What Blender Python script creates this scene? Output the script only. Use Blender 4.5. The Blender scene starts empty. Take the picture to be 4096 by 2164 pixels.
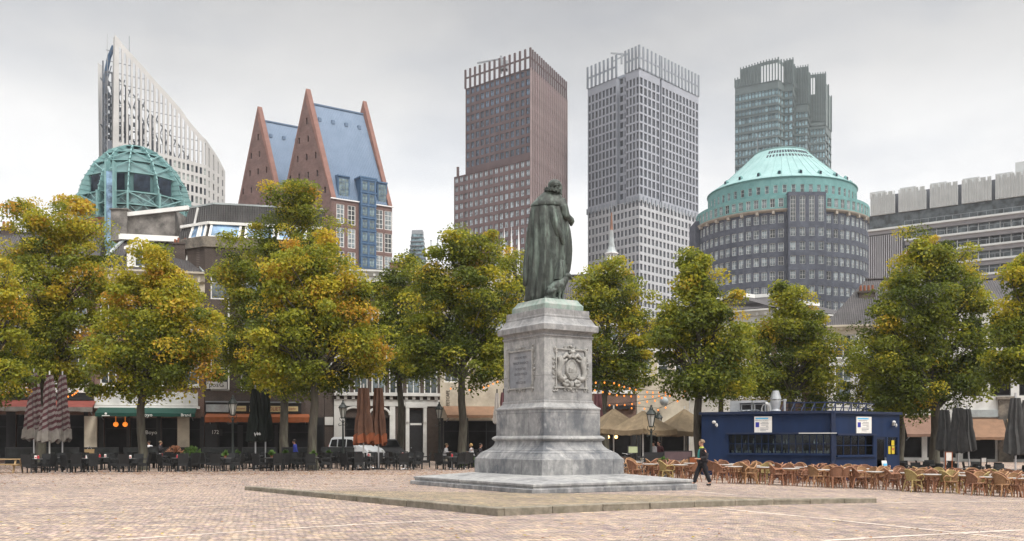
import bpy, math, random
import numpy as np
from math import radians as R, sin, cos, pi, atan2, sqrt
from mathutils import Matrix, Vector
S=bpy.context.scene; COL=S.collection
F=3900.0; HZ=1760.0; CH=1.75          # focal length and horizon of the view in photo pixels, eye height in metres
def PX(px,D): return (px-2048)/F*D
def PZ(py,D): return CH+(HZ-py)/F*D
def sst(a,b,x):
    t=min(1,max(0,(x-a)/(b-a))); return t*t*(3-2*t)
def G(x,y):
    """height of the gently cambered square"""
    s=2.2*math.log1p(math.exp(min(30,(x-6)/2.2)))
    return -.034*min(s,26)*(1-sst(50,72,y))
rnd=random.Random(7)
# ------------------------------------------------------------------ materials
def nt_new(name):
    m=bpy.data.materials.new(name); m.use_nodes=True
    nt=m.node_tree; return m,nt,nt.nodes['Principled BSDF']
def N(nt,t,**k):
    n=nt.nodes.new(t)
    for a,b in k.items():
        if a[0]=='i' and a[1:].isdigit(): n.inputs[int(a[1:])].default_value=b
        elif a in ('Scale','Detail','Roughness','Strength','Distance','Fac'): n.inputs[a].default_value=b
        else: setattr(n,a,b)
    return n
def ramp(nt,src,stops):
    r=nt.nodes.new('ShaderNodeValToRGB'); e=r.color_ramp.elements
    while len(e)<len(stops): e.new(.5)
    for i,(p,c) in enumerate(stops):
        e[i].position=p; e[i].color=(*c,1) if len(c)==3 else c
    nt.links.new(src,r.inputs[0]); return r.outputs[0]
def mixc(nt,a,b,fac,mode='MIX'):
    m=nt.nodes.new('ShaderNodeMix'); m.data_type='RGBA'; m.blend_type=mode
    for v,s in ((fac,m.inputs[0]),(a,m.inputs[6]),(b,m.inputs[7])):
        if isinstance(v,(int,float)): s.default_value=v
        elif isinstance(v,tuple): s.default_value=(*v,1)
        else: nt.links.new(v,s)
    return m.outputs[2]
def vec(nt,scale=(1,1,1),rot=(0,0,0),coord='Object'):
    t=nt.nodes.new('ShaderNodeTexCoord'); mp=nt.nodes.new('ShaderNodeMapping')
    mp.inputs['Scale'].default_value=scale; mp.inputs['Rotation'].default_value=rot
    nt.links.new(t.outputs[coord],mp.inputs[0]); return mp.outputs[0]
def noise(nt,v,scale,detail=5,rough=.6):
    n=N(nt,'ShaderNodeTexNoise',Scale=scale,Detail=detail,Roughness=rough)
    nt.links.new(v,n.inputs['Vector']); return n.outputs['Fac']
def bump(nt,bs,h,strength,dist):
    b=N(nt,'ShaderNodeBump',Strength=strength,Distance=dist)
    nt.links.new(h,b.inputs['Height']); nt.links.new(b.outputs[0],bs.inputs['Normal'])
def mat(name,col,rough=.75,var=.2,scale=2.0,bmp=.0,metal=0.,spec=.35,stretch=(1,1,1),rv=0.,stain=None,sscale=.6):
    m,nt,b=nt_new(name); v=vec(nt,stretch)
    n=noise(nt,v,scale)
    lo=tuple(c*(1-var) for c in col); hi=tuple(min(1,c*(1+var)) for c in col)
    c=ramp(nt,n,[(.3,lo),(.7,hi)])
    if stain:
        n2=noise(nt,v,sscale,7,.7); f=ramp(nt,n2,[(.45,(0,0,0)),(.65,(1,1,1))])
        c=mixc(nt,c,stain,f)
    if rv:
        oi=nt.nodes.new('ShaderNodeObjectInfo')
        f=ramp(nt,oi.outputs['Random'],[(0,(1-rv,)*3),(1,(1+rv,)*3)])
        c=mixc(nt,c,f,1.,'MULTIPLY')
    nt.links.new(c,b.inputs['Base Color'])
    b.inputs['Roughness'].default_value=rough; b.inputs['Metallic'].default_value=metal
    b.inputs['Specular IOR Level'].default_value=spec
    if bmp: bump(nt,b,noise(nt,v,scale*4),bmp,.03)
    return m
def brick(name,c1,c2,mortar,w=.22,h=.075,rough=.85,rot=(R(90),0,0),var=.25,ms=.012):
    m,nt,b=nt_new(name); v=vec(nt,(1,1,1))
    sx=nt.nodes.new('ShaderNodeSeparateXYZ'); cx=nt.nodes.new('ShaderNodeCombineXYZ'); nt.links.new(v,sx.inputs[0])
    ad=N(nt,'ShaderNodeMath',operation='ADD'); nt.links.new(sx.outputs[0],ad.inputs[0]); nt.links.new(sx.outputs[1],ad.inputs[1])
    nt.links.new(ad.outputs[0],cx.inputs[0]); nt.links.new(sx.outputs[2],cx.inputs[1])
    bt=nt.nodes.new('ShaderNodeTexBrick'); nt.links.new(cx.outputs[0],bt.inputs['Vector'])
    bt.inputs['Color1'].default_value=(*c1,1); bt.inputs['Color2'].default_value=(*c2,1); bt.inputs['Mortar'].default_value=(*mortar,1)
    bt.inputs['Scale'].default_value=1; bt.inputs['Brick Width'].default_value=w; bt.inputs['Row Height'].default_value=h; bt.inputs['Mortar Size'].default_value=ms
    n=noise(nt,v,.7,6); f=ramp(nt,n,[(.3,(1-var,)*3),(.7,(1+var,)*3)])
    nt.links.new(mixc(nt,bt.outputs[0],f,1.,'MULTIPLY'),b.inputs['Base Color']); b.inputs['Roughness'].default_value=rough
    b.inputs['Specular IOR Level'].default_value=.25
    return m
def glass(name,col,rough=.12,rv=.35,spec=.6):
    m,nt,b=nt_new(name); v=vec(nt,(1,1,1))
    oi=nt.nodes.new('ShaderNodeObjectInfo')
    f=ramp(nt,oi.outputs['Random'],[(0,(1-rv,)*3),(1,(1+rv,)*3)])
    n=ramp(nt,noise(nt,v,.8,3),[(.35,(.4,)*3),(.65,(1.8,)*3)])
    nt.links.new(mixc(nt,mixc(nt,col,f,1.,'MULTIPLY'),n,1.,'MULTIPLY'),b.inputs['Base Color'])
    b.inputs['Roughness'].default_value=rough; b.inputs['Specular IOR Level'].default_value=spec
    return m
def emis(name,col,st):
    m,nt,b=nt_new(name); b.inputs['Base Color'].default_value=(*col,1)
    b.inputs['Emission Color'].default_value=(*col,1); b.inputs['Emission Strength'].default_value=st; return m
def tiles(name,col,w=.25,h=.33,coord='UV'):
    m,nt,b=nt_new(name); v=vec(nt,(1,1,1),(0,0,0),'Object')
    n=noise(nt,v,.8,6); c=ramp(nt,n,[(.3,tuple(x*.65 for x in col)),(.7,tuple(x*1.35 for x in col))])
    wv=N(nt,'ShaderNodeTexWave',wave_type='BANDS',bands_direction='X',Scale=1/w/6.28*2*pi/1.0*.5); nt.links.new(v,wv.inputs[0])
    wz=N(nt,'ShaderNodeTexWave',wave_type='BANDS',bands_direction='Z',wave_profile='SAW',Scale=1/h*.5); nt.links.new(v,wz.inputs[0])
    mm=N(nt,'ShaderNodeMath',operation='ADD'); nt.links.new(wv.outputs[1],mm.inputs[0]); nt.links.new(wz.outputs[1],mm.inputs[1])
    nt.links.new(c,b.inputs['Base Color']); b.inputs['Roughness'].default_value=.6
    bump(nt,b,mm.outputs[0],1.,.06); return m
# paving
def paving():
    m,nt,b=nt_new('brick_paving'); v0=vec(nt,(1,1,1),(0,0,R(33)))
    wn=N(nt,'ShaderNodeTexNoise',Scale=1.3,Detail=4); nt.links.new(v0,wn.inputs['Vector']); ws=N(nt,'ShaderNodeVectorMath',operation='SCALE'); nt.links.new(wn.outputs['Color'],ws.inputs[0]); ws.inputs['Scale'].default_value=.22
    wa=N(nt,'ShaderNodeVectorMath',operation='ADD'); nt.links.new(v0,wa.inputs[0]); nt.links.new(ws.outputs[0],wa.inputs[1]); v=wa.outputs[0]
    bt=nt.nodes.new('ShaderNodeTexBrick'); nt.links.new(v,bt.inputs['Vector'])
    for k,x in (('Color1',(.53,.435,.365)),('Color2',(.255,.212,.198)),('Mortar',(.06,.052,.048))): bt.inputs[k].default_value=(*x,1)
    for k,x in (('Scale',1),('Brick Width',.19),('Row Height',.088),('Mortar Size',.010),('Bias',-.05)): bt.inputs[k].default_value=x
    # per-stone tint: cell noise over a grid of about one stone
    vo=N(nt,'ShaderNodeTexVoronoi',Scale=7.5); nt.links.new(v,vo.inputs['Vector'])
    tint=ramp(nt,vo.outputs['Color'],[(.0,(.62,.60,.68)),(.3,(1.0,.92,.98)),(.5,(.86,.89,.88)),(.75,(1.14,1.06,.93)),(1,(1.45,1.36,1.08))])
    c=mixc(nt,bt.outputs[0],tint,1.,'MULTIPLY')
    vo2=N(nt,'ShaderNodeTexVoronoi',Scale=1.7); nt.links.new(v,vo2.inputs['Vector'])
    c=mixc(nt,c,ramp(nt,vo2.outputs['Color'],[(0,(.93,.92,.95)),(1,(1.06,1.05,1.02))]),1.,'MULTIPLY')
    fine=ramp(nt,noise(nt,v,2.6,8,.8),[(.3,(.62,.60,.62)),(.5,(1,1,1)),(.7,(1.32,1.27,1.15))]); c=mixc(nt,c,fine,1.,'MULTIPLY')
    big=ramp(nt,noise(nt,v,.16,7,.65),[(.3,(.70,.70,.71)),(.55,(1,1,1)),(.75,(1.14,1.1,1.04))])
    c=mixc(nt,c,big,1.,'MULTIPLY')
    # damp streaks running along the laying direction
    v3=vec(nt,(.35,2.2,1),(0,0,R(33))); c=mixc(nt,c,ramp(nt,noise(nt,v3,.9,5),[(.35,(.8,.8,.82)),(.6,(1.05,1.04,1.02))]),1.,'MULTIPLY')
    nt.links.new(c,b.inputs['Base Color']); b.inputs['Roughness'].default_value=.72; b.inputs['Specular IOR Level'].default_value=.3
    bump(nt,b,bt.outputs['Fac'],-.5,.02); return m
MT={}
MT['paving']=paving()
def paving2():
    m=MT['paving'].copy(); m.name='mossy_paving'; nt=m.node_tree
    b=nt.nodes['Principled BSDF']; src=b.inputs['Base Color'].links[0].from_socket
    v=vec(nt,(1,1,1)); f=ramp(nt,noise(nt,v,.8,6),[(.3,(.74,.78,.62)),(.75,(.92,.92,.82))])
    nt.links.new(mixc(nt,src,f,1.,'MULTIPLY'),b.inputs['Base Color']); return m
MT['paving2']=paving2()
MT['line']=mat('pale_brick_line',(.58,.50,.43),.7,.3,9,stain=(.36,.29,.25),sscale=2.2)
MT['kerb']=mat('kerb_stone',(.21,.185,.145),.8,.3,5,.5,stain=(.12,.11,.08),sscale=1.5)
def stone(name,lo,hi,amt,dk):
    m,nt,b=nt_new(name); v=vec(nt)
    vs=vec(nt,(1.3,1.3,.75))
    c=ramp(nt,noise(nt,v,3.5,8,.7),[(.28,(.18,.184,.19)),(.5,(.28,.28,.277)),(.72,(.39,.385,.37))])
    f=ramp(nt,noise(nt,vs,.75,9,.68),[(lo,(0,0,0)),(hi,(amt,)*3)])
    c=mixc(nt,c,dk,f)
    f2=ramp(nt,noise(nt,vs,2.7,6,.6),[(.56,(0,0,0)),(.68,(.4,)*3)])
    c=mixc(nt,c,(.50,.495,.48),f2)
    # stone blocks: joints
    sx=nt.nodes.new('ShaderNodeSeparateXYZ'); cx=nt.nodes.new('ShaderNodeCombineXYZ'); nt.links.new(v,sx.inputs[0])
    ad=N(nt,'ShaderNodeMath',operation='ADD'); nt.links.new(sx.outputs[0],ad.inputs[0]); nt.links.new(sx.outputs[1],ad.inputs[1])
    nt.links.new(ad.outputs[0],cx.inputs[0]); nt.links.new(sx.outputs[2],cx.inputs[1])
    bt=nt.nodes.new('ShaderNodeTexBrick'); nt.links.new(cx.outputs[0],bt.inputs['Vector'])
    for k,x in (('Color1',(1.04,1.04,1.04)),('Color2',(.88,.88,.9)),('Mortar',(.35,.34,.33))): bt.inputs[k].default_value=(*x,1)
    for k,x in (('Scale',1),('Brick Width',1.9),('Row Height',1.37),('Mortar Size',.006)): bt.inputs[k].default_value=x
    c=mixc(nt,c,bt.outputs[0],1.,'MULTIPLY')
    nt.links.new(c,b.inputs['Base Color']); b.inputs['Roughness'].default_value=.7; b.inputs['Specular IOR Level'].default_value=.3
    bump(nt,b,noise(nt,v,14,6),.35,.02); return m
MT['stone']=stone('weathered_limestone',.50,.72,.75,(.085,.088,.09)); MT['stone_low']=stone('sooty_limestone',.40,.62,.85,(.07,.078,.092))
MT['stone_dark']=mat('dark_bluestone_panel',(.17,.18,.20),.5,.2,4,stain=(.27,.27,.28),sscale=1.2)
MT['relief']=mat('carved_limestone',(.32,.315,.30),.75,.18,7,.3,stain=(.2,.2,.19),sscale=2.2)
def bronze():
    m,nt,b=nt_new('patinated_bronze'); v=vec(nt); vs=vec(nt,(3.2,3.2,.5))
    c=ramp(nt,noise(nt,v,3,8,.7),[(.3,(.016,.02,.018)),(.55,(.038,.047,.041)),(.75,(.08,.10,.088))])
    f=ramp(nt,noise(nt,vs,1.3,8,.7),[(.48,(0,0,0)),(.7,(1,1,1))])
    c=mixc(nt,c,(.165,.215,.183),f)
    f=ramp(nt,noise(nt,vs,2.1,8,.7),[(.5,(0,0,0)),(.64,(.9,)*3)])
    c=mixc(nt,c,(.032,.034,.03),f)
    nt.links.new(c,b.inputs['Base Color']); b.inputs['Roughness'].default_value=.55; b.inputs['Metallic'].default_value=.25
    bump(nt,b,noise(nt,v,9,6),.4,.04); return m
MT['bronze']=bronze()
MT['bronze_pl']=mat('green_bronze_base',(.20,.26,.23),.6,.25,3,.3,stain=(.33,.34,.32),sscale=1.3,stretch=(2,2,1))
# ------------------------------------------------------------------ mesh builder
class MB:
    def __init__(s): s.v=[]; s.f=[]; s.mi=[]; s.cur=0; s.T=None
    def add(s,vs,fs):
        o=len(s.v)
        if s.T is not None: vs=[tuple(s.T@Vector(p)) for p in vs]
        s.v+=[tuple(p) for p in vs]; s.f+=[tuple(i+o for i in f) for f in fs]; s.mi+=[s.cur]*len(fs); return s
    def box(s,x0,x1,y0,y1,z0,z1):
        return s.add([(x0,y0,z0),(x1,y0,z0),(x1,y1,z0),(x0,y1,z0),(x0,y0,z1),(x1,y0,z1),(x1,y1,z1),(x0,y1,z1)],
              [(0,3,2,1),(4,5,6,7),(0,1,5,4),(1,2,6,5),(2,3,7,6),(3,0,4,7)])
    def bar(s,a,b,w,h=None):
        """square-section bar from a to b"""
        h=h or w; a=Vector(a); b=Vector(b); d=(b-a).normalized()
        u=d.cross(Vector((0,0,1))); u=u.normalized() if u.length>1e-4 else Vector((1,0,0)); w2=u.cross(d)
        P=[]
        for p in (a,b):
            for i,j in ((-1,-1),(1,-1),(1,1),(-1,1)): P.append(tuple(p+u*(w/2*i)+w2*(h/2*j)))
        return s.add(P,[(0,3,2,1),(4,5,6,7),(0,1,5,4),(1,2,6,5),(2,3,7,6),(3,0,4,7)])
    def quad(s,a,b,c,d): return s.add([a,b,c,d],[(0,1,2,3)])
    def tri(s,a,b,c): return s.add([a,b,c],[(0,1,2)])
    def tube(s,pts,r,n=6,caps=True):
        pts=[Vector(p) for p in pts]; rs=r if isinstance(r,(list,tuple)) else [r]*len(pts)
        V=[];Fc=[]; up=None
        for i,p in enumerate(pts):
            d=(pts[min(i+1,len(pts)-1)]-pts[max(i-1,0)])
            d=d.normalized() if d.length>1e-9 else Vector((0,0,1))
            if up is None:
                up=d.cross(Vector((0,0,1)));
                if up.length<1e-3: up=Vector((1,0,0))
            up=(up-d*up.dot(d)).normalized(); w=d.cross(up)
            for k in range(n):
                a=2*pi*k/n; V.append(tuple(p+up*(cos(a)*rs[i])+w*(sin(a)*rs[i])))
        for i in range(len(pts)-1):
            for k in range(n):
                Fc.append((i*n+k,i*n+(k+1)%n,(i+1)*n+(k+1)%n,(i+1)*n+k))
        if caps: Fc+= [tuple(range(n-1,-1,-1)),tuple((len(pts)-1)*n+k for k in range(n))]
        return s.add(V,Fc)
    def cyl(s,c,r,z0,z1,n=12,r1=None): return s.tube([(c[0],c[1],z0),(c[0],c[1],z1)],[r,r if r1 is None else r1],n)
    def lathe(s,prof,n=16,c=(0,0),a0=0,a1=2*pi,sq=1.):
        full=abs(a1-a0-2*pi)<1e-6; m=n if full else n+1; V=[];Fc=[]
        for r,z in prof:
            for k in range(m):
                a=a0+(a1-a0)*k/n; V.append((c[0]+r*cos(a),c[1]+r*sin(a)*sq,z))
        for i in range(len(prof)-1):
            for k in range(n):
                k2=(k+1)%m; Fc.append((i*m+k,i*m+k2,(i+1)*m+k2,(i+1)*m+k))
        if full:
            if prof[0][0]>1e-4: Fc.append(tuple(range(m-1,-1,-1)))
            if prof[-1][0]>1e-4: Fc.append(tuple((len(prof)-1)*m+k for k in range(m)))
        return s.add(V,Fc)
    def sphere(s,c,r,n=10,m=7):
        rx,ry,rz=r if isinstance(r,tuple) else (r,r,r); V=[];Fc=[]
        for i in range(m+1):
            t=pi*i/m
            for k in range(n): V.append((c[0]+rx*sin(t)*cos(2*pi*k/n),c[1]+ry*sin(t)*sin(2*pi*k/n),c[2]-rz*cos(t)))
        for i in range(m):
            for k in range(n): Fc.append((i*n+k,i*n+(k+1)%n,(i+1)*n+(k+1)%n,(i+1)*n+k))
        return s.add(V,Fc)
    def loft(s,rings,caps=True):
        n=len(rings[0]); V=[p for r in rings for p in r]; Fc=[]
        for i in range(len(rings)-1):
            for k in range(n): Fc.append((i*n+k,i*n+(k+1)%n,(i+1)*n+(k+1)%n,(i+1)*n+k))
        if caps: Fc+=[tuple(range(n-1,-1,-1)),tuple((len(rings)-1)*n+k for k in range(n))]
        return s.add(V,Fc)
    def prism(s,poly,z0,z1):
        n=len(poly); V=[(x,y,z0) for x,y in poly]+[(x,y,z1) for x,y in poly]
        return s.add(V,[tuple(range(n-1,-1,-1)),tuple(range(n,2*n))]+[(i,(i+1)%n,n+(i+1)%n,n+i) for i in range(n)])
    def prismy(s,poly,y0,y1):
        n=len(poly); V=[(x,y0,z) for x,z in poly]+[(x,y1,z) for x,z in poly]
        return s.add(V,[tuple(range(n)),tuple(range(2*n-1,n-1,-1))]+[(i,n+i,n+(i+1)%n,(i+1)%n) for i in range(n)])
    def prismx(s,poly,x0,x1):
        n=len(poly); V=[(x0,y,z) for y,z in poly]+[(x1,y,z) for y,z in poly]
        return s.add(V,[tuple(range(n)),tuple(range(2*n-1,n-1,-1))]+[(i,n+i,n+(i+1)%n,(i+1)%n) for i in range(n)])
    def mesh(s,name,mats,smooth=None):
        me=bpy.data.meshes.new(name); me.from_pydata(s.v,[],s.f)
        for m in (mats if isinstance(mats,(list,tuple)) else [mats]): me.materials.append(MT[m] if isinstance(m,str) else m)
        if any(s.mi): me.polygons.foreach_set('material_index',s.mi)
        if smooth is not None:
            me.polygons.foreach_set('use_smooth',[True]*len(me.polygons))
            if smooth>0: me.set_sharp_from_angle(angle=R(smooth))
        me.update(); return me
    def build(s,name,mats,parent=None,smooth=None,loc=(0,0,0),rz=0):
        return link(name,s.mesh(name,mats,smooth),parent,loc,rz)
def link(name,me,parent=None,loc=(0,0,0),rz=0):
    o=bpy.data.objects.new(name,me); COL.objects.link(o); o.location=loc; o.rotation_euler=(0,0,rz)
    if parent is not None: o.parent=parent
    return o
def tag(o,label=None,cat=None,group=None,kind=None):
    for k,v in (('label',label),('category',cat),('group',group),('kind',kind)):
        if v: o[k]=v
    return o
def thing(name,label,cat,loc=(0,0,0),rz=0,group=None):
    o=bpy.data.objects.new(name,None); COL.objects.link(o); o.location=loc; o.rotation_euler=(0,0,rz)
    o.empty_display_size=.2
    return tag(o,label,cat,group)
KIDS={}
def kids(o): return [c for c in bpy.data.objects if c.parent==o]
def tree_of(o):
    if o.name not in KIDS: KIDS[o.name]=[(c,[g for g in kids(c)]) for c in kids(o)]
    return KIDS[o.name]
def dup(root,loc,rz=0,label=None,group=None,sc=None):
    r=root.copy(); COL.objects.link(r); r.location=loc; r.rotation_euler=(0,0,rz)
    if label: r['label']=label
    if group: r['group']=group
    if sc: r.scale=(sc,sc,sc)
    for c,gs in tree_of(root):
        d=c.copy(); COL.objects.link(d); d.parent=r
        for g in gs:
            e=g.copy(); COL.objects.link(e); e.parent=d
    return r
ORD=['','first','second','third','fourth','fifth','sixth','seventh','eighth','ninth','tenth','eleventh','twelfth','thirteenth','fourteenth','fifteenth','sixteenth','seventeenth','eighteenth','nineteenth','twentieth']
TENS={20:'twenty',30:'thirty',40:'forty',50:'fifty'}
def ordw(n):
    if n<=20: return ORD[n]
    t=n//10*10
    if n%10: return TENS[t]+'-'+ORD[n%10]
    return TENS[t][:-1]+'ieth'
def text(name,body,size,parent,loc,rot,mt,ext=.004,align='CENTER',sx=1.):
    c=bpy.data.curves.new(name,'FONT'); c.body=body; c.size=size; c.align_x=align; c.align_y='CENTER'; c.extrude=ext
    c.resolution_u=2
    c.materials.append(MT[mt] if isinstance(mt,str) else mt)
    t=bpy.data.objects.new(name,c); COL.objects.link(t); dg=bpy.context.evaluated_depsgraph_get(); me=bpy.data.meshes.new_from_object(t.evaluated_get(dg)); bpy.data.objects.remove(t)
    o=link(name,me,parent,loc); o.rotation_euler=rot; o.scale=(sx,1,1); return o
# wall with real openings; fm(u,z,d) maps to a point (d = depth behind the face)
def wallgrid(mb,u0,u1,z0,z1,ops,fm,dep,ucuts=(),reveal=True):
    ops=[o for o in ops if o[0]>=u0-1e-4 and o[1]<=u1+1e-4 and o[2]>=z0-1e-4 and o[3]<=z1+1e-4]
    us=sorted({round(x,4) for x in [u0,u1,*ucuts]+[o[0] for o in ops]+[o[1] for o in ops] if u0-1e-6<=x<=u1+1e-6})
    zs=sorted({round(x,4) for x in [z0,z1]+[o[2] for o in ops]+[o[3] for o in ops] if z0-1e-6<=x<=z1+1e-6})
    ui={x:i for i,x in enumerate(us)}; zi={x:i for i,x in enumerate(zs)}
    hole=np.zeros((len(us),len(zs)),bool)
    for a,b,c,d in ops:
        hole[ui[round(a,4)]:ui[round(b,4)],zi[round(c,4)]:zi[round(d,4)]]=True
        if reveal:
            mb.quad(fm(a,c,0),fm(b,c,0),fm(b,c,dep),fm(a,c,dep)); mb.quad(fm(a,d,0),fm(a,d,dep),fm(b,d,dep),fm(b,d,0))
            mb.quad(fm(a,c,0),fm(a,c,dep),fm(a,d,dep),fm(a,d,0)); mb.quad(fm(b,c,0),fm(b,d,0),fm(b,d,dep),fm(b,c,dep))
    brk={round(x,4) for x in ucuts}
    for j in range(len(zs)-1):
        i=0
        while i<len(us)-1:
            if hole[i,j]: i+=1; continue
            k=i+1
            while k<len(us)-1 and not hole[k,j] and us[k] not in brk: k+=1
            mb.quad(fm(us[i],zs[j],0),fm(us[k],zs[j],0),fm(us[k],zs[j+1],0),fm(us[i],zs[j+1],0)); i=k
def many(parent,name,meshes,places,cap=100):
    """places: (loc, rz, mesh index). The first `cap` are parts of their own, the rest one mass."""
    for loc,rz,k in places[:cap]: link(name,meshes[k],parent,loc,rz)
    rest=places[cap:]
    if rest:
        V=[];Fc=[];MI=[]; mats=[]
        for m in meshes:
            for x in m.materials:
                if x not in mats: mats.append(x)
        data=[(np.array([v.co for v in m.vertices]),[tuple(p.vertices) for p in m.polygons],[mats.index(m.materials[p.material_index]) for p in m.polygons]) for m in meshes]
        for loc,rz,k in rest:
            v,f,mi=data[k]; o=len(V); c,s=cos(rz),sin(rz)
            V+=[(loc[0]+c*a-s*b,loc[1]+s*a+c*b,loc[2]+z) for a,b,z in v]; Fc+=[tuple(i+o for i in q) for q in f]; MI+=mi
        me=bpy.data.meshes.new(name); me.from_pydata(V,[],Fc)
        for x in mats: me.materials.append(x)
        me.polygons.foreach_set('material_index',MI)
        o=link(name,me,parent); o['kind']='stuff'
# ------------------------------------------------------------------ camera, sky, sun
cam=bpy.data.cameras.new('camera'); cam.sensor_width=36; cam.lens=36*F/4096; cam.shift_y=(HZ-1082)/4096; cam.clip_end=5000; cam.clip_start=.1
co=bpy.data.objects.new('camera',cam); COL.objects.link(co); co.location=(0,0,CH); co.rotation_euler=(R(90),0,0); S.camera=co
SUN_EL,SUN_AZ=R(52),R(140)      # azimuth clockwise from +Y: behind the viewer, to the right
W=bpy.data.worlds.new('World'); S.world=W; W.use_nodes=True; nt=W.node_tree; bg=nt.nodes['Background']
sky=nt.nodes.new('ShaderNodeTexSky'); sky.sky_type='NISHITA'; sky.sun_disc=False; sky.sun_elevation=SUN_EL; sky.sun_rotation=SUN_AZ
tc=nt.nodes.new('ShaderNodeTexCoord'); sp=nt.nodes.new('ShaderNodeSeparateXYZ'); nt.links.new(tc.outputs['Generated'],sp.inputs[0])
CL=9.  # cloud deck in sky units
el=ramp(nt,sp.outputs[2],[(.0,(1.34,)*3),(.10,(1.27,)*3),(.22,(1.14,)*3),(.29,(.99,)*3),(.34,(.79,)*3),(.42,(.60,.60,.605)),(.52,(.74,.74,.75)),(.75,(2.1,2.1,2.1)),(1.,(2.7,2.7,2.7))])
# thin and thick places in the cloud deck
mp=nt.nodes.new('ShaderNodeMapping'); mp.inputs['Scale'].default_value=(1.1,1.1,2.6); nt.links.new(tc.outputs['Generated'],mp.inputs[0])
cn=noise(nt,mp.outputs[0],2.7,8,.58)
cv=ramp(nt,cn,[(.3,(.85,.855,.87)),(.5,(1,1,1)),(.7,(1.1,1.09,1.08))])
# the veiled sun brightens the deck behind the viewer
dt=N(nt,'ShaderNodeVectorMath',operation='DOT_PRODUCT'); nt.links.new(tc.outputs['Generated'],dt.inputs[0])
dt.inputs[1].default_value=(sin(SUN_AZ)*cos(SUN_EL),cos(SUN_AZ)*cos(SUN_EL),sin(SUN_EL))
gl=ramp(nt,dt.outputs['Value'],[(0.,(1,1,1)),(.6,(1.05,1.04,1.03)),(1.,(1.9,1.84,1.75))])
deck=mixc(nt,mixc(nt,el,cv,1.,'MULTIPLY'),gl,1.,'MULTIPLY')
sc=nt.nodes.new('ShaderNodeVectorMath'); sc.operation='SCALE'; nt.links.new(deck,sc.inputs[0]); sc.inputs['Scale'].default_value=CL
cn2=noise(nt,mp.outputs[0],2.3,5,.5)
thin=ramp(nt,cn2,[(.50,(.975,)*3),(.66,(.80,)*3)])
fin=mixc(nt,sky.outputs[0],sc.outputs[0],thin)
nt.links.new(fin,bg.inputs[0]); bg.inputs[1].default_value=.1
sl=bpy.data.lights.new('sun','SUN'); sl.energy=2.3; sl.angle=R(12); sl.color=(1,.95,.88)
so=bpy.data.objects.new('sun',sl); COL.objects.link(so); so.location=(40,-60,80)
so.rotation_euler=Vector((sin(SUN_AZ)*cos(SUN_EL),cos(SUN_AZ)*cos(SUN_EL),sin(SUN_EL))).to_track_quat('Z','Y').to_euler()
S.view_settings.view_transform='Standard'; S.view_settings.look='None'; S.view_settings.gamma=1; S.view_settings.exposure=.1
S.cycles.max_bounces=5; S.cycles.diffuse_bounces=3; S.cycles.glossy_bounces=2; S.cycles.transmission_bounces=2; S.cycles.transparent_max_bounces=4
S.cycles.use_denoising=True; S.cycles.use_adaptive_sampling=True; S.cycles.adaptive_threshold=.02
# ------------------------------------------------------------------ ground
def ground():
    xs=sorted(set([-3000,-1500,-600,-300,-150,-90]+[x*2. for x in range(-35,36)]+[90,150,300,600,1500,3000]))
    ys=sorted(set([-400,-120,-40,-10]+[y*2. for y in range(2,56)]+[130,180,260,400,700,1500,4000]))
    V=[(x,y,G(x,y)) for y in ys for x in xs]; n=len(xs)
    mb=MB(); mb.add(V,[(j*n+i,j*n+i+1,(j+1)*n+i+1,(j+1)*n+i) for j in range(len(ys)-1) for i in range(n-1)])
    tag(mb.build('ground','paving',smooth=0),kind='structure')
ground()
def gp(px,py):
    """where a photo pixel meets the square"""
    D=F*CH/(py-HZ)
    for _ in range(6): D=F*(CH-G(PX(px,D),D))/(py-HZ)
    return PX(px,D),D
def line(pts,w):
    mb=MB(); q=[]
    P=[gp(*p) for p in pts]
    Q=[]
    for a,b in zip(P,P[1:]):
        k=max(1,int(math.dist(a,b)/1.0))
        Q+=[(a[0]+(b[0]-a[0])*i/k,a[1]+(b[1]-a[1])*i/k) for i in range(k)]
    Q.append(P[-1])
    for i,p in enumerate(Q):
        a=Q[max(0,i-1)]; b=Q[min(len(Q)-1,i+1)]; dx,dy=b[0]-a[0],b[1]-a[1]; l=math.hypot(dx,dy); nx,ny=-dy/l,dx/l
        ww=w*(1+.25*sin(i*1.7))
        for s_ in (-1,1):
            x,y=p[0]+nx*ww/2*s_,p[1]+ny*ww/2*s_; q.append((x,y,G(x,y)+.006))
    return mb.add(q,[(2*i,2*i+1,2*i+3,2*i+2) for i in range(len(Q)-1)])
for pts,w in (([(60,2062),(300,2050),(1057,2013)],.10),([(390,2164),(1336,2104),(1972,2072)],.13),
          ([(2867,2033),(3797,2128),(4096,2160)],.16),([(3288,2164),(3789,2136),(4096,2120)],.16),
          ([(3530,2011),(4096,2004)],.12),([(2787,1967),(3161,2001)],.14),([(1209,1961),(1600,1946)],.10)):
    tag(line(pts,w).build('paving_line','line'),kind='structure')
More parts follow.
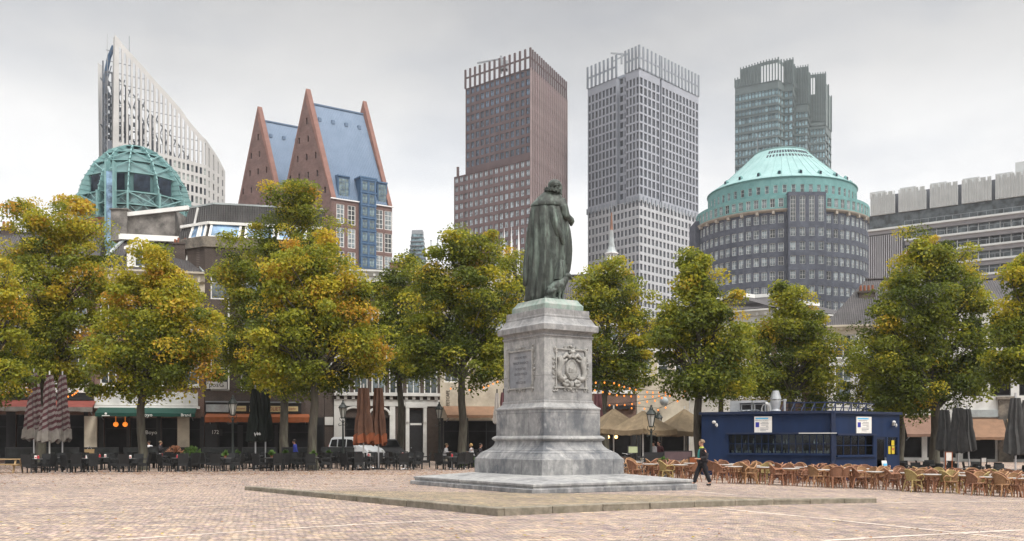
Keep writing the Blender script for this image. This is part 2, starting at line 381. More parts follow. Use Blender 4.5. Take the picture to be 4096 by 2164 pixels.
# raised paving round the monument with its kerb
KL,KC,KR=gp(978,1960),gp(1993,2065),gp(3508,2011)
mb=MB(); n=14
def lerp(a,b,t): return (a[0]+(b[0]-a[0])*t,a[1]+(b[1]-a[1])*t)
gr=[]
for j in range(n+1):
    for i in range(n+1-j):
        a,b=i/n,j/n; x=KC[0]+(KL[0]-KC[0])*a+(KR[0]-KC[0])*b; y=KC[1]+(KL[1]-KC[1])*a+(KR[1]-KC[1])*b
        gr.append((x,y,G(x,y)*(a+b)+.012+.155*(1-(a+b))**.8))
idx={}; c=0
for j in range(n+1):
    for i in range(n+1-j): idx[i,j]=c; c+=1
fs=[]
for j in range(n):
    for i in range(n-j):
        fs.append((idx[i,j],idx[i,j+1],idx[i+1,j]))
        if i<n-j-1: fs.append((idx[i+1,j],idx[i,j+1],idx[i+1,j+1]))
mb.add(gr,fs); tag(mb.build('raised_paving','paving2'),kind='structure')
kb=thing('kerb','long low kerb of brown stones with a corner in front of the monument','kerb',(KC[0],KC[1],0))
for A,B,cnt in ((KC,KL,11),(KC,KR,9)):
    L=math.dist(A,B); dx,dy=(B[0]-A[0])/L,(B[1]-A[1])/L
    nx,ny=(-dy,dx) if (-dy*(33-0)+dx*0)>-99 else (dy,-dx)
    if ny<0: nx,ny=-nx,-ny
    for i in range(cnt):
        a,b=L*i/cnt+.008+(.16 if (i==0 and B is KR) else 0),L*(i+1)/cnt-.008; j=rnd.uniform(-.012,.012)
        mb=MB(); P=[]
        for u in (a,b):
            for w in (0,.3):
                x,y=A[0]+dx*u+nx*(w+j)-KC[0],A[1]+dy*u+ny*(w+j)-KC[1]; P.append((x,y,u))
        V=[]
        for z in (-.3,1):
            for x,y,u in P: V.append((x,y,G(x+KC[0],y+KC[1])+(-.3 if z<0 else .19-.05*u/L+j*.5)))
        mb.add(V,[(0,2,3,1),(4,5,7,6),(0,4,6,2),(1,3,7,5),(0,1,5,4),(2,6,7,3)])
        o=mb.build('kerb_stone','kerb',kb)
        bv=o.modifiers.new('b','BEVEL'); bv.width=.025; bv.segments=2
# ------------------------------------------------------------------ monument
MCX,MCY,MA=1.34,37.0,R(33)
ped=thing('statue_pedestal','tall grey stained limestone pedestal with steps, inscription and carved shield','pedestal',(MCX,MCY,0),MA)
def hrl(w): h=1.09*w/174.5; return h,h*1.25
def lev(w,yz):
    h,l=hrl(w); D=MCY-.5446*h-.8387*l
    return (h,l,PZ(1150+.6243*yz,D))
def stack(name,rings,m,parent=ped,bev=.012):
    mb=MB(); V=[];Fc=[]
    for h,l,z in rings: V+=[(-h,-l,z),(h,-l,z),(h,l,z),(-h,l,z)]
    for i in range(len(rings)-1):
        for k in range(4): Fc.append((i*4+k,i*4+(k+1)%4,i*4+4+(k+1)%4,i*4+4+k))
    Fc+=[(3,2,1,0),tuple((len(rings)-1)*4+k for k in range(4))]
    mb.add(V,Fc); o=mb.build(name,m,parent)
    if bev:
        b=o.modifiers.new('b','BEVEL'); b.width=bev; b.segments=2; b.limit_method='ANGLE'; b.angle_limit=R(25)
    return o
# steps (placed by their own corners)
st_z=[.0,.20,.40]
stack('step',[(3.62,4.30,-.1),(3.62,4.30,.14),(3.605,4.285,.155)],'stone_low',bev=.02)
stack('step',[(3.48,4.16,.155),(3.48,4.16,.22),(3.52,4.20,.235),(3.52,4.20,.30),(3.50,4.18,.315),(1.9,2.36,.50)],'stone',bev=.0)
def Lv(w,y): return lev(w,y)
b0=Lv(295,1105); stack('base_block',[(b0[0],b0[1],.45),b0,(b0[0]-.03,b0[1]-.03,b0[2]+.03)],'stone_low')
def curve(w0,y0,w1,y1,n,f): return [Lv(w0+(w1-w0)*f(i/n),y0+(y1-y0)*i/n) for i in range(n+1)]
r=[(b0[0]-.05,b0[1]-.05,b0[2]+.03)]+curve(288,1098,270,1066,2,lambda t:t)
r+=[(a-.04,b-.04,c+.01) for a,b,c in [Lv(270,1066)]]+curve(266,1062,211,985,6,lambda t:1-(1-t)**2.2)
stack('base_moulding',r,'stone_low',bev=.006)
r=[Lv(211,985)]+[Lv(211+13*sin(pi*(i/6)),985-34*i/6) for i in range(7)]+[Lv(207,948)]
stack('torus_moulding',r,'stone',bev=.004)
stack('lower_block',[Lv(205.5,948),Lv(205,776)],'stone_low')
stack('block_moulding',[Lv(208,776),Lv(208,766)]+curve(206,764,182,738,5,lambda t:t**.6)+[Lv(180,736),Lv(180,722),Lv(176,718)],'stone',bev=.005)
stack('die_block',[Lv(174.5,718),Lv(174.5,308)],'stone')
stack('neck_moulding',[Lv(177,308),Lv(180,302),Lv(180,296),Lv(174,292)]+curve(174,290,186,266,4,lambda t:t*t),'stone',bev=.005)
stack('cornice',[Lv(196,266),Lv(199,262),Lv(200,236)]+curve(200,226,172,184,5,lambda t:t**.55)+[Lv(170,182)],'stone',bev=.006)
stack('cap_block',[Lv(166,182),Lv(166,170),Lv(164,166),Lv(164,128)],'stone')
bp=[Lv(141,128),Lv(141,98),Lv(138,95)]+curve(136,92,118,64,4,lambda t:t**.7)
stack('bronze_plinth',bp,'bronze_pl',bev=.006)
ZT=bp[-1][2]
# carved panels on the two faces toward the square: u in photo-zoom units across a face
hr,hl=hrl(174.5); zf=lambda y: PZ(1150+.6243*y,MCY-.5446*hr-.8387*hl)
def ur(X): return -hr+(X-360)/(672-360)*2*hr
def ul(X): return hl-(X-113)/(360-113)*2*hl      # local y on the left face
def faceR(u,z,d): return (u,-hl-d,z)
def faceL(u,z,d): return (-hr-d,u,z)
def frame(name,fm,ua,ub,za,zb,w,m,orn):
    mb=MB()
    def bar(u0,u1,z0,z1,d):
        P=[fm(u0,z0,-.02),fm(u1,z0,-.02),fm(u1,z1,-.02),fm(u0,z1,-.02),fm(u0,z0,d),fm(u1,z0,d),fm(u1,z1,d),fm(u0,z1,d)]
        mb.add(P,[(0,3,2,1),(4,5,6,7),(0,1,5,4),(1,2,6,5),(2,3,7,6),(3,0,4,7)])
    s=1 if ub>ua else -1; w_=w*s
    bar(ua,ub,za,za+w,.06); bar(ua,ub,zb-w,zb,.06); bar(ua,ua+w_,za+w,zb-w,.06); bar(ub-w_,ub,za+w,zb-w,.06)
    rd=random.Random(orn)
    # scrollwork round the frame
    def scroll(u,z,r,t,d0=.025):
        r=r*.8
        pts=[]
        for i in range(9):
            a=t+i*.72; rr=r*(1-i/10.5); pts.append(fm(u+rr*cos(a)*s,z+rr*sin(a),d0))
        mb.tube(pts,[.026*(1-.05*i) for i in range(9)],5)
    um,zm=(ua+ub)/2,(za+zb)/2
    for u,z in ((ua,zb),(ub,zb),(ua,za),(ub,za)): 
        for k in range(3): scroll(u+rd.uniform(-.07,.07),z+rd.uniform(-.09,.09),.11,rd.uniform(0,6))
        mb.sphere(fm(u,z,.02),.05,8,5)
    for u,z in ((um,zb+.05),(um,za-.06)):
        scroll(u-.1,z,.09,.3); scroll(u+.1,z,.09,2.6); mb.sphere(fm(u,z+.03,.02),.06,8,5); scroll(u-.27,z-.01,.06,1); scroll(u+.27,z-.01,.06,2)
    for u in (ua,ub):
        o=(-.06 if (u==ua) else .06)*s
        for dz,rr in ((0,.11),(.17,.08),(-.17,.08),(.36,.06),(-.36,.06)): scroll(u+o,zm+dz,rr,rd.uniform(0,6))
        mb.sphere(fm(u+o*1.3,zm,.02),.05,8,5)
    return mb.build(name,m,ped,smooth=50)
frame('panel_frame',faceL,ul(146),ul(297),zf(640),zf(382),.05,'relief',5)
frame('panel_frame',faceR,ur(428),ur(628),zf(640),zf(382),.05,'relief',9)
mb=MB(); a,b=ul(152),ul(291); mb.box(-hr-.012,-hr+.02,b,a,zf(634),zf(390)); ip=mb.build('inscription_panel','stone_dark',ped)
MT['engrave']=mat('engraved_letters',(.06,.06,.065),.6,.1)
for s_,y in (('GUILIELMO PRIMO',432),('PRINCIPI ARAUSIACO',468),('PATRI PATRIAE',507),('GRATUS POPULUS',541),('MDCCCXLVIII',598)):
    text('inscription',s_,.135,ip,(-hr-.013,(a+b)/2,zf(y)),(R(90),0,R(-90)),'engrave',.002,sx=.78)
mb=MB(); mb.box(-hr-.016,-hr-.0125,(a+b)/2-.12,(a+b)/2+.12,zf(572),zf(570)); mb.build('inscription_rule','engrave',ip)
# coat of arms
mb=MB()
def q(X,Y,d=.05): return faceR(ur(X),zf(Y),d)
def sc(pts,rad,d=.06): mb.tube([q(x,y,d) for x,y in pts],[r_*.0058 for r_ in rad],7)
cx,cz=ur(530),zf(520)
V=[]
for k,(sx,sz,d) in enumerate(((.27,.40,-.02),(.27,.40,.07),(.24,.37,.10),(.20,.32,.085),(.20,.32,.075),(.1,.17,.115),(.01,.02,.125))):
    V.append([faceR(cx+sx*cos(t*2*pi/24),cz+sz*sin(t*2*pi/24),d) for t in range(24)])
mb.loft(V)
for s in (-1,1):
    m=lambda x: 530+(x-530)*s
    sc([(m(448),436),(m(462),470),(m(452),505),(m(445),540),(m(452),572),(m(472),583),(m(488),570),(m(478),556)],[17,22,19,19,20,18,15,9])
    sc([(m(452),470),(m(490),462),(m(500),448)],[11,9,6])
    sc([(m(470),445),(m(495),420),(m(512),440),(m(528),420)],[9,14,12,15],.07)
    sc([(m(478),600),(m(500),596),(m(515),606)],[12,15,11]); sc([(m(470),606),(m(492),622),(m(510),618)],[8,14,9])
    sc([(m(448),560),(m(455),590),(m(480),602)],[8,10,9],.03)
    mb.sphere(q(m(452),446,.07),(.085,.07,.085),8,6)
sc([(515,400),(530,408),(545,400)],[12,15,12],.09); sc([(530,405),(530,440)],[14,16],.08); mb.sphere(q(530,612,.06),(.11,.06,.13),10,7)
for k in range(6): sc([(498+3*k,545+6*k),(530,550+6*k),(562-3*k,545+6*k)],[3,4,3],.115)
for k in range(4): sc([(508,508+9*k),(535,520+6*k)],[4,3],.12)
mb.build('coat_of_arms','relief',ped,smooth=60)
# ------------------------------------------------------------------ statue (drawn in units of the zoomed photo, u metres each)
u=.00377; SX=1.27
st=thing('bronze_statue','green bronze statue of a cloaked standing man with ruff collar seen from behind','statue',(SX,MCY,ZT))
def zx(X,Y,y=0): return ((X-400)*u,y,(1283-Y)*u)
NSEG=96
def ring(X0,X1,Y,dep,amp,ph=0,wob=0,yoff=0,k=1.):
    cx_=(X0+X1)/2; hw=(X1-X0)/2*u; P=[]
    for i in range(NSEG):
        t=2*pi*i/NSEG
        # deep soft folds running down the cloak
        f=.55*sin(13*t+ph+1.3*sin(2*t))+.3*sin(21*t+.7+ph*.5)+.25*sin(7*t+2)
        f=(abs(f)**.8)*(1 if f>0 else -1)
        rr=1+amp*1.7*f
        P.append(((cx_-400)*u+hw*rr*cos(t)*k,yoff+hw*dep*rr*sin(t)*k,(1283-Y)*u+wob*sin(5*t+1)))
    return P
mb=MB()
rows=[(1281,207,520,.62,.02),(1270,203,545,.66,.09),(1235,206,556,.66,.085),(1150,210,568,.66,.08),(1060,213,600,.64,.072),(960,218,632,.62,.066),
 (860,222,648,.60,.06),(760,228,655,.58,.056),(660,231,652,.58,.05),(560,234,640,.58,.046),(480,237,622,.57,.042),(400,245,602,.56,.036),(340,256,588,.55,.03),(300,268,575,.54,.015),(255,300,560,.5,.0),(215,345,548,.47,.0),(180,385,535,.45,.0),(150,420,535,.5,.0)]
mb.loft([ring(x0,x1,y,d,a,ph=.15*sin(y/140),wob=.02 if y>1200 else 0) for y,x0,x1,d,a in rows])
cl=mb.build('cloak','bronze',st,smooth=70)
mb=MB()   # cape collar
crow=[(312,262,590,.53,0),(322,250,600,.55,.008),(306,253,600,.57,.008),(270,285,592,.56,.006),(235,315,572,.54,.003),(200,355,556,.5,0),(172,388,545,.5,0),(160,400,540,.5,0)]
mb.loft([ring(x0,x1,y,d,a) for y,x0,x1,d,a in crow]); mb.build('shoulder_cape','bronze',st,smooth=60)
def skinpart(name,chains,parent,m='bronze',vox=.03,sm=6,spheres=()):
    mb=MB()
    for pts,rad in chains: mb.tube(pts,rad,12)
    for p,r_ in [(pts[i],rad[i]) for pts,rad in chains for i in (0,len(pts)-1)]: mb.sphere(p,r_,10,8)
    for p,r_ in spheres: mb.sphere(p,r_,12,9)
    o=mb.build(name,m,parent,smooth=0)
    rm=o.modifiers.new('r','REMESH'); rm.mode='VOXEL'; rm.voxel_size=vox; rm.use_smooth_shade=True
    if sm:
        s=o.modifiers.new('s','SMOOTH'); s.iterations=sm; s.factor=.5
    return o
# head with skullcap, brow, nose, beard; looks to the right and away
hd=zx(492,118); U=u
skinpart('head',[([zx(470,185),zx(485,140)],[.16,.17]),([zx(540,150,.06),zx(549,190,.07),zx(545,222,.06)],[.10,.085,.04])],st,vox=.018,sm=3,
   spheres=[(zx(492,108),(.262,.245,.225)),(zx(515,128,.05),(.21,.2,.215)),(zx(567,140,.07),(.03,.035,.04)),(zx(556,118,.07),(.05,.08,.03)),(zx(512,140,-.2),(.05,.04,.075)),(zx(530,160,-.05),(.12,.14,.08))])
mb=MB()   # skullcap rim
mb.tube([(hd[0]+.266*cos(t*2*pi/24)-.01,.25*sin(t*2*pi/24),hd[2]-.02+.07*cos(t*2*pi/24)) for t in range(25)],.016,5); mb.build('cap_rim','bronze',st,smooth=60)
mb=MB()   # pleated ruff
for lay,(dz,rm_) in enumerate(((0,.335),(.062,.31))):
    V=[]
    for rr,h in ((.55,-.028),(.97,-.04),(1.,0),(.97,.04),(.55,.028)):
        P=[]
        for i in range(84):
            t=2*pi*i/84; w=.030*sin(14*t)*(rr-.5)*2
            x=.05+rm_*rr*cos(t); y=.92*rm_*rr*sin(t); P.append((zx(462,172)[0]+x,y,zx(462,172)[2]+dz+h+w-.30*(x-.02)*.55+.0))
        V.append(P)
    mb.loft(V,False)
mb.build('ruff','bronze',st,smooth=50)
# bent right arm with hand, shoulder roll, hanging sleeves, gown front
skinpart('arm',[([zx(545,285,.0),zx(575,345,-.12),zx(600,425,-.14)],[.22,.21,.17]),([zx(600,425,-.14),zx(632,445,.0),zx(655,455,.08)],[.17,.15,.14]),
   ([zx(655,455,.08),zx(668,470,.1),zx(660,498,.08)],[.12,.11,.07])]+[([zx(660,455+9*i,.14),zx(672+2*(i%2),462+9*i,.13),zx(670,470+9*i,.10)],[.035,.04,.03]) for i in range(4)]+[([zx(640,470,.02),zx(655,490,.03)],[.045,.03])],st,vox=.022,sm=3)
skinpart('puffed_shoulder',[([zx(518,290,-.15),zx(545,262,-.08),zx(580,258,.05),zx(598,285,.1)],[.10,.11,.11,.08])],st,vox=.025,sm=2)
mb=MB()
def sleeve(path,n=26):
    V=[]
    for i,(X,Y,yy,rx) in enumerate(path):
        P=[]
        for k in range(n):
            t=2*pi*k/n; rr=1+.07*sin(4*t+1)+.05*sin(7*t+i*.2); P.append((zx(X,Y)[0]+rx*u*rr*cos(t),yy+rx*u*.9*rr*sin(t),zx(X,Y)[2]))
        V.append(P)
    mb.loft(V)
sleeve([(470,330,-.22,26),(472,400,-.34,34),(485,480,-.36,40),(512,560,-.36,46),(540,640,-.36,46),(565,700,-.30,36),(586,760,-.22,28),(598,830,-.2,22),(604,900,-.18,14)])
mb.build('hanging_sleeve','bronze',st,smooth=60)
mb=MB(); sleeve([(262,420,-.1,16),(244,560,-.12,28),(230,700,-.12,32),(218,820,-.13,33),(207,940,-.13,32),(200,1040,-.13,28),(195,1118,-.12,22),(196,1124,-.12,10)])
mb.build('hanging_sleeve','bronze',st,smooth=60)
mb=MB(); sleeve([(545,880,-.33,44),(540,960,-.40,52),(534,1040,-.42,56),(530,1075,-.42,54),(530,1082,-.42,30)]); mb.build('gown_flap','bronze',st,smooth=60)
# sitting dog leaning against the gown
skinpart('dog',[([zx(428,1225,-.42),zx(455,1190,-.46),zx(505,1150,-.46),zx(560,1110,-.44),zx(590,1075,-.42),zx(605,1050,-.4)],[.20,.25,.245,.20,.15,.12]),
  ([zx(575,1125,-.36),zx(572,1200,-.34),zx(562,1268,-.34)],[.11,.062,.05]),([zx(555,1135,-.56),zx(540,1205,-.58),zx(528,1268,-.58)],[.12,.068,.052]),
  ([zx(528,1268,-.58),zx(545,1274,-.58)],[.05,.042]),([zx(562,1268,-.34),zx(584,1276,-.34)],[.05,.04]),
  ([zx(440,1215,-.62),zx(480,1205,-.66),zx(470,1255,-.66)],[.15,.15,.08]),([zx(470,1262,-.66),zx(392,1262,-.66)],[.06,.05]),([zx(470,1266,-.66),zx(510,1272,-.68)],[.05,.04]),
  ([zx(610,1048,-.4),zx(640,1052,-.38),zx(655,1060,-.38)],[.135,.085,.06]),([zx(596,1038,-.5),zx(592,1075,-.53)],[.05,.035]),([zx(404,1245,-.3),zx(380,1268,-.2)],[.04,.025])],st,vox=.02,sm=3,
  spheres=[(zx(618,1040,-.4),(.15,.14,.13)),(zx(645,1028,-.38),(.04,.06,.04))])
# ------------------------------------------------------------------ distant towers
MT['br_tower']=mat('dark_red_tower_brick',(.10,.07,.073),.8,.18,.25,rv=0)
MT['br_pier']=mat('tower_brick_pier',(.125,.085,.086),.8,.2,.3)
MT['wh_tower']=mat('pale_grey_precast',(.285,.305,.35),.7,.1,.2)
MT['wh_pier']=mat('grey_precast_pier',(.375,.39,.415),.7,.1,.3)
MT['wh_crown']=mat('grey_crown_pier',(.22,.245,.275),.7,.1,.3)
MT['g_blue']=glass('blue_tower_glass',(.10,.165,.24),.15,.5)
MT['g_lite']=glass('pale_tower_glass',(.32,.38,.42),.15)
MT['g_dark']=glass('dark_tower_glass',(.014,.02,.03),.25,.5,.14)
MT['teal_st']=mat('dark_teal_cladding',(.115,.145,.15),.6,.15,.3)
MT['teal_lt']=mat('grey_teal_screen',(.165,.20,.205),.6,.15,.3); MT['g_teal']=glass('teal_glass',(.20,.30,.34),.15,.45)
MT['steel']=mat('grey_steel',(.25,.27,.29),.45,.15,1,metal=.4)
MT['white_st']=mat('white_steel',(.70,.71,.72),.5,.08,1)
def pane_mesh(w,h,m,name='window',mull=0,mm=None,d=.04):
    mb=MB(); mb.box(-w/2,w/2,0,d,0,h)
    if mull:
        mb.cur=1
        for i in range(mull): x=-w/2+w*(i+1)/(mull+1); mb.box(x-.05,x+.05,-.1,-.004,0,h)
    return mb.mesh(name,[m,mm] if mull else [m])
class Tower:
    """one top-level tower; faces are laid along ground segments given as (photo x, distance)"""
    def __init__(s,name,label,cat,px,D):
        s.o=thing(name,label,cat,(PX(px,D),D,0)); s.bx,s.by=PX(px,D),D
    def P(s,px,D): return (PX(px,D)-s.bx,D-s.by)
    def face(s,A,B,z0,z1,nc,floors,ww,wh,mats,win,lead=0.,dep=.35,sill=.9,mull=0,mm=None,wallname='wall',piers=None,skip=None,cap=100,zlist=None,smear=0.):
        L=math.dist(A,B); ang=atan2(B[1]-A[1],B[0]-A[0]); c,sn=cos(ang),sin(ang)
        fm=lambda u_,z,d:(A[0]+c*u_-sn*d,A[1]+sn*u_+c*d,z)
        cw=(L-2*lead)/nc; ops=[];pl=[]
        zs=zlist or [(z1-.0-(k+1)*floors+sill) for k in range(int((z1-z0)/floors))]
        for z in zs:
            if z<z0 or z+wh>z1: continue
            for i in range(nc):
                if skip and skip(i,z): continue
                uc=lead+cw*(i+.5); ops.append((uc-ww*cw/2,uc+ww*cw/2,z,z+wh)); pl.append((fm(uc,z,dep-.05),ang,0))
        mb=MB(); wallgrid(mb,0,L,z0,z1,ops,fm,dep); mb.build(wallname,mats,s.o)
        me=pane_mesh(ww*cw,wh,win,mull=mull,mm=mm); many(s.o,'window',[me],pl,cap)
        return fm,L,ang,cw
def poly_roof(T,poly,z,m,name='roof',th=.5):
    mb=MB(); mb.prism(poly,z-th,z); return mb.build(name,m,T.o)
# --- brown brick tower with a ragged crown of piers
T=Tower('red_brick_skyscraper','dark red brick tower with pier crown, behind the statue','skyscraper',2122,350)
zc=PZ(191,350)
Pc=T.P(2122,350);Pl=T.P(1862,371);Pr=T.P(2265,383);Pb=(Pl[0]+Pr[0]-Pc[0],Pl[1]+Pr[1]-Pc[1]); Pll=T.P(1816,375)
zr=zc-7.2; MT['rib']=mat('pale_brick_rib',(.27,.215,.215),.75,.15,.3); zmid=PZ(640,352)
def crown(T,A,B,z0,z1,n,w,m,name='crown_pier',depth=.8,beam=None,stag=None):
    for i in range(n+1):
        x,y=A[0]+(B[0]-A[0])*i/n,A[1]+(B[1]-A[1])*i/n; a=atan2(B[1]-A[1],B[0]-A[0])
        h=z1+(stag(i) if stag else 0)
        mb=MB(); mb.box(-w/2,w/2,-.25,depth,0,h-z0); mb.build(name,m,T.o,loc=(x,y,z0),rz=a)
T.face(Pl,Pc,zmid,zr,13,3.45,.62,2.35,'br_tower','g_blue',mull=1,mm='br_pier',cap=50)
T.face(Pll,Pc,0,zmid,15,3.45,.62,2.2,'br_pier','g_lite',mull=1,mm='br_pier',cap=50)
fmr=T.face(Pc,Pr,0,zr,17,3.45,.5,2.6,'br_pier','g_dark',cap=0)
for A,B,n in ((Pl,Pc,13),(Pc,Pr,17)):
    crown(T,A,B,zr,zc,n,.75,'br_tower',depth=.2)
    a=atan2(B[1]-A[1],B[0]-A[0]); L=math.dist(A,B)
    mb=MB(); mb.box(0,L,.0,.3,zr+3.7,zr+4.3); mb.T=None; o=mb.build('crown_beam','br_tower',T.o,loc=(A[0],A[1],0),rz=a)
L=math.dist(Pc,Pr); a=atan2(Pr[1]-Pc[1],Pr[0]-Pc[0])
for i in range(18):  # vertical ribs of the right side
    mb=MB(); mb.box(-.3,.3,-.5,.0,0,zr); mb.build('rib','rib',T.o,loc=(Pc[0]+(Pr[0]-Pc[0])*i/17,Pc[1]+(Pr[1]-Pc[1])*i/17,0),rz=a)
mb=MB(); mb.prism([Pll,(Pll[0]+9,Pll[1]+24),Pb,Pr,Pc],zmid-.5,zmid-.1); mb.build('terrace','br_tower',T.o)
poly_roof(T,[Pl,Pc,Pr,Pb],zr+.02,'br_tower')
for A,B,z0,z1 in ((Pr,Pb,0,zr),(Pb,Pl,0,zr),(Pb,(Pll[0]+9,Pll[1]+24),0,zmid),((Pll[0]+9,Pll[1]+24),Pll,0,zmid)):
    mb=MB(); mb.quad((*A,z0),(*B,z0),(*B,z1),(*A,z1)); mb.build('wall','br_tower',T.o)
def inset(c,p,t): return (c[0]+(p[0]-c[0])*t,c[1]+(p[1]-c[1])*t)
cen=((Pl[0]+Pr[0])/2,(Pl[1]+Pr[1])/2)
mb=MB(); mb.prism([inset(cen,p,.62) for p in (Pl,Pc,Pr,Pb)],zr,zr+3.4); mb.build('plant_room','br_tower',T.o)
for x in (0,2):
    mb=MB(); mb.box(-.5,.5,-.3,.4,0,4); mb.build('crown_pier','br_pier',T.o,loc=(Pll[0]+1.5+2.4*x,Pll[1],zmid-.1))
mb=MB(); k=inset(Pl,Pc,.56); mb.bar((k[0],k[1]+4,zr+3),(k[0],k[1]+4,zr+9.5),.8); mb.bar((k[0]-9,k[1]+6,zr+7.6),(k[0]+1,k[1]+4,zr+8.6),.5); mb.box(k[0]-.5,k[0]+2.5,k[1]+3,k[1]+6,zr+4.4,zr+7.5); mb.build('roof_crane','steel',T.o)
# --- pale grey tower
T=Tower('grey_skyscraper','pale grey tower with pier crown and stepped notch, right of the statue','skyscraper',2557,350)
Pc=T.P(2557,350);Pl=T.P(2351,371);Pr=T.P(2794,379);Pb=(Pl[0]+Pr[0]-Pc[0],Pl[1]+Pr[1]-Pc[1])
zc=PZ(180,350); zr=zc-8.2; zmid=PZ(795,350)
n1=inset(Pl,Pc,.57); n2=inset(Pl,Pc,.745); back=lambda p,d:(p[0]+(Pr[0]-Pc[0])/39.8*d,p[1]+(Pr[1]-Pc[1])/39.8*d)
fl=3.28
T.face(Pl,n1,zmid,zr,8,fl,.64,2.6,'wh_tower','g_dark',mull=1,mm='wh_pier',cap=30)
T.face(back(n1,1.8),back(n2,1.8),zmid,zr,2,fl,.66,2.2,'wh_tower','g_dark',mull=1,mm='wh_pier',cap=10)
T.face(n2,Pc,zmid,zr,4,fl,.62,2.6,'wh_tower','g_dark',mull=1,mm='wh_pier',cap=20)
T.face(Pl,Pc,0,zmid,14,fl,.6,2.2,'wh_pier','g_dark',mull=1,mm='wh_pier',cap=20)
m1=inset(Pc,Pr,.33); m2=inset(Pc,Pr,.36); bk=lambda p,d:(p[0]-(Pc[0]-Pl[0])/27*d,p[1]-(Pc[1]-Pl[1])/27*d)
T.face(Pc,m1,zmid,zr,5,fl,.64,2.6,'wh_tower','g_dark',mull=1,mm='wh_pier',cap=10)
T.face(m2,Pr,zmid,zr,11,fl,.64,2.6,'wh_tower','g_dark',mull=1,mm='wh_pier',cap=10)
T.face(Pc,Pr,0,zmid,16,fl,.6,2.2,'wh_pier','g_dark',mull=1,mm='wh_pier',cap=0)
mb=MB(); B1,B2=bk(m1,2),bk(m2,2)
for A,B in ((m1,B1),(B1,B2),(B2,m2),(n1,back(n1,1.8)),(back(n2,1.8),n2)): mb.quad((*A,zmid),(*B,zmid),(*B,zr),(*A,zr))
mb.build('notch_wall','wh_tower',T.o)
for A,B,n in ((Pl,n1,7),(n2,Pc,4),(Pc,m1,5),(m2,Pr,11)):
    crown(T,A,B,zr,zc,n,.85,'wh_crown',depth=.15); a=atan2(B[1]-A[1],B[0]-A[0]); L=math.dist(A,B)
    mb=MB(); mb.box(.0,L,.0,.3,zr+3.7,zr+4.3); mb.build('crown_beam','wh_tower',T.o,loc=(A[0],A[1],0),rz=a)
    for i in range(n*1+1):
        t=i/n; mb=MB(); mb.box(-.4,.4,-.32,-.02,zmid-1,zmid+1.2); mb.build('ledge_pier','wh_crown',T.o,loc=(A[0]+(B[0]-A[0])*t,A[1]+(B[1]-A[1])*t,0),rz=a)
poly_roof(T,[Pl,n1,back(n1,1.8),back(n2,1.8),n2,Pc,m1,B1,B2,m2,Pr,Pb],zr+.02,'wh_crown')
mb=MB(); mb.quad((*Pr,0),(*Pb,0),(*Pb,zr),(*Pr,zr)); mb.quad((*Pb,0),(*Pl,0),(*Pl,zr),(*Pb,zr)); mb.build('wall','wh_tower',T.o)
cen=((Pl[0]+Pr[0])/2,(Pl[1]+Pr[1])/2)
mb=MB(); mb.prism([inset(cen,p,.6) for p in (Pl,Pc,Pr,Pb)],zr,zr+4.0); mb.build('plant_room','wh_tower',T.o)
k=n2; mb=MB(); mb.bar((k[0]-1,k[1]+4,zr+5),(k[0]-1,k[1]+4,zr+9),.7); mb.bar((k[0]-5,k[1]+4,zr+9),(k[0]+2,k[1]+4,zr+8.4),.5); mb.bar((k[0]-4,k[1]+4,zr+6),(k[0]+1.5,k[1]+4,zr+9),.4); mb.build('roof_crane','steel',T.o)
# --- dark teal tower with three staggered fins
T=Tower('teal_skyscraper','dark teal glass tower with ragged staggered top, behind the copper-roofed drum','skyscraper',3113,420)
P0,P1,P2,P3,P4,P5,P6,P7,P8=[T.P(*p) for p in ((2940,430),(3113,420),(3136,425),(3172,423),(3182,434),(3232,432),(3241,442),(3302,440),(3325,450))]
zt=[PZ(300,425),PZ(322,423),PZ(318,430),PZ(360,440),PZ(385,446)]
zA=PZ(325,422)
fl=3.5
for A,B,nc,z1,ww in ((P0,P1,13,zA,.72),(P1,P2,2,zA,.6),(P2,P3,2,zA,.6),(P3,P4,2,zA-1,.6),(P4,P5,4,zA-6,.6),(P5,P6,2,zA-6,.6),(P6,P7,5,zA-11,.6),(P7,P8,2,zA-13,.6)):
    fm,L,ang,cw=T.face(A,B,PZ(760,430),z1,nc,fl,ww+.06,2.75,'teal_st','g_teal',cap=(70 if A is P0 else 4),dep=.4)
    z=z1
    while z>PZ(760,430):
        mb=MB(); mb.box(-.1,L+.1,-.16,.0,-.22,.05); mb.build('floor_ledge','teal_st',T.o,loc=(A[0],A[1],z),rz=ang); z-=fl
bkp=[(P8[0]-2,P8[1]+25),(P0[0]+9,P0[1]+25)]
mb=MB(); ring_=[P8,*bkp,P0]
for A,B in zip(ring_,ring_[1:]): mb.quad((*A,30),(*B,30),(*B,zA-13),(*A,zA-13))
mb.build('wall','teal_st',T.o)
def fins(A,B,n,z0,zs,zb):
    a=atan2(B[1]-A[1],B[0]-A[0]); L=math.dist(A,B)
    for i in range(n+1):
        t=i/n; mb=MB(); mb.box(-.2,.2,-.3,.19,z0,zs(t)); mb.build('crown_fin','teal_st',T.o,loc=(A[0]+(B[0]-A[0])*t,A[1]+(B[1]-A[1])*t,0),rz=a)
    mb=MB(); V=[]
    for i in range(n):  # screen behind the fins
        x0,x1=L*i/n,L*(i+1)/n; h=min(zs(i/n),zs((i+1)/n))-.6
        if zb(i/n): mb.box(x0,x1,.2,.4,z0,h)
        else: mb.box(x0,x1,.2,.4,z0,h-9); mb.box(x0,x1,.2,.4,h-1.5,h)
    mb.build('crown_screen','teal_lt',T.o,loc=(A[0],A[1],0),rz=a)
dz=PZ(231,424)-PZ(280,424)
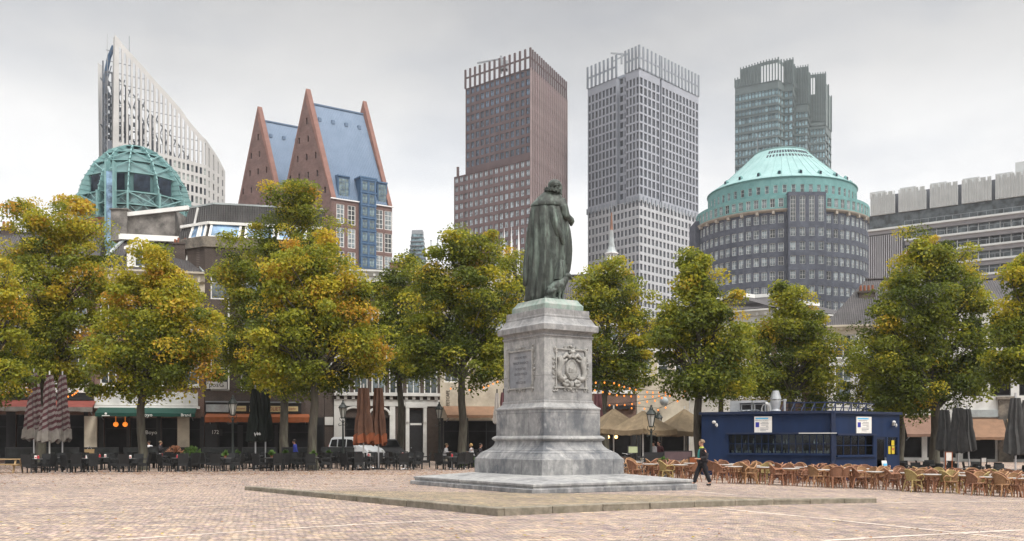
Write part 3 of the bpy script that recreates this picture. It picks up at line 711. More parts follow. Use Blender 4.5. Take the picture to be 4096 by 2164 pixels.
fins(P0,P1,15,zA,lambda t:PZ(272,428)+(PZ(233,421)-PZ(272,428))*min(1,t*1.35+.08)-(4 if t<.07 else 0),lambda t:t<.55)
fins(P1,P2,2,zA,lambda t:PZ(235,422),lambda t:False); fins(P2,P3,3,zA,lambda t:PZ(230,423),lambda t:True)
fins(P3,P4,2,zA-1,lambda t:PZ(262,430),lambda t:True)
fins(P4,P5,5,zA-6,lambda t:PZ(262,433),lambda t:True); fins(P5,P6,2,zA-6,lambda t:PZ(292,438),lambda t:True); fins(P6,P7,6,zA-11,lambda t:PZ(290,441),lambda t:t>.3); fins(P7,P8,2,zA-13,lambda t:PZ(310+60*t,446),lambda t:True)
poly_roof(T,[P0,P1,P2,P3,P4,P5,P6,P7,P8,*bkp],zA-13,'teal_st')
# --- round dark brick block with copper roof
MT['db_brick']=brick('dark_blue_brick',(.075,.087,.115),(.056,.065,.089),(.11,.117,.135),.42,.13,.8)
MT['copper']=mat('verdigris_copper',(.225,.365,.365),.75,.1,.25,stretch=(1,1,.3),stain=(.26,.40,.40),sscale=.5)
MT['copper_d']=mat('verdigris_copper_band',(.115,.25,.25),.7,.12,.3,stain=(.15,.30,.30),sscale=.5)
MT['wfr']=mat('white_window_frame',(.72,.72,.70),.5,.06,2)
MT['g_off']=glass('office_glass',(.10,.12,.13),.12,.85)
MT['g_shop']=glass('dark_shop_glass',(.010,.010,.011),.3,.3,.12)
MT['corb']=mat('sandstone_cornice',(.30,.27,.23),.8,.15,1)
def sash(w,h,nx,nz,fw=.09,fm='wfr',gm='g_off',d=.08,name='window'):
    """window frame with bars, and its pane (one mesh each)"""
    f=MB()
    f.box(-w/2,w/2,0,d,0,fw); f.box(-w/2,w/2,0,d,h-fw,h); f.box(-w/2,-w/2+fw,0,d,fw,h-fw); f.box(w/2-fw,w/2,0,d,fw,h-fw)
    b=fw*.6
    for i in range(1,nx): x=-w/2+w*i/nx; f.box(x-b/2,x+b/2,.01,d-.01,fw,h-fw)
    zs=[h*k/nz for k in range(1,nz)] if isinstance(nz,int) else [h*t for t in nz]
    for z in zs:
        f.box(-w/2+fw,w/2-fw,.012,d-.012,z-b/2,z+b/2)
    p=MB(); p.box(-w/2+.01,w/2-.01,d*.45,d*.55,.01,h-.01)
    return f.mesh(name,fm),p.mesh('pane',gm)
def wins(parent,fmsh,pmsh,places,cap=100):
    for loc,rz in places[:cap]:
        w=link('window',fmsh,parent,loc,rz); link('pane',pmsh,w)
    if len(places)>cap: many(parent,'window',[fmsh,pmsh],[(l,r_,k) for l,r_ in places[cap:] for k in (0,1)],0)
T=Tower('round_office_block','round dark brick office block with pale green copper roof and white windows','office block',3124,246)
RB=20.9; RU=18.1
def cyl_map(Rd): return lambda u_,z,d:((Rd-d)*sin(u_/Rd),-(Rd-d)*cos(u_/Rd),z)
D0=246-RB; zb0,zb1=PZ(832,D0),PZ(777,D0); zcw=[PZ(200+.7716*y,D0) for y in (870,945,1018,1090,1166,1245,1322,1400)]
nst=37; da=pi*1.06/nst; ops=[];pl=[]; wn=1.22; hn=1.95
for z in zcw:
    for i in range(nst):
        a=(i-(nst-1)/2)*da
        if abs(a)<.27: continue
        uu=a*RB; ops.append((uu-wn/2,uu+wn/2,z-hn/2,z+hn/2)); p=cyl_map(RB)(uu,z-hn/2,.12); pl.append((p,a))
pl.sort(key=lambda p:(-p[0][2]>40,abs(p[1])))
mb=MB(); cu=[(i-(nst-1)/2+.5)*da*RB for i in range(-1,nst)]
U0,U1=cu[0]-.01,cu[-1]+.01
wallgrid(mb,U0,U1,0,zb0,ops,cyl_map(RB),.35,cu); mb.lathe([(RB,0),(RB,zb0)],24,a0=-pi/2+U1/RB,a1=-pi/2+U0/RB+2*pi); mb.build('wall','db_brick',T.o)
fa,pa=sash(wn,hn,2,[.45],.06)
ops=[];pl2=[]
for i in range(nst):
    a=(i-(nst-1)/2)*da
    if abs(a)<.27: continue
    uu=a*(RB+.15); z=(zb0+zb1)/2-1.15; ops.append((uu-.55,uu+.55,z,z+2.0)); pl2.append((cyl_map(RB+.15)(uu,z,.12),a))
mb=MB(); k=(RB+.15)/RB; wallgrid(mb,U0*k,U1*k,zb0,zb1,ops,cyl_map(RB+.15),.3,[c_*k for c_ in cu]); mb.lathe([(RB+.15,zb0),(RB+.15,zb1)],24,a0=-pi/2+U1/RB,a1=-pi/2+U0/RB+2*pi); mb.lathe([(RB+.15,zb1),(RU-1,zb1+.1)],64); mb.build('copper_band','copper_d',T.o)
fb,pb=sash(1.1,2.,2,[.5],.06)
mb=MB(); mb.lathe([(RB+.02,zb0-.7),(RB+.35,zb0-.55),(RB+.6,zb0-.3),(RB+.65,zb0-.02),(RB+.1,zb0+.02)],72)
for i in range(0,72,2):
    a=i*2*pi/72
    if cos(a)<-.2: continue
    mb.T=Matrix.Rotation(a,4,'Z'); mb.box(-.3,.3,-RB-.75,-RB+.1,zb0-1.2,zb0-.5); mb.T=None
mb.build('cornice','corb',T.o)
zu1=PZ(703,246-RU); ops=[];pl3=[]
for i in range(29):
    a=(i-14)*.112; uu=a*RU; z=PZ(752,246-RU)-.9
    ops.append((uu-.45,uu+.45,z,z+1.8)); pl3.append((cyl_map(RU)(uu,z,.12),a))
mb=MB(); cu2=[(i-14.5)*.112*RU for i in range(30)]; wallgrid(mb,cu2[0],cu2[-1],zb1-.5,zu1,ops,cyl_map(RU),.3,cu2); mb.lathe([(RU,zb1-.5),(RU,zu1)],24,a0=-pi/2+cu2[-1]/RU,a1=-pi/2+cu2[0]/RU+2*pi); mb.lathe([(RU+.02,zu1-.25),(RU+.25,zu1-.1),(RU+.25,zu1+.05),(RU-.2,zu1+.15)],72); mb.build('copper_drum','copper_d',T.o)
fc,pc=sash(.9,1.8,1,[.5],.06)
ztop=PZ(592,240); mb=MB()
prof=[(RU+.1,zu1+.1),(RU-2.6,zu1+1.9),(12.6,zu1+(ztop-zu1)*.44),(9.,zu1+(ztop-zu1)*.76),(6.5,ztop)]
mb.lathe(prof,48); mb.lathe([(6.5,ztop),(6.65,ztop+.05),(6.65,ztop+.2),(0,ztop+.22)],48)
for i in range(48):   # standing seams
    a=i*2*pi/48; mb.tube([(r_*cos(a),r_*sin(a),z+.03) for r_,z in prof],.05,4,False)
mb.build('roof','copper',T.o)
for zz,r0 in ((ztop-1.2,7.75),(ztop-2.55,9.1)):
    for i in range(16):
        a=(i-7.5)*.084; mb=MB(); mb.box(-.22,.22,-.06,.06,-.55,.55)
        o=mb.build('roof_light','g_dark',T.o,loc=(r0*sin(a),-r0*cos(a),zz)); o.rotation_euler=(R(-45),0,a)
for i in range(9):
    a=(i-4)*.29; mb=MB(); mb.lathe([(.5,0),(.5,.6),(.3,1.0),(0,1.15)],10); mb.cur=1; mb.box(-.28,.28,-.56,-.48,.05,.75)
    r0=RU-1.6; mb.build('dormer',['copper_d','g_dark'],T.o,loc=(r0*sin(a),-r0*cos(a),zu1+.9),rz=a)
for i,(x) in enumerate((-6.2,6.2)):
    mb=MB(); mb.tube([(x,-1,ztop-.3),(x,-1,ztop+5.2)],[.09,.03],5); mb.build('roof_mast','steel',T.o)
# projecting middle bay
yb=-RB-1.0; hw=PX(3199,225)-PX(3124,225); zt_=zb1+.35; A=(-hw,yb); ops=[];pl4=[];pl5=[]
for i in range(4):
    x=-hw+hw*2*(i+.5)/4
    for z in zcw[1:]: ops.append((x-.62,x+.62,z-hn/2,z+hn/2)); pl4.append(((x,yb+.12,z-hn/2),0))
    ops.append((x-.62,x+.62,zcw[0]-.95,zb1-.55)); pl5.append(((x,yb+.12,zcw[0]-.95),0))
mb=MB(); wallgrid(mb,-hw,hw,0,zt_,ops,lambda a,b,c_:(a,yb+c_,b),.35); mb.quad((-hw,yb,0),(-hw,-RB+2,0),(-hw,-RB+2,zt_),(-hw,yb,zt_)); mb.quad((hw,yb,0),(hw,-RB+2,0),(hw,-RB+2,zt_),(hw,yb,zt_)); mb.quad((-hw,yb,zt_),(hw,yb,zt_),(hw,-RB+2,zt_),(-hw,-RB+2,zt_)); mb.build('bay','db_brick',T.o)
fd,pd=sash(1.24,hn,2,[.45],.06); fe,pe=sash(1.24,zb1-.55-zcw[0]+.95,2,[.2,.36,.52,.68,.84],.07)
wins(T.o,fe,pe,pl5); wins(T.o,fd,pd,pl4[:12]); wins(T.o,fa,pa,pl[:36]+[], 36); wins(T.o,fb,pb,pl2[6:28],22); wins(T.o,fc,pc,pl3[4:26],22)
rest=[(l,r_,k) for l,r_ in pl[36:] for k in (0,1)]; many(T.o,'window',[fa,pa],rest+[],0)
many(T.o,'window',[fb,pb],[(l,r_,k) for l,r_ in pl2[:6]+pl2[28:] for k in (0,1)],0); many(T.o,'window',[fc,pc],[(l,r_,k) for l,r_ in pl3[:4]+pl3[26:] for k in (0,1)],0); many(T.o,'window',[fd,pd],[(l,r_,k) for l,r_ in pl4[12:] for k in (0,1)],0)
for s in (-1,1):
    mb=MB(); mb.box(s*(RB+.2)-.9*(1 if s<0 else -0.1),s*(RB+.2)+.9*(1 if s>0 else -.1)+(1.2 if s<0 else .0),-2,6,0,zb1-.6 if s>0 else zb0+1.2); mb.build('stair_wall','db_brick',T.o)
# --- twin steep-gabled brick blocks with blue metal roofs
MT['gab_brick']=brick('purple_red_brick',(.155,.095,.085),(.12,.075,.07),(.17,.13,.12),.4,.14,.85)
MT['gab_edge']=mat('red_brick_coping',(.215,.115,.095),.8,.15,.6)
def bluem():
    m,nt,b=nt_new('blue_metal_roof'); v=vec(nt)
    c=ramp(nt,noise(nt,v,.4),[(.3,(.085,.135,.21)),(.7,(.112,.165,.25))]); nt.links.new(c,b.inputs['Base Color'])
    b.inputs['Roughness'].default_value=.5; b.inputs['Metallic'].default_value=.1
    return m
MT['blue_m']=bluem(); MT['blue_f']=mat('blue_window_frame',(.05,.105,.19),.5,.12,.8)
MT['g_bay']=glass('bay_glass',(.10,.14,.15),.12)
def gabled(label,off):
    ox,oy=off
    A=(-42.6+ox,230+oy); T=thing('gabled_building',label,'building',(A[0],A[1],0)); ang=atan2(9,13.2)
    T.rotation_euler=(0,0,ang)      # local x along the eaves front, y back along the gable wall
    ze=PZ(790,230); za=PZ(372,234.5); L=16.; Wd=16.6
    # gable wall direction in local axes
    gd=Vector((-13.9,9.)); gd=Vector((gd.x*cos(-ang)-gd.y*sin(-ang),gd.x*sin(-ang)+gd.y*cos(-ang))); gx,gy=gd.x,gd.y
    def gp_(t,x=0): return (x+gx*t,gy*t)     # point at fraction t across the gable
    apex_t=.5
    # gable walls (front one faces the square's left): slab with slit openings
    def zline(t): return ze+(za-ze)*(1-abs(t-.5)/.5)
    rows=[]; nz=9
    slits=[]
    for k in range(9):
        z=za-7.5-k*4.35
        wloc=(za-z)/(za-ze)*.5
        n=max(1,int(wloc*2*Wd/3.1)); n=min(n,5)
        for i in range(n):
            t=.5+((i-(n-1)/2)*3.0+ (.8 if k%2 else -.2))/Wd
            if abs(t-.5)<wloc-.06 and z>ze: slits.append((t,z))
    mb=MB(); p0,p1,pa=gp_(0),gp_(1),gp_(.5)
    ops=[(t*Wd-.27,t*Wd+.27,z,z+1.5) for t,z in slits]
    dirx,diry=gx/Wd,gy/Wd; nx_,ny_=diry,-dirx     # inward normal is +local-ish
    if nx_<0: nx_,ny_=-nx_,-ny_
    fm=lambda u_,z,d:(dirx*u_+nx_*d,diry*u_+ny_*d,z)
    wallgrid(mb,0,Wd,0,ze,[],fm,.4)
    # triangle as strips with slits cut out
    zsx=sorted({ze,za,*[o[2] for o in ops],*[o[3] for o in ops]})
    for z0,z1 in zip(zsx,zsx[1:]):
        def lim(z): f=(za-z)/(za-ze)*Wd/2; return Wd/2-f,Wd/2+f
        l0,r0=lim(z0); l1,r1=lim(z1)
        cut=sorted([(a,b) for a,b,c_,d in ops if c_<=z0+1e-6 and d>=z1-1e-6]); x=None
        us=[(None,)]+cut; prev0,prev1=l0,l1
        for a,b in cut:
            mb.quad(fm(prev0,z0,0),fm(a,z0,0),fm(a,z1,0),fm(prev1,z1,0)); prev0=prev1=b
        mb.quad(fm(prev0,z0,0),fm(r0,z0,0),fm(r1,z1,0),fm(prev1,z1,0))
    for a,b,c_,d in ops:
        mb.quad(fm(a,c_,0),fm(b,c_,0),fm(b,c_,.5),fm(a,c_,.5)); mb.quad(fm(a,c_,0),fm(a,c_,.5),fm(a,d,.5),fm(a,d,0)); mb.quad(fm(b,c_,0),fm(b,d,0),fm(b,d,.5),fm(b,c_,.5)); mb.quad(fm(a,d,0),fm(a,d,.5),fm(b,d,.5),fm(b,d,0))
    mb.build('gable_wall','gab_brick',T)
    for t,z in slits:
        p=fm(t*Wd,z,.45); pm=MB(); pm.box(-.27,.27,0,.05,0,1.5); pm.build('window','g_dark',T,loc=p,rz=atan2(diry,dirx))
    # sloping brick copings of both gable ends (front faces of the thick gable walls)
    for x0,x1,nm in ((0.0,1.15,'gable_coping'),(L-1.0,L+.0,'gable_coping')):
        mb=MB()
        for t0,t1 in ((0,.5),(1,.5)):
            q0,q1=gp_(t0,x0),gp_(t0,x1); r0,r1=gp_(t1,x0),gp_(t1,x1); n0=-.35 if t0==0 else .35
            a0=(q0[0],q0[1]+n0,ze-.3); a1=(q1[0],q1[1]+n0,ze-.3); b0=(r0[0],r0[1],za+1.1); b1=(r1[0],r1[1],za+1.1)
            mb.quad(a0,a1,b1,b0)
            for a,b in ((a0,b0),(a1,b1)):
                mb.quad(a,b,(b[0],b[1],b[2]-3.2),(a[0],a[1]+(.9 if t0==0 else -.9),a[2]))
        mb.build(nm,'gab_edge',T)
    # far gable wall and back walls
    mb=MB(); f0,f1,fa_=gp_(0,L),gp_(1,L),gp_(.5,L)
    mb.add([(*f0,0),(*f1,0),(*f1,ze),(*fa_,za),(*f0,ze)],[(0,1,2,3,4)]); mb.quad((*p1,0),(*f1,0),(*f1,ze),(*p1,ze)); mb.build('wall','gab_brick',T)
    # corrugated roof
    mb=MB(); zr=za-2.4; x0,x1=1.1,L-.95; n=62; V=[];Fc=[]
    for side in (0,1):
        o=len(V)
        for i in range(n+1):
            x=x0+(x1-x0)*i/n; d=.10 if i%2 else 0.
            q=gp_(side,x); r_=gp_(.5,x)
            V+=[(q[0],q[1]+(d if side==0 else -d)+.25*(1 if side==0 else -1),ze+.2),(r_[0],r_[1],zr+.1-d)]
        for i in range(n): Fc.append((o+2*i,o+2*i+2,o+2*i+3,o+2*i+1))
    mb.add(V,Fc); mb.build('roof','blue_m',T)
    mb=MB(); a,b=gp_(.5,x0),gp_(.5,x1); mb.bar((*a,zr+.15),(*b,zr+.15),.45,.35); mb.build('ridge_cap','blue_m',T)
    for i in range(4):
        x=x0+(x1-x0)*(i+.4)/4; t=.045; q=gp_(.5-t*1.6,x); z=zr-(zr-ze)*t*3.2-.4
        mb=MB(); mb.box(-.4,.4,-.35,.5,-.4,.5); mb.build('roof_vent','blue_m',T,loc=(q[0],q[1],z))
    # front wall with tall white windows, blue glazed bay, dormers
    cols=[2.3,5.2,12.55,14.95] ; ww=2.0; wh=4.65; rows=[ze-1.2-5.55*k-wh for k in range(9)]
    ops=[];pl=[]
    for z in rows:
        for c_ in cols: ops.append((c_-ww/2,c_+ww/2,z,z+wh)); pl.append(((c_,.12,z),0))
    mb=MB(); wallgrid(mb,0,L,0,ze,ops,lambda a,b,c_:(a,c_,b),.4); mb.build('front_wall','gab_brick',T)
    fs,ps=sash(ww,wh,2,4,.15); wins(T,fs,ps,pl)
    mb=MB(); mb.box(-.25,L+.4,-.35,.0,ze-.25,ze); mb.build('eaves_gutter','white_st',T)
    bx0,bx1=7.1,11.2; zt=ze+5.6
    mb=MB(); mb.box(bx0,bx1,-.9,3.2,ze-52,zt)
    for z in [zt-.2-3.05*k for k in range(18)]: mb.box(bx0-.12,bx1+.12,-1.08,-.902,z-.3,z+.12)
    mb.box(bx0-.3,bx1+.3,-1.15,3.6,zt,zt+.35)
    for x in (bx0+.2,(bx0+bx1)/2,bx1-.2): mb.box(x-.17,x+.17,-1.04,-.901,ze-52,zt)
    mb.build('glazed_bay','blue_f',T)
    f2,p2=sash(1.45,2.3,2,[.36,.7],.12,'blue_f','g_bay'); wins(T,f2,p2,[((x,-.99,zt-3.0-3.05*k),0) for k in range(17) for x in (bx0+1.12,bx1-1.12)],40)
    for x in (3.4,13.6):
        w=3.1 if x<5 else 2.7; mb=MB(); mb.prismx([(.6,ze+.3),(.6,ze+5.4),(.3,ze+5.5),(.3,ze+5.8),(3.2,ze+6.2),(3.2,ze+.3)],x-w/2,x+w/2)
        mb.build('dormer','blue_f',T); f3,p3=sash(w-.4,4.6,3,5,.12,'blue_f','g_bay'); wins(T,f3,p3,[((x,.5,ze+.6),0)])
    return T
gabled('front twin of two steep brick gables with blue metal roof and tall white windows',(0,0))
gabled('rear brick gable with blue metal roof, partly hidden behind its taller-looking twin',(-14.9,12.5))
# --- white sail-shaped tower
MT['sail']=mat('pale_sail_cladding',(.42,.42,.415),.6,.1,.15)
MT['sail_d']=mat('dark_lattice_steel',(.10,.115,.14),.5,.2,.5)
MT['g_pan']=glass('spandrel_glass',(.24,.27,.26),.15,.4)
T=Tower('sail_shaped_tower','tall white tower with a curved sail profile and slotted screen, leftmost on the skyline','skyscraper',427,330)
Q0=T.P(430,330); Q1=T.P(822,350); Q2=T.P(901,363); LL=math.dist(Q0,Q1); a1=atan2(Q1[1]-Q0[1],Q1[0]-Q0[0]); L2=math.dist(Q1,Q2); a2=atan2(Q2[1]-Q1[1],Q2[0]-Q1[0])
topc=[(458,136),(500,192),(561,258),(617,324),(673,384),(723,441),(752,483),(812,549),(845,589),(873,632),(901,687)]
def along(px):   # distance along the two front segments at a photo column
    if px<=822: return LL*((px-430)/392)
    return LL+L2*((px-822)/79)
tc_=[]
for px,py in topc:
    D=330+(px-430)/392*20 if px<=822 else 350+(px-822)/79*13
    tc_.append((along(px),PZ(py,D)))
def ztopf(s):
    if s<=tc_[0][0]: return tc_[0][1]
    for (a,b),(c_,d) in zip(tc_,tc_[1:]):
        if s<=c_: return b+(d-b)*(s-a)/(c_-a)
    return tc_[-1][1]
def sm(u_,z,d):
    if u_<=LL: x,y=Q0[0]+cos(a1)*u_-sin(a1)*d,Q0[1]+sin(a1)*u_+cos(a1)*d
    else: x,y=Q1[0]+cos(a2)*(u_-LL)-sin(a2)*d,Q1[1]+sin(a2)*(u_-LL)+cos(a2)*d
    return (x,y,z)
zslit=PZ(559,331); mb=MB(); us=[along(px) for px in np.arange(474,905,18.)]
slw=.56*(us[1]-us[0]); mb_=mb; dep=.55; colz=[]
edge=[0.]
for s in us: edge+=[s-slw/2+.4,s+slw/2+.4]
edge=[e for e in edge if e<LL+L2-.5]+[LL+L2]
zslits=lambda s: zslit-(s/LL)*3.2
pl=[]; panes=[]
for i in range(len(edge)-1):
    a,b=edge[i],edge[i+1]; m=(a+b)/2; slot=(i%2==1)
    za_,zb_=ztopf(a),ztopf(b)
    if i==0: za_,zb_=ztopf(tc_[0][0]),ztopf(b)
    if not slot:
        if i==0:
            mb.add([sm(0,0,0),sm(b,0,0),sm(b,zb_,0),sm(tc_[0][0],za_,0)],[(0,1,2,3)])
        else: mb.quad(sm(a,0,0),sm(b,0,0),sm(b,zb_,0),sm(a,za_,0))
        for e in (a,b):
            zz=ztopf(e)
            mb.quad(sm(e,0,0),sm(e,0,dep),sm(e,zz-.5,dep),sm(e,zz-.5,0))
    else:
        cut=min(za_,zb_)-2.3 if m<LL*.97 else min(za_,zb_)-1.5
        zs_=zslits(m); 
        mb.quad(sm(a,cut+(za_-min(za_,zb_)),0),sm(b,cut+(zb_-min(za_,zb_)),0),sm(b,zb_,0),sm(a,za_,0))
        z=zs_; k=0
        while z>24:
            mb.quad(sm(a,z-1.25,0),sm(b,z-1.25,0),sm(b,z,0),sm(a,z,0))
            panes.append((a,b,z-3.6,z-1.25)); z-=3.6; k+=1
        if cut<zs_:
            pass
mb.build('sail_screen','sail',T.o)
pl=[]
w0=slw; me1=MB(); me1.box(-w0/2,w0/2,-.03,.03,0,2.35); m1=me1.mesh('window','g_pan'); me2=MB(); me2.box(-w0/2,w0/2,-.03,.03,0,2.35); m2=me2.mesh('window','g_dark')
for a,b,z0,z1 in panes:
    p=sm((a+b)/2,z0,.3); pl.append((p,a1 if (a+b)/2<LL else a2,rnd.choice((0,0,0,1)) if a<LL*.8 else rnd.choice((0,1,1))))
pl.sort(key=lambda p:-p[0][2]); many(T.o,'window',[m1,m2],pl)
# the body behind the screen: stepped roof terraces, glass atrium and lattice
mb=MB(); n=10
for i in range(n):
    s0,s1=LL*(.02+.96*i/n),LL*(.02+.96*(i+1)/n); zt=min(ztopf(s1)-21+4*sin(i*2.1)-(8 if i<1 else 0),zslit+33)
    P=[sm(s0,0,3.5)[:2],sm(s1,0,3.5)[:2],sm(s1,0,13)[:2],sm(s0,0,13)[:2]]; mb.prism(P,0,max(zt-22,zslit-6))
mb.build('body','sail_d',T.o)
mb=MB(); P=[sm(LL,0,2)[:2],sm(LL+L2-1,0,2)[:2],sm(LL+L2-1,0,13)[:2],sm(LL,0,13)[:2]]; mb.prism(P,0,ztopf(LL+L2)-1); mb.quad(sm(0,0,1.2),sm(LL,0,1.2),sm(LL,zslit-4.,1.2),sm(0,zslit,1.2)); mb.build('body','sail_d',T.o)
mb=MB()
for i in range(15):
    s0,s1=LL*i/15,LL*(i+1)/15
    za0,za1=ztopf(max(s0,3))-12,ztopf(max(s1,3))-12
    for dz in (0,-16,-30,-44):
        zz0,zz1=za0+dz,za1+dz
        if zz1>zslit-8: mb.bar(sm(s0,zz0,2.5),sm(s1,zz1,2.5),.32); mb.bar(sm(s0,zz0-6,4),sm(s1,zz1+3,4),.3); mb.bar(sm(s0,zz0,9),sm(s1,zz1-4,9),.34)
    mb.bar(sm(s0,zslit-5,3),sm(s0,za0,3),.35)
    for k in range(14):
        z=zslit+2+k*3.6
        if z<za0+8: mb.bar(sm(s0,z,2.),sm(s1,z,2.),.16)
mb.build('lattice','sail_d',T.o)
rz_=random.Random(4); mb=MB()
for i in range(26):
    s0,s1=LL*(.03+.94*i/26),LL*(.03+.94*(i+1)/26); top=ztopf(s1)-15-6*abs(sin(i*1.3)); z=zslit-4
    while z<top:
        hh=rz_.choice((.5,.9,1.5,.7)); mb.bar(sm(s0,z,5.+rz_.random()),sm(s1,z-rz_.choice((0,0,1.4,-1.2)),5.),.3,hh); z+=hh+rz_.choice((.7,1.1,1.9))
    mb.bar(sm(s0,zslit-5,5.2),sm(s0,top+2,5.2),.4)
mb.build('atrium_frame','sail_d',T.o)
# edge of the screen and the narrow second blade on the left, with the side wall between
zt0=PZ(136,330); mb=MB(); e0=tc_[0][0]
mb.add([sm(0,0,0),sm(0,0,2.),sm(e0,zt0,0),sm(e0,zt0,2.)],[(0,1,3,2)]); mb.build('screen_edge','sail',T.o)
B0=T.P(398,346); zb=PZ(249,346); mb=MB(); d=(-.3,1.)
mb.add([(B0[0]+.9,B0[1],0),(B0[0]+2.2,B0[1]+.5,0),(B0[0],B0[1]+.5,zb-4),(B0[0]-.6,B0[1],zb),(B0[0]+1.2,B0[1]+4,0),(B0[0]-.4,B0[1]+4,zb)],[(0,1,2,3),(0,3,5,4),(1,4,5,2),(3,2,5)]); mb.build('side_blade','sail',T.o)
mb=MB(); A=sm(0,0,1.5); zz=PZ(365,340)
mb.quad((A[0]+.2,A[1],0),(B0[0]+2,B0[1]+.6,0),(B0[0]+1.2,B0[1]+.6,zz+9),(A[0]+.8,A[1],zz-3)); mb.build('side_glazing','g_blue',T.o)
mb=MB()
for k in range(18):
    z=zz-4-k*3.6; mb.bar((A[0]+.1,A[1]-.25,z),(B0[0]+1.6,B0[1]+.2,z+1.2),.3)
    mb.bar((A[0]+.1,A[1]-.3,z),(A[0]*.5+B0[0]*.5+.8,(A[1]+B0[1])/2-.1,z+3.6),.3)
for s_ in (.35,.7): mb.bar((A[0]*(1-s_)+B0[0]*s_+.9,A[1]*(1-s_)+B0[1]*s_-.2,0),(A[0]*(1-s_)+B0[0]*s_+.6,A[1]*(1-s_)+B0[1]*s_-.2,zz+16*s_),.4)
mb.build('side_lattice','sail_d',T.o)
ar=[T.P(*p[:2]) for p in ((455,336),(437,337),(426,338),(421,340),(426,341))]; az=[PZ(y,338) for y in (193,232,280,330,362)]
mb=MB(); mb.tube([(x,y,z) for (x,y),z in zip(ar,az)],.75,6); mb.build('curved_rib','blue_f',T.o)
mb=MB(); p=sm(e0+5,0,1); mb.tube([(p[0],p[1],ztopf(e0+5)-.5),(p[0],p[1],ztopf(e0+5)+6)],.12,4); mb.build('roof_mast','steel',T.o)
# --- green steel drum with ribs
MT['green_st']=mat('sea_green_steel',(.165,.305,.31),.6,.14,.6,stain=(.21,.36,.36),sscale=.8)
MT['green_d']=mat('dark_green_panel',(.085,.165,.17),.5,.1,.6)
MT['g_green']=glass('green_glass',(.12,.21,.22),.12)
MT['red_base']=mat('red_brick_drum',(.24,.085,.075),.8,.15,.8)
T=Tower('green_domed_tower','squat round tower with curved sea-green steel ribs and louvres above red brick','tower',538,165)
zk=PZ(868,157); z1=PZ(590,165); H_=z1-zk
prof=[(9.0,0),(9.1,.12),(8.95,.28),(8.3,.47),(7.1,.65),(5.6,.80),(3.4,.94),(1.2,1.02)]
NR=12
def pf(t):
    for (r0,a),(r1,b) in zip(prof,prof[1:]):
        if t<=b: return r0+(r1-r0)*(t-a)/(b-a)
    return prof[-1][0]
for i in range(NR):
    a=2*pi*(i+.5)/NR-pi/2; mb=MB(); mb.T=Matrix.Rotation(a,4,'Z')
    N_=16; steps=[]
    for k in range(N_+1):
        t=k/N_*.97; steps.append((pf(t)+.35*(.3+((k*.33)%1)),pf(t)-2.4,zk+H_*t))
    for (r0,q0,za_),(r1,q1,zb_) in zip(steps,steps[1:]):
        mb.add([(q0,-.09,za_),(r0,-.09,za_),(r1,-.09,zb_),(q1,-.09,zb_),(q0,.09,za_),(r0,.09,za_),(r1,.09,zb_),(q1,.09,zb_)],[(0,1,2,3),(4,7,6,5),(1,5,6,2),(0,3,7,4)])
        mb.box(q0,r0+.14,-.15,.15,za_-.05,za_+.04)
    mb.bar((pf(0)+.35,0,zk),(pf(0)+.5,0,zk+.3*H_),.3); mb.T=None
    mb.build('rib','green_st',T.o)
for t,w in ((.0,.3),(.15,.2),(.30,.3),(.55,.16),(.72,.22),(.86,.22),(.975,.3)):
    mb=MB(); r_=pf(t)-.1; mb.lathe([(r_-w,zk+H_*t-.08),(r_+.1,zk+H_*t-.08),(r_+.1,zk+H_*t+.08),(r_-w,zk+H_*t+.08),(r_-w,zk+H_*t-.08)],NR,a0=2*pi*.5/NR-pi/2,a1=2*pi*1.5/NR-pi/2+2*pi-2*pi/NR); mb.build('ring_beam','green_st',T.o)
def pol(a,t,dr=0): r_=pf(t)+dr; return (r_*cos(a),r_*sin(a),zk+H_*t)
for i in range(NR):
    a0,a1_=2*pi*(i+.5)/NR-pi/2,2*pi*(i+1.5)/NR-pi/2; am=(a0+a1_)/2; mb=MB()
    for t0,t1 in ((.0,.15),(.15,.30)):
        for k in range(2):
            b0,b1=a0+(a1_-a0)*k/2,a0+(a1_-a0)*(k+1)/2
            mb.bar(pol(b0,t0,-.2),pol(b1,t1,-.2),.07); mb.bar(pol(b1,t0,-.2),pol(b0,t1,-.2),.07)
    if i%2: mb.bar(pol(a0,.56,.1),pol(a1_,.70,.1),.17); mb.bar(pol(a0,.75,.1),pol(a1_,.86,.1),.16); mb.bar(pol(a0,.14,.15),pol(a1_,.29,.15),.17)
    else: mb.bar(pol(a1_,.56,.1),pol(a0,.70,.1),.17); mb.bar(pol(a1_,.75,.1),pol(a0,.86,.1),.16); mb.bar(pol(a1_,.14,.15),pol(a0,.29,.15),.17)
    mb.build('brace','green_st',T.o)
mb=MB(); mb.lathe([(7.8,zk),(8.1,zk+.3*H_)],28); mb.build('gallery_glass','g_green',T.o)
mb=MB(); mb.lathe([(7.3,zk+.3*H_),(7.3,zk+.53*H_),(7.3,zk+.55*H_),(6.9,zk+.6*H_),(5.2,zk+.78*H_),(3.,zk+.92*H_),(0,zk+.97*H_)],28); mb.build('inner_drum','green_d',T.o)
for i in range(NR):
    a=2*pi*(i+1)/NR-pi/2; mb=MB(); mb.box(-1.25,1.25,-.06,.06,0,2.6); r_=7.4; mb.build('window','g_dark',T.o,loc=(r_*cos(a),r_*sin(a),zk+.34*H_),rz=a+pi/2)
for k in range(9):
    t=.545+.04*k; mb=MB(); r_=min(pf(t)-1.3,7.6-.02*k-.35*max(0,k-3)); mb.lathe([(r_+.35,zk+H_*t-.12),(r_,zk+H_*t+.14)],28); mb.build('louvre','green_st',T.o)
zq=12; ops=[];pl=[]
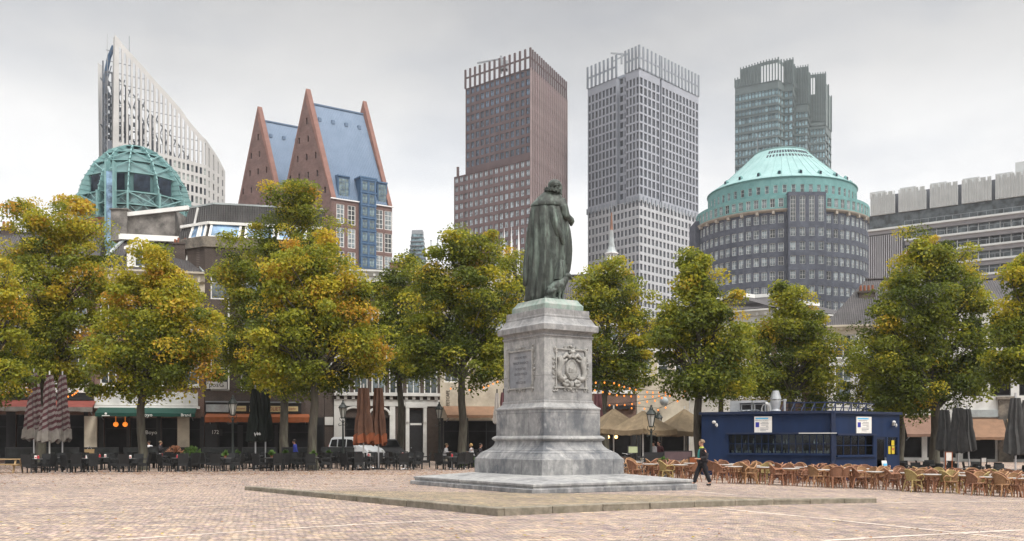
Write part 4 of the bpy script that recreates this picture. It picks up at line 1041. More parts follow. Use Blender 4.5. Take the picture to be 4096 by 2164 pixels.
for k in range(5):
    for i in range(22):
        a=(i-10.5)*.136; uu=a*8.7; z=zk-2.6-k*3.1; ops.append((uu-.4,uu+.4,z,z+1.7)); pl.append((cyl_map(8.7)(uu,z,.15),a,0))
mb=MB(); cu=[(i-11)*.136*8.7 for i in range(23)]; wallgrid(mb,cu[0],cu[-1],0,zk,ops,cyl_map(8.7),.25,cu); mb.lathe([(8.7,0),(8.7,zk)],20,a0=-pi/2+cu[-1]/8.7,a1=-pi/2+cu[0]/8.7+2*pi); mb.build('brick_drum','red_base',T.o)
many(T.o,'window',[pane_mesh(.8,1.7,'g_green')],pl)
mb=MB(); mb.box(-.5,.5,-10.3,-9.3,zk-9,zk+.5*H_); mb.build('lift_shaft','g_blue',T.o)
for s_ in (-1,1):
    mb=MB(); mb.box(s_*.62-.1,s_*.62+.1,-10.45,-9.2,zk-9,zk+.62*H_); mb.build('shaft_rail','green_st',T.o)
# --- long office with white fin screens on its roof, right edge
MT['fin_w']=mat('off_white_fin_screen',(.50,.52,.52),.6,.08,.5)
MT['off_conc']=mat('grey_violet_concrete',(.30,.30,.32),.75,.1,.5)
MT['off_dark']=mat('dark_fascia_panel',(.13,.14,.16),.6,.15,.5)
T=Tower('long_office_block','long grey office block with white fin screens on the roof and stacked balconies, right edge','office block',3474,200)
A=T.P(3474,200); B=T.P(4096,183); L=math.dist(A,B); a=atan2(B[1]-A[1],B[0]-A[0]); T.o.rotation_euler=(0,0,a); LT=L*1.55
zp0,zp1=PZ(865,200),PZ(777,200)
segs=[0]+[math.dist(A,T.P(px,200-17*(px-3474)/622)) for px in (3587,3713,3840,3974,4110,4250)]
for i in range(6):
    x0,x1=segs[i]+.35,segs[i+1]-.35; n=22
    for k in range(n):
        x=x0+(x1-x0)*k/n; j=(k*7+i*3)%5
        mb=MB(); w=(x1-x0)/n; top=zp1-(.0 if j else .7)+(i*.02); mb.prism([(x+.02,0),(x+w*.96,-.16 if k%2 else -.05),(x+w*.96,.25),(x+.02,.25)],zp0,top)
        if k==0: base=MB(); base.box(x0,x1,.3,.5,zp0,zp1-1.); base.build('screen','fin_w',T.o)
        mb.build('fin','fin_w',T.o) if (i*22+k)<100 else rest_.add(mb.v,mb.f) if 'rest_' in globals() else globals().__setitem__('rest_',mb)
    mb=MB(); mb.box(x1-5.5,x1-2.5,2,5,zp1-.5,zp1+.8); mb.build('roof_unit','fin_w',T.o)
o=rest_.build('fin','fin_w',T.o); o['kind']='stuff'
mb=MB(); mb.box(L*.92,LT,5,14,zp1,zp1+3.2); mb.build('plant_room','fin_w',T.o)
mb=MB(); mb.box(0,LT,1.5,16,0,zp1-.35); mb.build('body','off_dark',T.o)
mb=MB(); mb.box(0,LT,.6,1.5,zp0-2.8,zp0-.02); mb.build('glazing_band','g_off',T.o)
zf0=zp0-3.3; fh=2.75
for k in range(10):
    z=zf0-k*fh
    mb=MB(); mb.box(0 if k==0 else 7.2,LT,-.7,1.4,z,z+.38); mb.cur=1; mb.box(0 if k==0 else 7.2,LT,-.1,1.45,z-.75,z-.003); mb.build('balcony',['fin_w','off_conc'],T.o)
    mb=MB()
    for q_ in range(int(LT/1.5)): mb.box(7.2+q_*1.5,7.26+q_*1.5,-.68,-.62,z+.38,z+1.2)
    mb.box(7.2,LT,-.69,-.61,z+1.2,z+1.26); mb.build('railing','steel',T.o)
    mb=MB(); mb.box(7.2,LT,.9,1.3,z-2.36,z-.76); mb.build('glazing_band','g_off',T.o)
    mb=MB()
    for q_ in range(int(LT/1.9)): mb.box(7.2+q_*1.9,7.34+q_*1.9,.75,.89,z-2.36,z-.76)
    mb.build('mullion_row','fin_w',T.o)
for i in range(16):
    mb=MB(); mb.box(.2+i*.42,.42+i*.42,-.4,.5,zf0-22,zf0-1); mb.build('slat','off_conc',T.o)
mb=MB(); mb.box(0,7.1,.5,1.4,zf0-30,zf0-.8); mb.build('slat_backing','off_dark',T.o)
# --- tapered glass tower, church spire, white spikes, flag poles
T=Tower('tapered_glass_tower','small far tapered glass tower rising between two tree tops','tower',1672,480)
mb=MB(); zt=PZ(924,480); hw=lambda y:(1672-1640)/3900*480 if y else 0
r0,r1=12.,3.4; V=[]
ring_=lambda r_,z:[(-r_,-r_*.8,z),(r_*.9,-r_,z),(r_*.9,r_,z),(-r_,r_,z)]
zz=[0,PZ(1100,480),PZ(1010,480),PZ(940,480)]; rr=[6.2,4.9,3.75,2.9]
mb.loft([ring_(r_,z) for r_,z in zip(rr,zz)]); mb.build('glass_wall','g_teal',T.o)
mb=MB()
for k in range(9):
    z=PZ(1090-17*k,480); r_=4.9-.235*k+.12; mb.box(-r_-.1,r_*.9+.1,-r_-.1,r_,z-.25,z+.25)
mb.build('floor_ledge','off_dark',T.o); mb=MB(); mb.loft([ring_(2.95,zz[3]),ring_(2.8,zt)]); mb.build('crown','steel',T.o)
MT['lead']=mat('grey_lead_roof',(.34,.38,.39),.5,.15,.6,stain=(.2,.2,.2),sscale=.5)
MT['rust']=mat('rusty_spire_tip',(.22,.12,.085),.7,.4,.8)
D=130; T=Tower('church_spire','slender grey church spire with rusty tip above the trees','spire',2446,D)
mz=lambda y:PZ(y,D)
mb=MB(); mb.lathe([(.8,mz(1014)),(.45,mz(990)),(.33,mz(960)),(.22,mz(920))],8); mb.build('spire_roof','lead',T.o)
mb=MB(); mb.lathe([(.22,mz(920)),(.13,mz(880)),(.09,mz(850))],8); mb.cur=1; mb.tube([(0,0,mz(850)),(0,0,mz(800))],[.05,.02],5); mb.sphere((0,0,mz(835)),.1,6,5); mb.build('spire_tip',['rust','steel'],T.o)
mb=MB()
for k in range(8):
    a=k*pi/4+.39; mb.box(.6*cos(a)-.08,.6*cos(a)+.08,.6*sin(a)-.08,.6*sin(a)+.08,mz(1046),mz(1016))
mb.lathe([(.92,mz(1016)),(.92,mz(1012))],8); mb.build('lantern','white_st',T.o)
mb=MB(); mb.lathe([(1.7,mz(1100)),(1.5,mz(1075)),(1.1,mz(1052)),(.8,mz(1046))],8); mb.build('cupola','lead',T.o); mb=MB(); mb.box(-1.8,1.8,-1.8,1.8,0,mz(1100)); mb.build('tower_wall','corb',T.o)
for px,ty,w in ((2017,910,'left'),(2046,905,'middle'),(2075,905,'right')):
    D=150; o=thing('white_spike','slender white pointed mast before the red brick tower, %s of the three'%w.replace('left','leftmost').replace('right','rightmost').replace('middle','middle one'),'mast',(PX(px,D),D,0),group='white pointed masts')
    mb=MB(); mb.tube([(0,0,0),(0,0,PZ(1030,D)),(0,0,PZ(ty,D))],[.25,.22,.015],8); mb.build('shaft','white_st',o,smooth=40)
for px,ty,w in ((1724,962,'left'),(1751,958,'right')):
    D=120; o=thing('flagpole','thin grey flagpole above the trees beside the tapered tower, %s of the pair'%w,'flagpole',(PX(px,D),D,0),group='flagpoles behind the trees')
    mb=MB(); mb.tube([(0,0,0),(0,0,PZ(ty,D))],[.09,.05],6); mb.sphere((0,0,PZ(ty,D)),.1,6,5); mb.build('pole','steel',o)
# ------------------------------------------------------------------ old houses round the square
MT['bk_red']=brick('red_house_brick',(.13,.06,.045),(.095,.045,.036),(.22,.18,.15),.23,.07,.85)  # brick colour darkened to carry the shade under the trees
MT['bk_brown']=brick('dark_brown_house_brick',(.062,.046,.04),(.044,.034,.03),(.12,.10,.09),.23,.07,.85)
MT['plaster']=mat('cream_plaster',(.52,.47,.38),.8,.12,.8,stain=(.35,.31,.25),sscale=.5)
MT['white_p']=mat('white_plaster',(.62,.62,.60),.75,.08,.6,stain=(.45,.45,.44),sscale=.4)
MT['grey_p']=mat('stained_grey_plaster',(.22,.205,.19),.85,.35,1.1,.3,stain=(.09,.085,.08),sscale=.9)
MT['conc']=mat('exposed_aggregate_concrete',(.20,.175,.145),.9,.3,6,.4,stain=(.08,.075,.07),sscale=.8)
MT['slate']=tiles('dark_slate_roof',(.052,.05,.05),.3,.35)
MT['rtile']=tiles('dark_glazed_roof_tiles',(.058,.053,.055),.28,.36)
MT['blk']=mat('black_paint',(.018,.018,.02),.5,.2,3)
MT['dkwood']=mat('dark_brown_wood',(.045,.032,.025),.6,.3,4)
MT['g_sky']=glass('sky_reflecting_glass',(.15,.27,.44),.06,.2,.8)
MT['green_c']=mat('dark_green_awning_cloth',(.006,.045,.034),.8,.15,2)  # green lowered to carry the tree shade over the awning
MT['red_c']=mat('faded_red_awning_cloth',(.19,.05,.04),.85,.2,2)  # red darkened too, shade of the trees put into the colour
MT['orange_c']=mat('orange_awning_cloth',(.23,.07,.025),.85,.2,2)
MT['tan_c']=mat('tan_awning_cloth',(.22,.13,.082),.85,.15,2)  # tan lowered in tone, tree shade is part of the colour
MT['beige_c']=mat('beige_canvas',(.22,.165,.10),.85,.22,1.6,stain=(.14,.105,.065),sscale=1.2)
MT['pink_c']=mat('salmon_awning_cloth',(.19,.115,.085),.85,.15,2)  # salmon darkened, with tree shade put into the colour
MT['greyval']=mat('grey_valance_cloth',(.17,.155,.14),.85,.25,3)
MT['sign_y']=mat('pale_yellow_sign',(.50,.42,.22),.6,.08,2)
MT['ink']=mat('dark_lettering',(.03,.02,.02),.6,.1); MT['redink']=mat('dark_red_lettering',(.20,.02,.02),.6,.1); MT['wink']=mat('white_lettering',(.72,.72,.70),.6,.05)
MT['terra']=mat('terracotta',(.22,.085,.05),.8,.2,4)
def frame_at(px0,D0,px1,D1):
    x0,x1=PX(px0,D0),PX(px1,D1); return x0,D0,math.hypot(x1-x0,D1-D0),atan2(D1-D0,x1-x0)
class House:
    def __init__(s,label,px0,D0,px1,D1,ztop,wm,floors,nc,ww,shop=(),depth=10,cat='house',name='town_house',skip=None,nz=2,nx=2,fm='wfr',lintel=None,gm='g_off',dark=False):
        x,y,s.L,a=frame_at(px0,D0,px1,D1); s.o=thing(name,label,cat,(x,y,0),a); s.ztop=ztop; s.depth=depth; s.px0,s.px1=px0,px1; s.D0,s.D1=D0,D1
        L=s.L; ops=list(shop); pl={}
        for z,h in floors:
            for i in range(nc):
                if skip and skip(i,z): continue
                c=L*(i+.5)/nc; ops.append((c-ww/2,c+ww/2,z,z+h)); pl.setdefault(h,[]).append(((c,.1,z),0))
        mb=MB(); wallgrid(mb,0,L,-.2,ztop,ops,lambda u_,z,d:(u_,d,z),.3)
        mb.quad((0,0,-.2),(0,0,ztop),(0,depth,ztop),(0,depth,-.2)); mb.quad((L,0,-.2),(L,depth,-.2),(L,depth,ztop),(L,0,ztop)); mb.quad((0,depth,-.2),(0,depth,ztop),(L,depth,ztop),(L,depth,-.2)); mb.quad((0,0,ztop-.02),(L,0,ztop-.02),(L,depth,ztop-.02),(0,depth,ztop-.02))
        mb.build('wall',wm,s.o)
        for h,p in pl.items():
            f,q=sash(ww,h,nx,nz,.1,fm,gm); wins(s.o,f,q,p)
            if lintel:
                for (c,y_,z),_ in p:
                    m=MB(); m.box(c-ww/2-.15,c+ww/2+.15,-.08,.0,z-.18,z-.003); m.box(c-ww/2-.12,c+ww/2+.12,-.05,.0,z+h+.003,z+h+.25); m.build('lintel',lintel,s.o)
        if dark and shop:
            e=[0]+[t for o_ in sorted(shop) for t in o_[:2]]+[L]
            for a_,b in zip(e[::2],e[1::2]):
                if b-a_>.05: m=MB(); m.box(a_+.01,b-.01,-.03,-.002,0,3.6); m.build('darkening_panel','blk',s.o)  # black panel added over the wall to darken the street level
        for a_,b,c,d in shop:
            n=max(1,int((b-a_)/1.3)); f,q=sash(b-a_-.02,d-c-.02,n,[.72],.09,'blk','g_shop'); w=link('shop_window',f,s.o,((a_+b)/2,.22,c+.01)); link('pane',q,w)
    def X(s,px):  # local x where the sight line of a photo column meets the facade
        a=s.o.rotation_euler[2]; x0,y0=s.o.location[0],s.o.location[1]; k=(px-2048)/F
        # x0+t cos = k (y0+t sin)
        return (k*y0-x0)/(cos(a)-k*sin(a))
    def Z(s,px,py): a=s.o.rotation_euler[2]; return PZ(py,s.o.location[1]+s.X(px)*sin(a))
    def part(s,name,mb,m,**k): return mb.build(name,m,s.o,**k)
    def cornice(s,z,m,proj=.45,h=.9,dent=True):
        mb=MB(); P=[(-.003,z-h),(-.08,z-h),(-.1,z-h*.55),(-proj*.5,z-h*.45),(-proj*.8,z-.12),(-proj,z-.1),(-proj,z+.05),(-.003,z+.1)]
        mb.prismx(P,-.05,s.L+.05)
        if dent:
            n=int(s.L/.7)
            for i in range(n): x=s.L*(i+.5)/n; mb.box(x-.1,x+.1,-proj*.72,-.1,z-h*.5,z-h*.2)
        s.part('cornice',mb,m)
    def awning(s,px0,px1,y0,y1,yv,out,m,mv=None,arms=True):
        a,b=s.X(px0),s.X(px1); pm=(px0+px1)/2; z0=s.Z(pm,y0)
        a_=s.o.rotation_euler[2]; D=s.o.location[1]+s.X(pm)*sin(a_)-out; z1=PZ(y1,D); zv=PZ(yv,D)
        mb=MB(); n=max(2,int((b-a)/.8))
        for i in range(n):
            x0,x1=a+(b-a)*i/n,a+(b-a)*(i+1)/n
            mb.add([(x0,-.02,z0),(x1,-.02,z0),(x1,-out,z1),(x0,-out,z1),(x0,-.02,z0-.04),(x1,-.02,z0-.04),(x1,-out,z1-.04),(x0,-out,z1-.04)],[(0,1,2,3),(7,6,5,4),(0,3,7,4),(1,5,6,2)])
            mb.cur=1; sg=.012 if i%2 else 0; mb.box(x0,x1,-out-.02-sg,-out,zv+(.03 if i%2 else 0),z1-.002); mb.cur=0
        o=s.part('awning',mb,[m,mv or m])
        if arms:
            for x in (a+.3,b-.3):
                t=MB(); t.bar((x,-.05,z1-.5),(x,-out,z1-.06),.06); t.build('awning_arm','steel',o)
        return o,(a,b,z0,z1,zv,out)
    def fascia(s,px0,px1,y0,y1,m,d=.12,name='fascia'):
        a,b=s.X(px0),s.X(px1); pm=(px0+px1)/2; mb=MB(); mb.box(a,b,-d,-.002,s.Z(pm,y1),s.Z(pm,y0)); return s.part(name,mb,m)
    def write(s,parent,body,px,py,hpx,m,out=.13,sx=1.):
        D=s.o.location[1]; text('lettering',body,hpx/F*D*1.35,parent,(s.X(px),-out,s.Z(px,py)),(R(90),0,0),m,.004,sx=sx)
def roof_gable(h,z0,z1,m,ov=.3,hip=0.):
    """ridge parallel to the street"""
    mb=MB(); L,d=h.L,h.depth; z0=z0+.03
    mb.add([(-ov+0,-ov,z0),(L+ov,-ov,z0),(L+ov,d+ov,z0),(-ov,d+ov,z0),(hip,d/2,z1),(L-hip,d/2,z1)],[(0,1,5,4),(2,3,4,5),(1,2,5),(3,0,4),(0,3,2,1)]); o=h.part('roof',mb,m)
    t=MB(); t.tube([(hip,d/2,z1+.03),(L-hip,d/2,z1+.03)],.14,6); t.build('ridge_tiles',m,o); return o
def chimney(h,roof,x,y,z0,z1,w=.9,d=.7,m='bk_brown',pots=3):
    mb=MB(); mb.box(x-w/2,x+w/2,y-d/2,y+d/2,z0,z1); mb.box(x-w/2-.08,x+w/2+.08,y-d/2-.08,y+d/2+.08,z1,z1+.18)
    mb.cur=1
    for i in range(pots): mb.cyl((x-w/2+w*(i+.5)/pots,y),.11,z1+.18,z1+.7,8,.09)
    mb.build('chimney',[m,'terra'],roof)
DL=lambda px:74+.0045*px
# leftmost house, red awning
h=House('leftmost red brick house with faded red awning and tiled roof behind the trees',-260,DL(-260),375,DL(375),PZ(1085,75.),'bk_red',[(6.2,2.6),(10.2,2.4)],5,1.25,[(.4,5.0,.35,3.7),(5.5,10.5,.35,3.7)],lintel='wfr',dark=True)
h.cornice(h.ztop,'wfr'); rf=roof_gable(h,h.ztop,PZ(945,80),'rtile'); chimney(h,rf,h.L*.35,5,h.ztop+1,PZ(935,80))
h.fascia(-260,374,1570,1598,'blk'); [h.fascia(a,b,1647,1862,'blk',.03,'darkening_panel') for a,b in ((-255,-232),(25,62),(335,352))]; h.fascia(-260,374,1545,1568,'wfr',.2,'band')  # black strips added between the openings to darken the lower wall
h.awning(-255,385,1600,1626,1645,1.9,'red_c','greyval')
# house with green awning, white cornice, hipped roof and pedimented dormer
h=House('red brick house with white cornice, pedimented dormer and green awning',377,DL(377),817,DL(817),PZ(1085,76.5),'bk_red',[(6.1,2.7),(10.0,2.6)],4,1.2,[(.7,2.4,.5,3.5),(2.6,4.6,.5,3.5),(4.9,6.7,.5,3.5),(6.9,7.9,.2,3.5)],lintel='wfr',dark=True)
h.cornice(h.ztop,'plaster',.6,1.5)
mb=MB(); zt=PZ(968,80); L=h.L; mb.add([(0,.1,h.ztop+.08),(L,.1,h.ztop+.08),(L,9.9,h.ztop+.08),(0,9.9,h.ztop+.08),(1.7,3.2,zt),(L-1.7,3.2,zt),(L-1.7,8,zt),(1.7,8,zt)],[(0,1,5,4),(1,2,6,5),(2,3,7,6),(3,0,4,7),(4,5,6,7)]); rf=h.part('roof',mb,'rtile')
mb=MB(); mb.box(1.4,L-1.4,2.7,3.2,zt-.02,zt+.42); mb.build('roof_edge','wfr',rf)
for a,b in (((0.02,.05),(1.7,3.1)),((L-.02,.05),(L-1.7,3.1))):
    mb=MB(); mb.bar((a[0],a[1],h.ztop+.15),(b[0],b[1],zt),.28,.12); mb.build('hip_flashing','lead',rf)
dx=h.X(567); mb=MB(); zb=h.ztop+.1; z1=PZ(952,76.4)-.85; mb.box(dx-.95,dx+.95,.5,4,zb,z1); mb.prismy([(dx-1.35,z1),(dx+1.35,z1),(dx+1.35,z1+.2),(dx,z1+.85),(dx-1.35,z1+.2)],.25,4); mb.box(dx-1.15,dx-.85,.4,.5,zb,z1); mb.box(dx+.85,dx+1.15,.4,.5,zb,z1); d_=h.part('dormer',mb,'wfr'); f,q=sash(1.2,1.3,2,2,.1); w=link('window',f,d_,(dx,.42,zb+.3)); link('pane',q,d_,(dx,.42,zb+.3))
h.fascia(378,792,1566,1622,'white_p',.1); h.fascia(378,800,1624,1634,'wfr',.3,'band')
o,(a,b,z0,z1,zv,out)=h.awning(398,788,1628,1652,1667,2.0,'green_c')
for s_,px,hp in (('Boyo',600,17),('Brand',752,14)): text('lettering',s_,hp/F*74*1.2,o,(h.X(px)*1.0,-out-.05,(z1+zv)/2),(R(90),0,0),'wink',.003)
t=MB(); t.sphere((h.X(440),-out-.04,(z1+zv)/2+.08),(.09,.02,.09),8,5); t.box(h.X(440)-.28,h.X(440)+.28,-out-.05,-out-.03,(z1+zv)/2-.1,(z1+zv)/2-.04); t.build('emblem','wink',o)
for px in (365,735):
    mb=MB(); c=h.X(px); mb.box(c-.45,c+.45,-.35,-.002,-.1,h.Z(px,1665)); h.part('pillar',mb,'plaster')
for i,px in enumerate((468,505)):
    mb=MB(); c=h.X(px); zz=h.Z(px,1698); mb.sphere((c,-.6,zz),.19,12,9); mb.tube([(c,-.6,zz+.15),(c,-.6,zz+1.2)],.012,4)
    MT.setdefault('lantern_o',emis('orange_paper_lamp',(.9,.25,.03),1.0)); o=mb.build('hanging_lantern','lantern_o',h.o)
text('lettering','Boyo',.42,h.o,(h.X(605),-.02,h.Z(605,1730)),(R(90),0,R(0)),'wink',.003)
# tall dark brick building with slate mansard and strip windows
hx=House('dark brown brick building with slate attic, strip windows and orange awning',819,DL(819),1296,DL(1296),PZ(990,78),'bk_brown',[(5.7,2.6),(9.4,2.4),(13.0,1.9)],4,1.45,[(1.0,3.4,.3,3.2),(3.8,6.2,.3,3.2),(6.5,8.8,.3,3.2)],nx=1,nz=[.7],depth=9,dark=True)
h=hx; L=h.L; zc0,zc1=PZ(990,78),PZ(948,78); zw=PZ(888,78.); zs_=PZ(818,79.5); cc=2.6 # chamfer
mb=MB(); pl_=[(-cc*.98,2.2),(-.1,-.12),(L+.1,-.12),(L+.1,9),(-cc,9)]; mb.prism(pl_,zc0,zc1); h.part('parapet',mb,'conc')
mb=MB(); mb.prism([(-cc*.95,2.3),(0,.05),(L,.05),(L,8.9),(-cc*.95,8.9)],PZ(1100,78),zc0-.003); h.part('bay_wall',mb,'bk_brown')
def strip(p0,p1,z0,z1,lean): pass
def leanquad(mb,a,b,z0,z1,k): mb.quad((*a,z0),(*b,z0),(b[0]+k[0],b[1]+k[1],z1),(a[0]+k[0],a[1]+k[1],z1))
mb=MB(); A=(-cc*.9,2.5);B=(.15,.25);C=(L,.25); k1=(.35,.5); kt=(zs_-zc1)/(zw-zc1)
Pb=[A,B,C,(L,8.8),(-cc*.9,8.8)]; Pt=[(A[0]+.9,A[1]+.9),(B[0]+.45,B[1]+1.1),(C[0],C[1]+1.1),(L,8.2),(A[0]+.9,8.2)]
mid=lambda t:[(a[0]+(b[0]-a[0])*t,a[1]+(b[1]-a[1])*t) for a,b in zip(Pb,Pt)]
tw=(zw-zc1)/(zs_-zc1)
mb.loft([[(x,y,zc1+.01) for x,y in mid(0)],[(x,y,zs_) for x,y in mid(1)]]); rf=h.part('roof',mb,'slate')
mb=MB(); m0,m1=mid(tw),mid(tw)
for a,b in ((m0[0],m0[1]),(m0[1],m0[2])): mb.bar((a[0]-.05,a[1]-.12,zw),(b[0]-.05,b[1]-.12,zw),.3,.22)
mb.build('roof_band','wfr',rf)
def slopewin(e0,e1,t0,t1,f0,f1,nm='attic_window'):
    """window lying in the roof slope between corner indices e0,e1"""
    P=lambda f,t,o: (lambda a,b:(a[0]+(b[0]-a[0])*f+o*nx_,a[1]+(b[1]-a[1])*f+o*ny_,zc1+(zs_-zc1)*t))(mid(t)[e0],mid(t)[e1])
    dx_,dy_=mid(0)[e1][0]-mid(0)[e0][0],mid(0)[e1][1]-mid(0)[e0][1]; l=math.hypot(dx_,dy_); nx_,ny_=dy_/l,-dx_/l
    if ny_>0: nx_,ny_=-nx_,-ny_
    mb=MB(); w=.06/ max(.5,(f1-f0)); e=.04*(1 if e0 else 2.6); et=.035
    for fa,fb,ta,tb in ((f0,f1,t0,t0+et),(f0,f1,t1-et,t1),(f0,f0+e*.5,t0+et,t1-et),(f1-e*.5,f1,t0+et,t1-et)):
        q=[P(fa,ta,.02),P(fb,ta,.02),P(fb,tb,.02),P(fa,tb,.02)]; q2=[P(fa,ta,.14),P(fb,ta,.14),P(fb,tb,.14),P(fa,tb,.14)]
        mb.add(q+q2,[(4,5,6,7),(0,1,5,4),(1,2,6,5),(2,3,7,6),(3,0,4,7)])
    w_=h.part(nm,mb,'wfr'); pm=MB(); pm.quad(P(f0,t0,.06),P(f1,t0,.06),P(f1,t1,.06),P(f0,t1,.06)); pm.build('pane','g_sky',w_)
f1=(h.X(955))/L; f2=(h.X(970))/L
slopewin(1,2,.0,tw-.0,.01,f1); slopewin(1,2,.0,tw-.0,f2,f2+.26); slopewin(1,2,.0,tw-.0,f2+.28,f2+.54)
slopewin(0,1,.0,tw-.0,.42,.72); slopewin(0,1,.0,tw-.0,.75,.95)
mb=MB(); mb.tube([(m0[0][0]+.45,1.4,zc0-1),(m0[0][0]+1.3,1.9,zs_-.3)],.09,6); h.part('downpipe',mb,'white_p')
mb=MB(); mb.bar((mid(1)[0][0],mid(1)[0][1],zs_),(mid(1)[1][0],mid(1)[1][1],zs_),.14); mb.bar((*mid(1)[1],zs_),(*mid(1)[2],zs_),.14); mb.build('roof_trim','lead',rf)
h.fascia(822,1205,1612,1652,'blk',.2); [h.fascia(a,b,1700,1862,'blk',.03,'darkening_panel') for a,b in ((950,972),(1098,1112),(1240,1292))]; h.fascia(822,1205,1606,1611,'steel',.25,'band')  # more added black strips, darkening the wall below the awning
o=h.fascia(825,915,1618,1648,'lead',.24,'sign')
o=h.fascia(938,985,1624,1645,'sign_y',.24,'sign'); h.write(o,'Restaurant',962,1634,8,'redink',.26,.75)
o=h.fascia(998,1133,1624,1648,'sign_y',.24,'sign'); h.write(o,'KOSMOPOLIET',1064,1636,16,'redink',.26,.8)
o=h.fascia(1150,1192,1626,1645,'sign_y',.24,'sign'); h.write(o,'Jupiler',1171,1635,9,'redink',.26,.9)
o,(a,b,z0,z1,zv,out)=h.awning(826,1236,1655,1668,1690,2.0,'orange_c')
o=h.fascia(826,908,1527,1556,'white_p',.1,'sign'); h.write(o,'posG',866,1540,20,'ink',.115,1.0)
mb=MB(); mb.bar((h.X(915),-.12,h.Z(915,1560)),(h.X(915),-.12,h.Z(915,1180)),.12); h.part('downpipe',mb,'wfr')
o=MB(); o.box(-.1+h.X(850),h.X(850)+.75,-.15,-.002,h.Z(850,1742),h.Z(850,1716)); o=h.part('number_board',o,'blk'); h.write(o,'172',h.px0+45-3,1729,16,'wink',.16,.9)
# grey plastered party wall with chimney, behind
D=83; x0=PX(507,D); t=thing('plastered_back_house','stained grey plaster back wall with white coping between dormer and slate roof','house',(x0,D,0))
xr=PX(700,D)-x0; mb=MB(); za,zb=PZ(868,D),PZ(838,D); mb.prismy([(0,0),(xr,0),(xr,zb),(0,za)],0,5); mb.build('wall','grey_p',t)
mb=MB(); mb.bar((-.2,0,za+.15),(xr+1.2,0,zb+.12),.5,.34); mb.build('coping','wfr',t)
mb=MB(); mb.box(-1.2,.15,-.4,.8,PZ(965,D),PZ(842,D)); mb.box(-1.3,.25,-.5,.9,PZ(842,D),PZ(838,D)); mb.cur=1; mb.cyl((-.8,.2),.15,PZ(838,D),PZ(832,D),8); mb.cyl((-.3,.2),.15,PZ(838,D),PZ(834,D),8); mb.build('chimney',['grey_p','blk'],t)
D=77.8; x0=PX(700,D); t=thing('chimney_stack','dark brick chimney with terracotta pots beside the slate attic','chimney',(x0,D+1.2,0)); mb=MB(); mb.box(-.55,.55,-.4,.4,PZ(1090,D),PZ(968,D)); mb.box(-.62,.62,-.47,.47,PZ(968,D),PZ(962,D)); mb.build('stack','bk_brown',t)
for i in range(4):
    mb=MB(); mb.cyl((-.4+.27*i,0),.11,PZ(962,D),PZ(945-5*(i%2),D),8,.09); mb.build('chimney_pot','terra',t)
# narrow infill house
h=House('narrow dark infill house between the restaurant and the white arcade',1298,DL(1298),1334,DL(1334),PZ(1180,80),'bk_brown',[(6,2.4)],1,.5,[],depth=8); h.fascia(1299,1333,1668,1700,'white_p',.1)
# white arcade house
h=House('brown brick house with white ground floor arches and panelled door',1336,DL(1336),1758,DL(1758),PZ(1095,82),'bk_brown',[(5.6,2.9),(9.6,2.6)],6,1.15,[(.9,2.3,.2,3.6),(2.9,4.5,.2,3.6)],lintel='wfr',nx=2)
h.cornice(h.ztop,'white_p'); rf=roof_gable(h,h.ztop,h.ztop+.9,'rtile'); mb=MB(); zz=lambda y:h.Z(1500,y)
for x0,x1,y0,y1 in ((0,h.L,1598,1624),(0,.85,1625,1860),(2.35,2.85,1700,1860),(4.55,5.0,1625,1860)): mb.box(x0,x1,-.14,-.002,zz(y1),zz(y0))
h.part('plaster_front',mb,'white_p')
h.fascia(1336,1758,1572,1584,'white_p',.45,'cornice'); mb=MB()
for i in range(14): x=h.L*(i+.5)/14; mb.box(x-.12,x+.12,-.3,-.002,zz(1597),zz(1585))
h.part('balustrade',mb,'white_p')
for x in (1.6,3.7):
    mb=MB(); mb.tube([(x+.85*cos(t_*pi/10),-.16,zz(1660)+.62*sin(t_*pi/10)) for t_ in range(11)],.1,5); h.part('arch_moulding',mb,'white_p')
xd0,xd1=h.X(1637),h.X(1690); mb=MB(); mb.box(xd0-.35,xd1+.35,-.4,-.002,zz(1630),zz(1612)); mb.box(xd0-.32,xd0-.02,-.3,-.002,0,zz(1630)); mb.box(xd1+.02,xd1+.32,-.3,-.002,0,zz(1630))
for x in (xd0-.17,xd1+.17): mb.box(x-.13,x+.13,-.42,-.3,zz(1688),zz(1632))
h.part('door_surround',mb,'white_p')
mb=MB(); mb.box(xd0,xd1,-.06,-.002,.05,zz(1640)); d_=h.part('door','blk' and mb,'blk'); mb=MB(); mb.sphere((xd0+.15,-.12,1.1),.05,6,5); mb.build('handle','steel',d_)
mb=MB(); mb.box(xd0+.08,xd1-.08,-.08,-.06,zz(1700),zz(1692)); mb.build('door_rail','white_p',d_)
mb=MB(); mb.box(h.X(1705),h.X(1755),-.12,-.002,.1,zz(1630)); h.part('side_window','blk' and mb,'dkwood')
# cream house with tan awning
h=House('cream rendered house with tan awning left of the pedestal',1760,DL(1760),2030,DL(2030),PZ(1092,83),'plaster',[(6.6,2.2),(10.2,2.2)],3,1.2,[(.3,2.2,.2,3.4),(2.4,5.6,.2,3.4)],skip=lambda i,z:z<7 and i>0,dark=True)
h.cornice(h.ztop,'wfr'); roof_gable(h,h.ztop,h.ztop+.9,'rtile'); h.awning(1772,1985,1625,1660,1672,2.2,'tan_c')
text('lettering','EETCAFE',.42,h.o,(h.X(1792),-.03,h.Z(1792,1592)),(R(90),R(-90),0),'ink',.004,sx=.8)
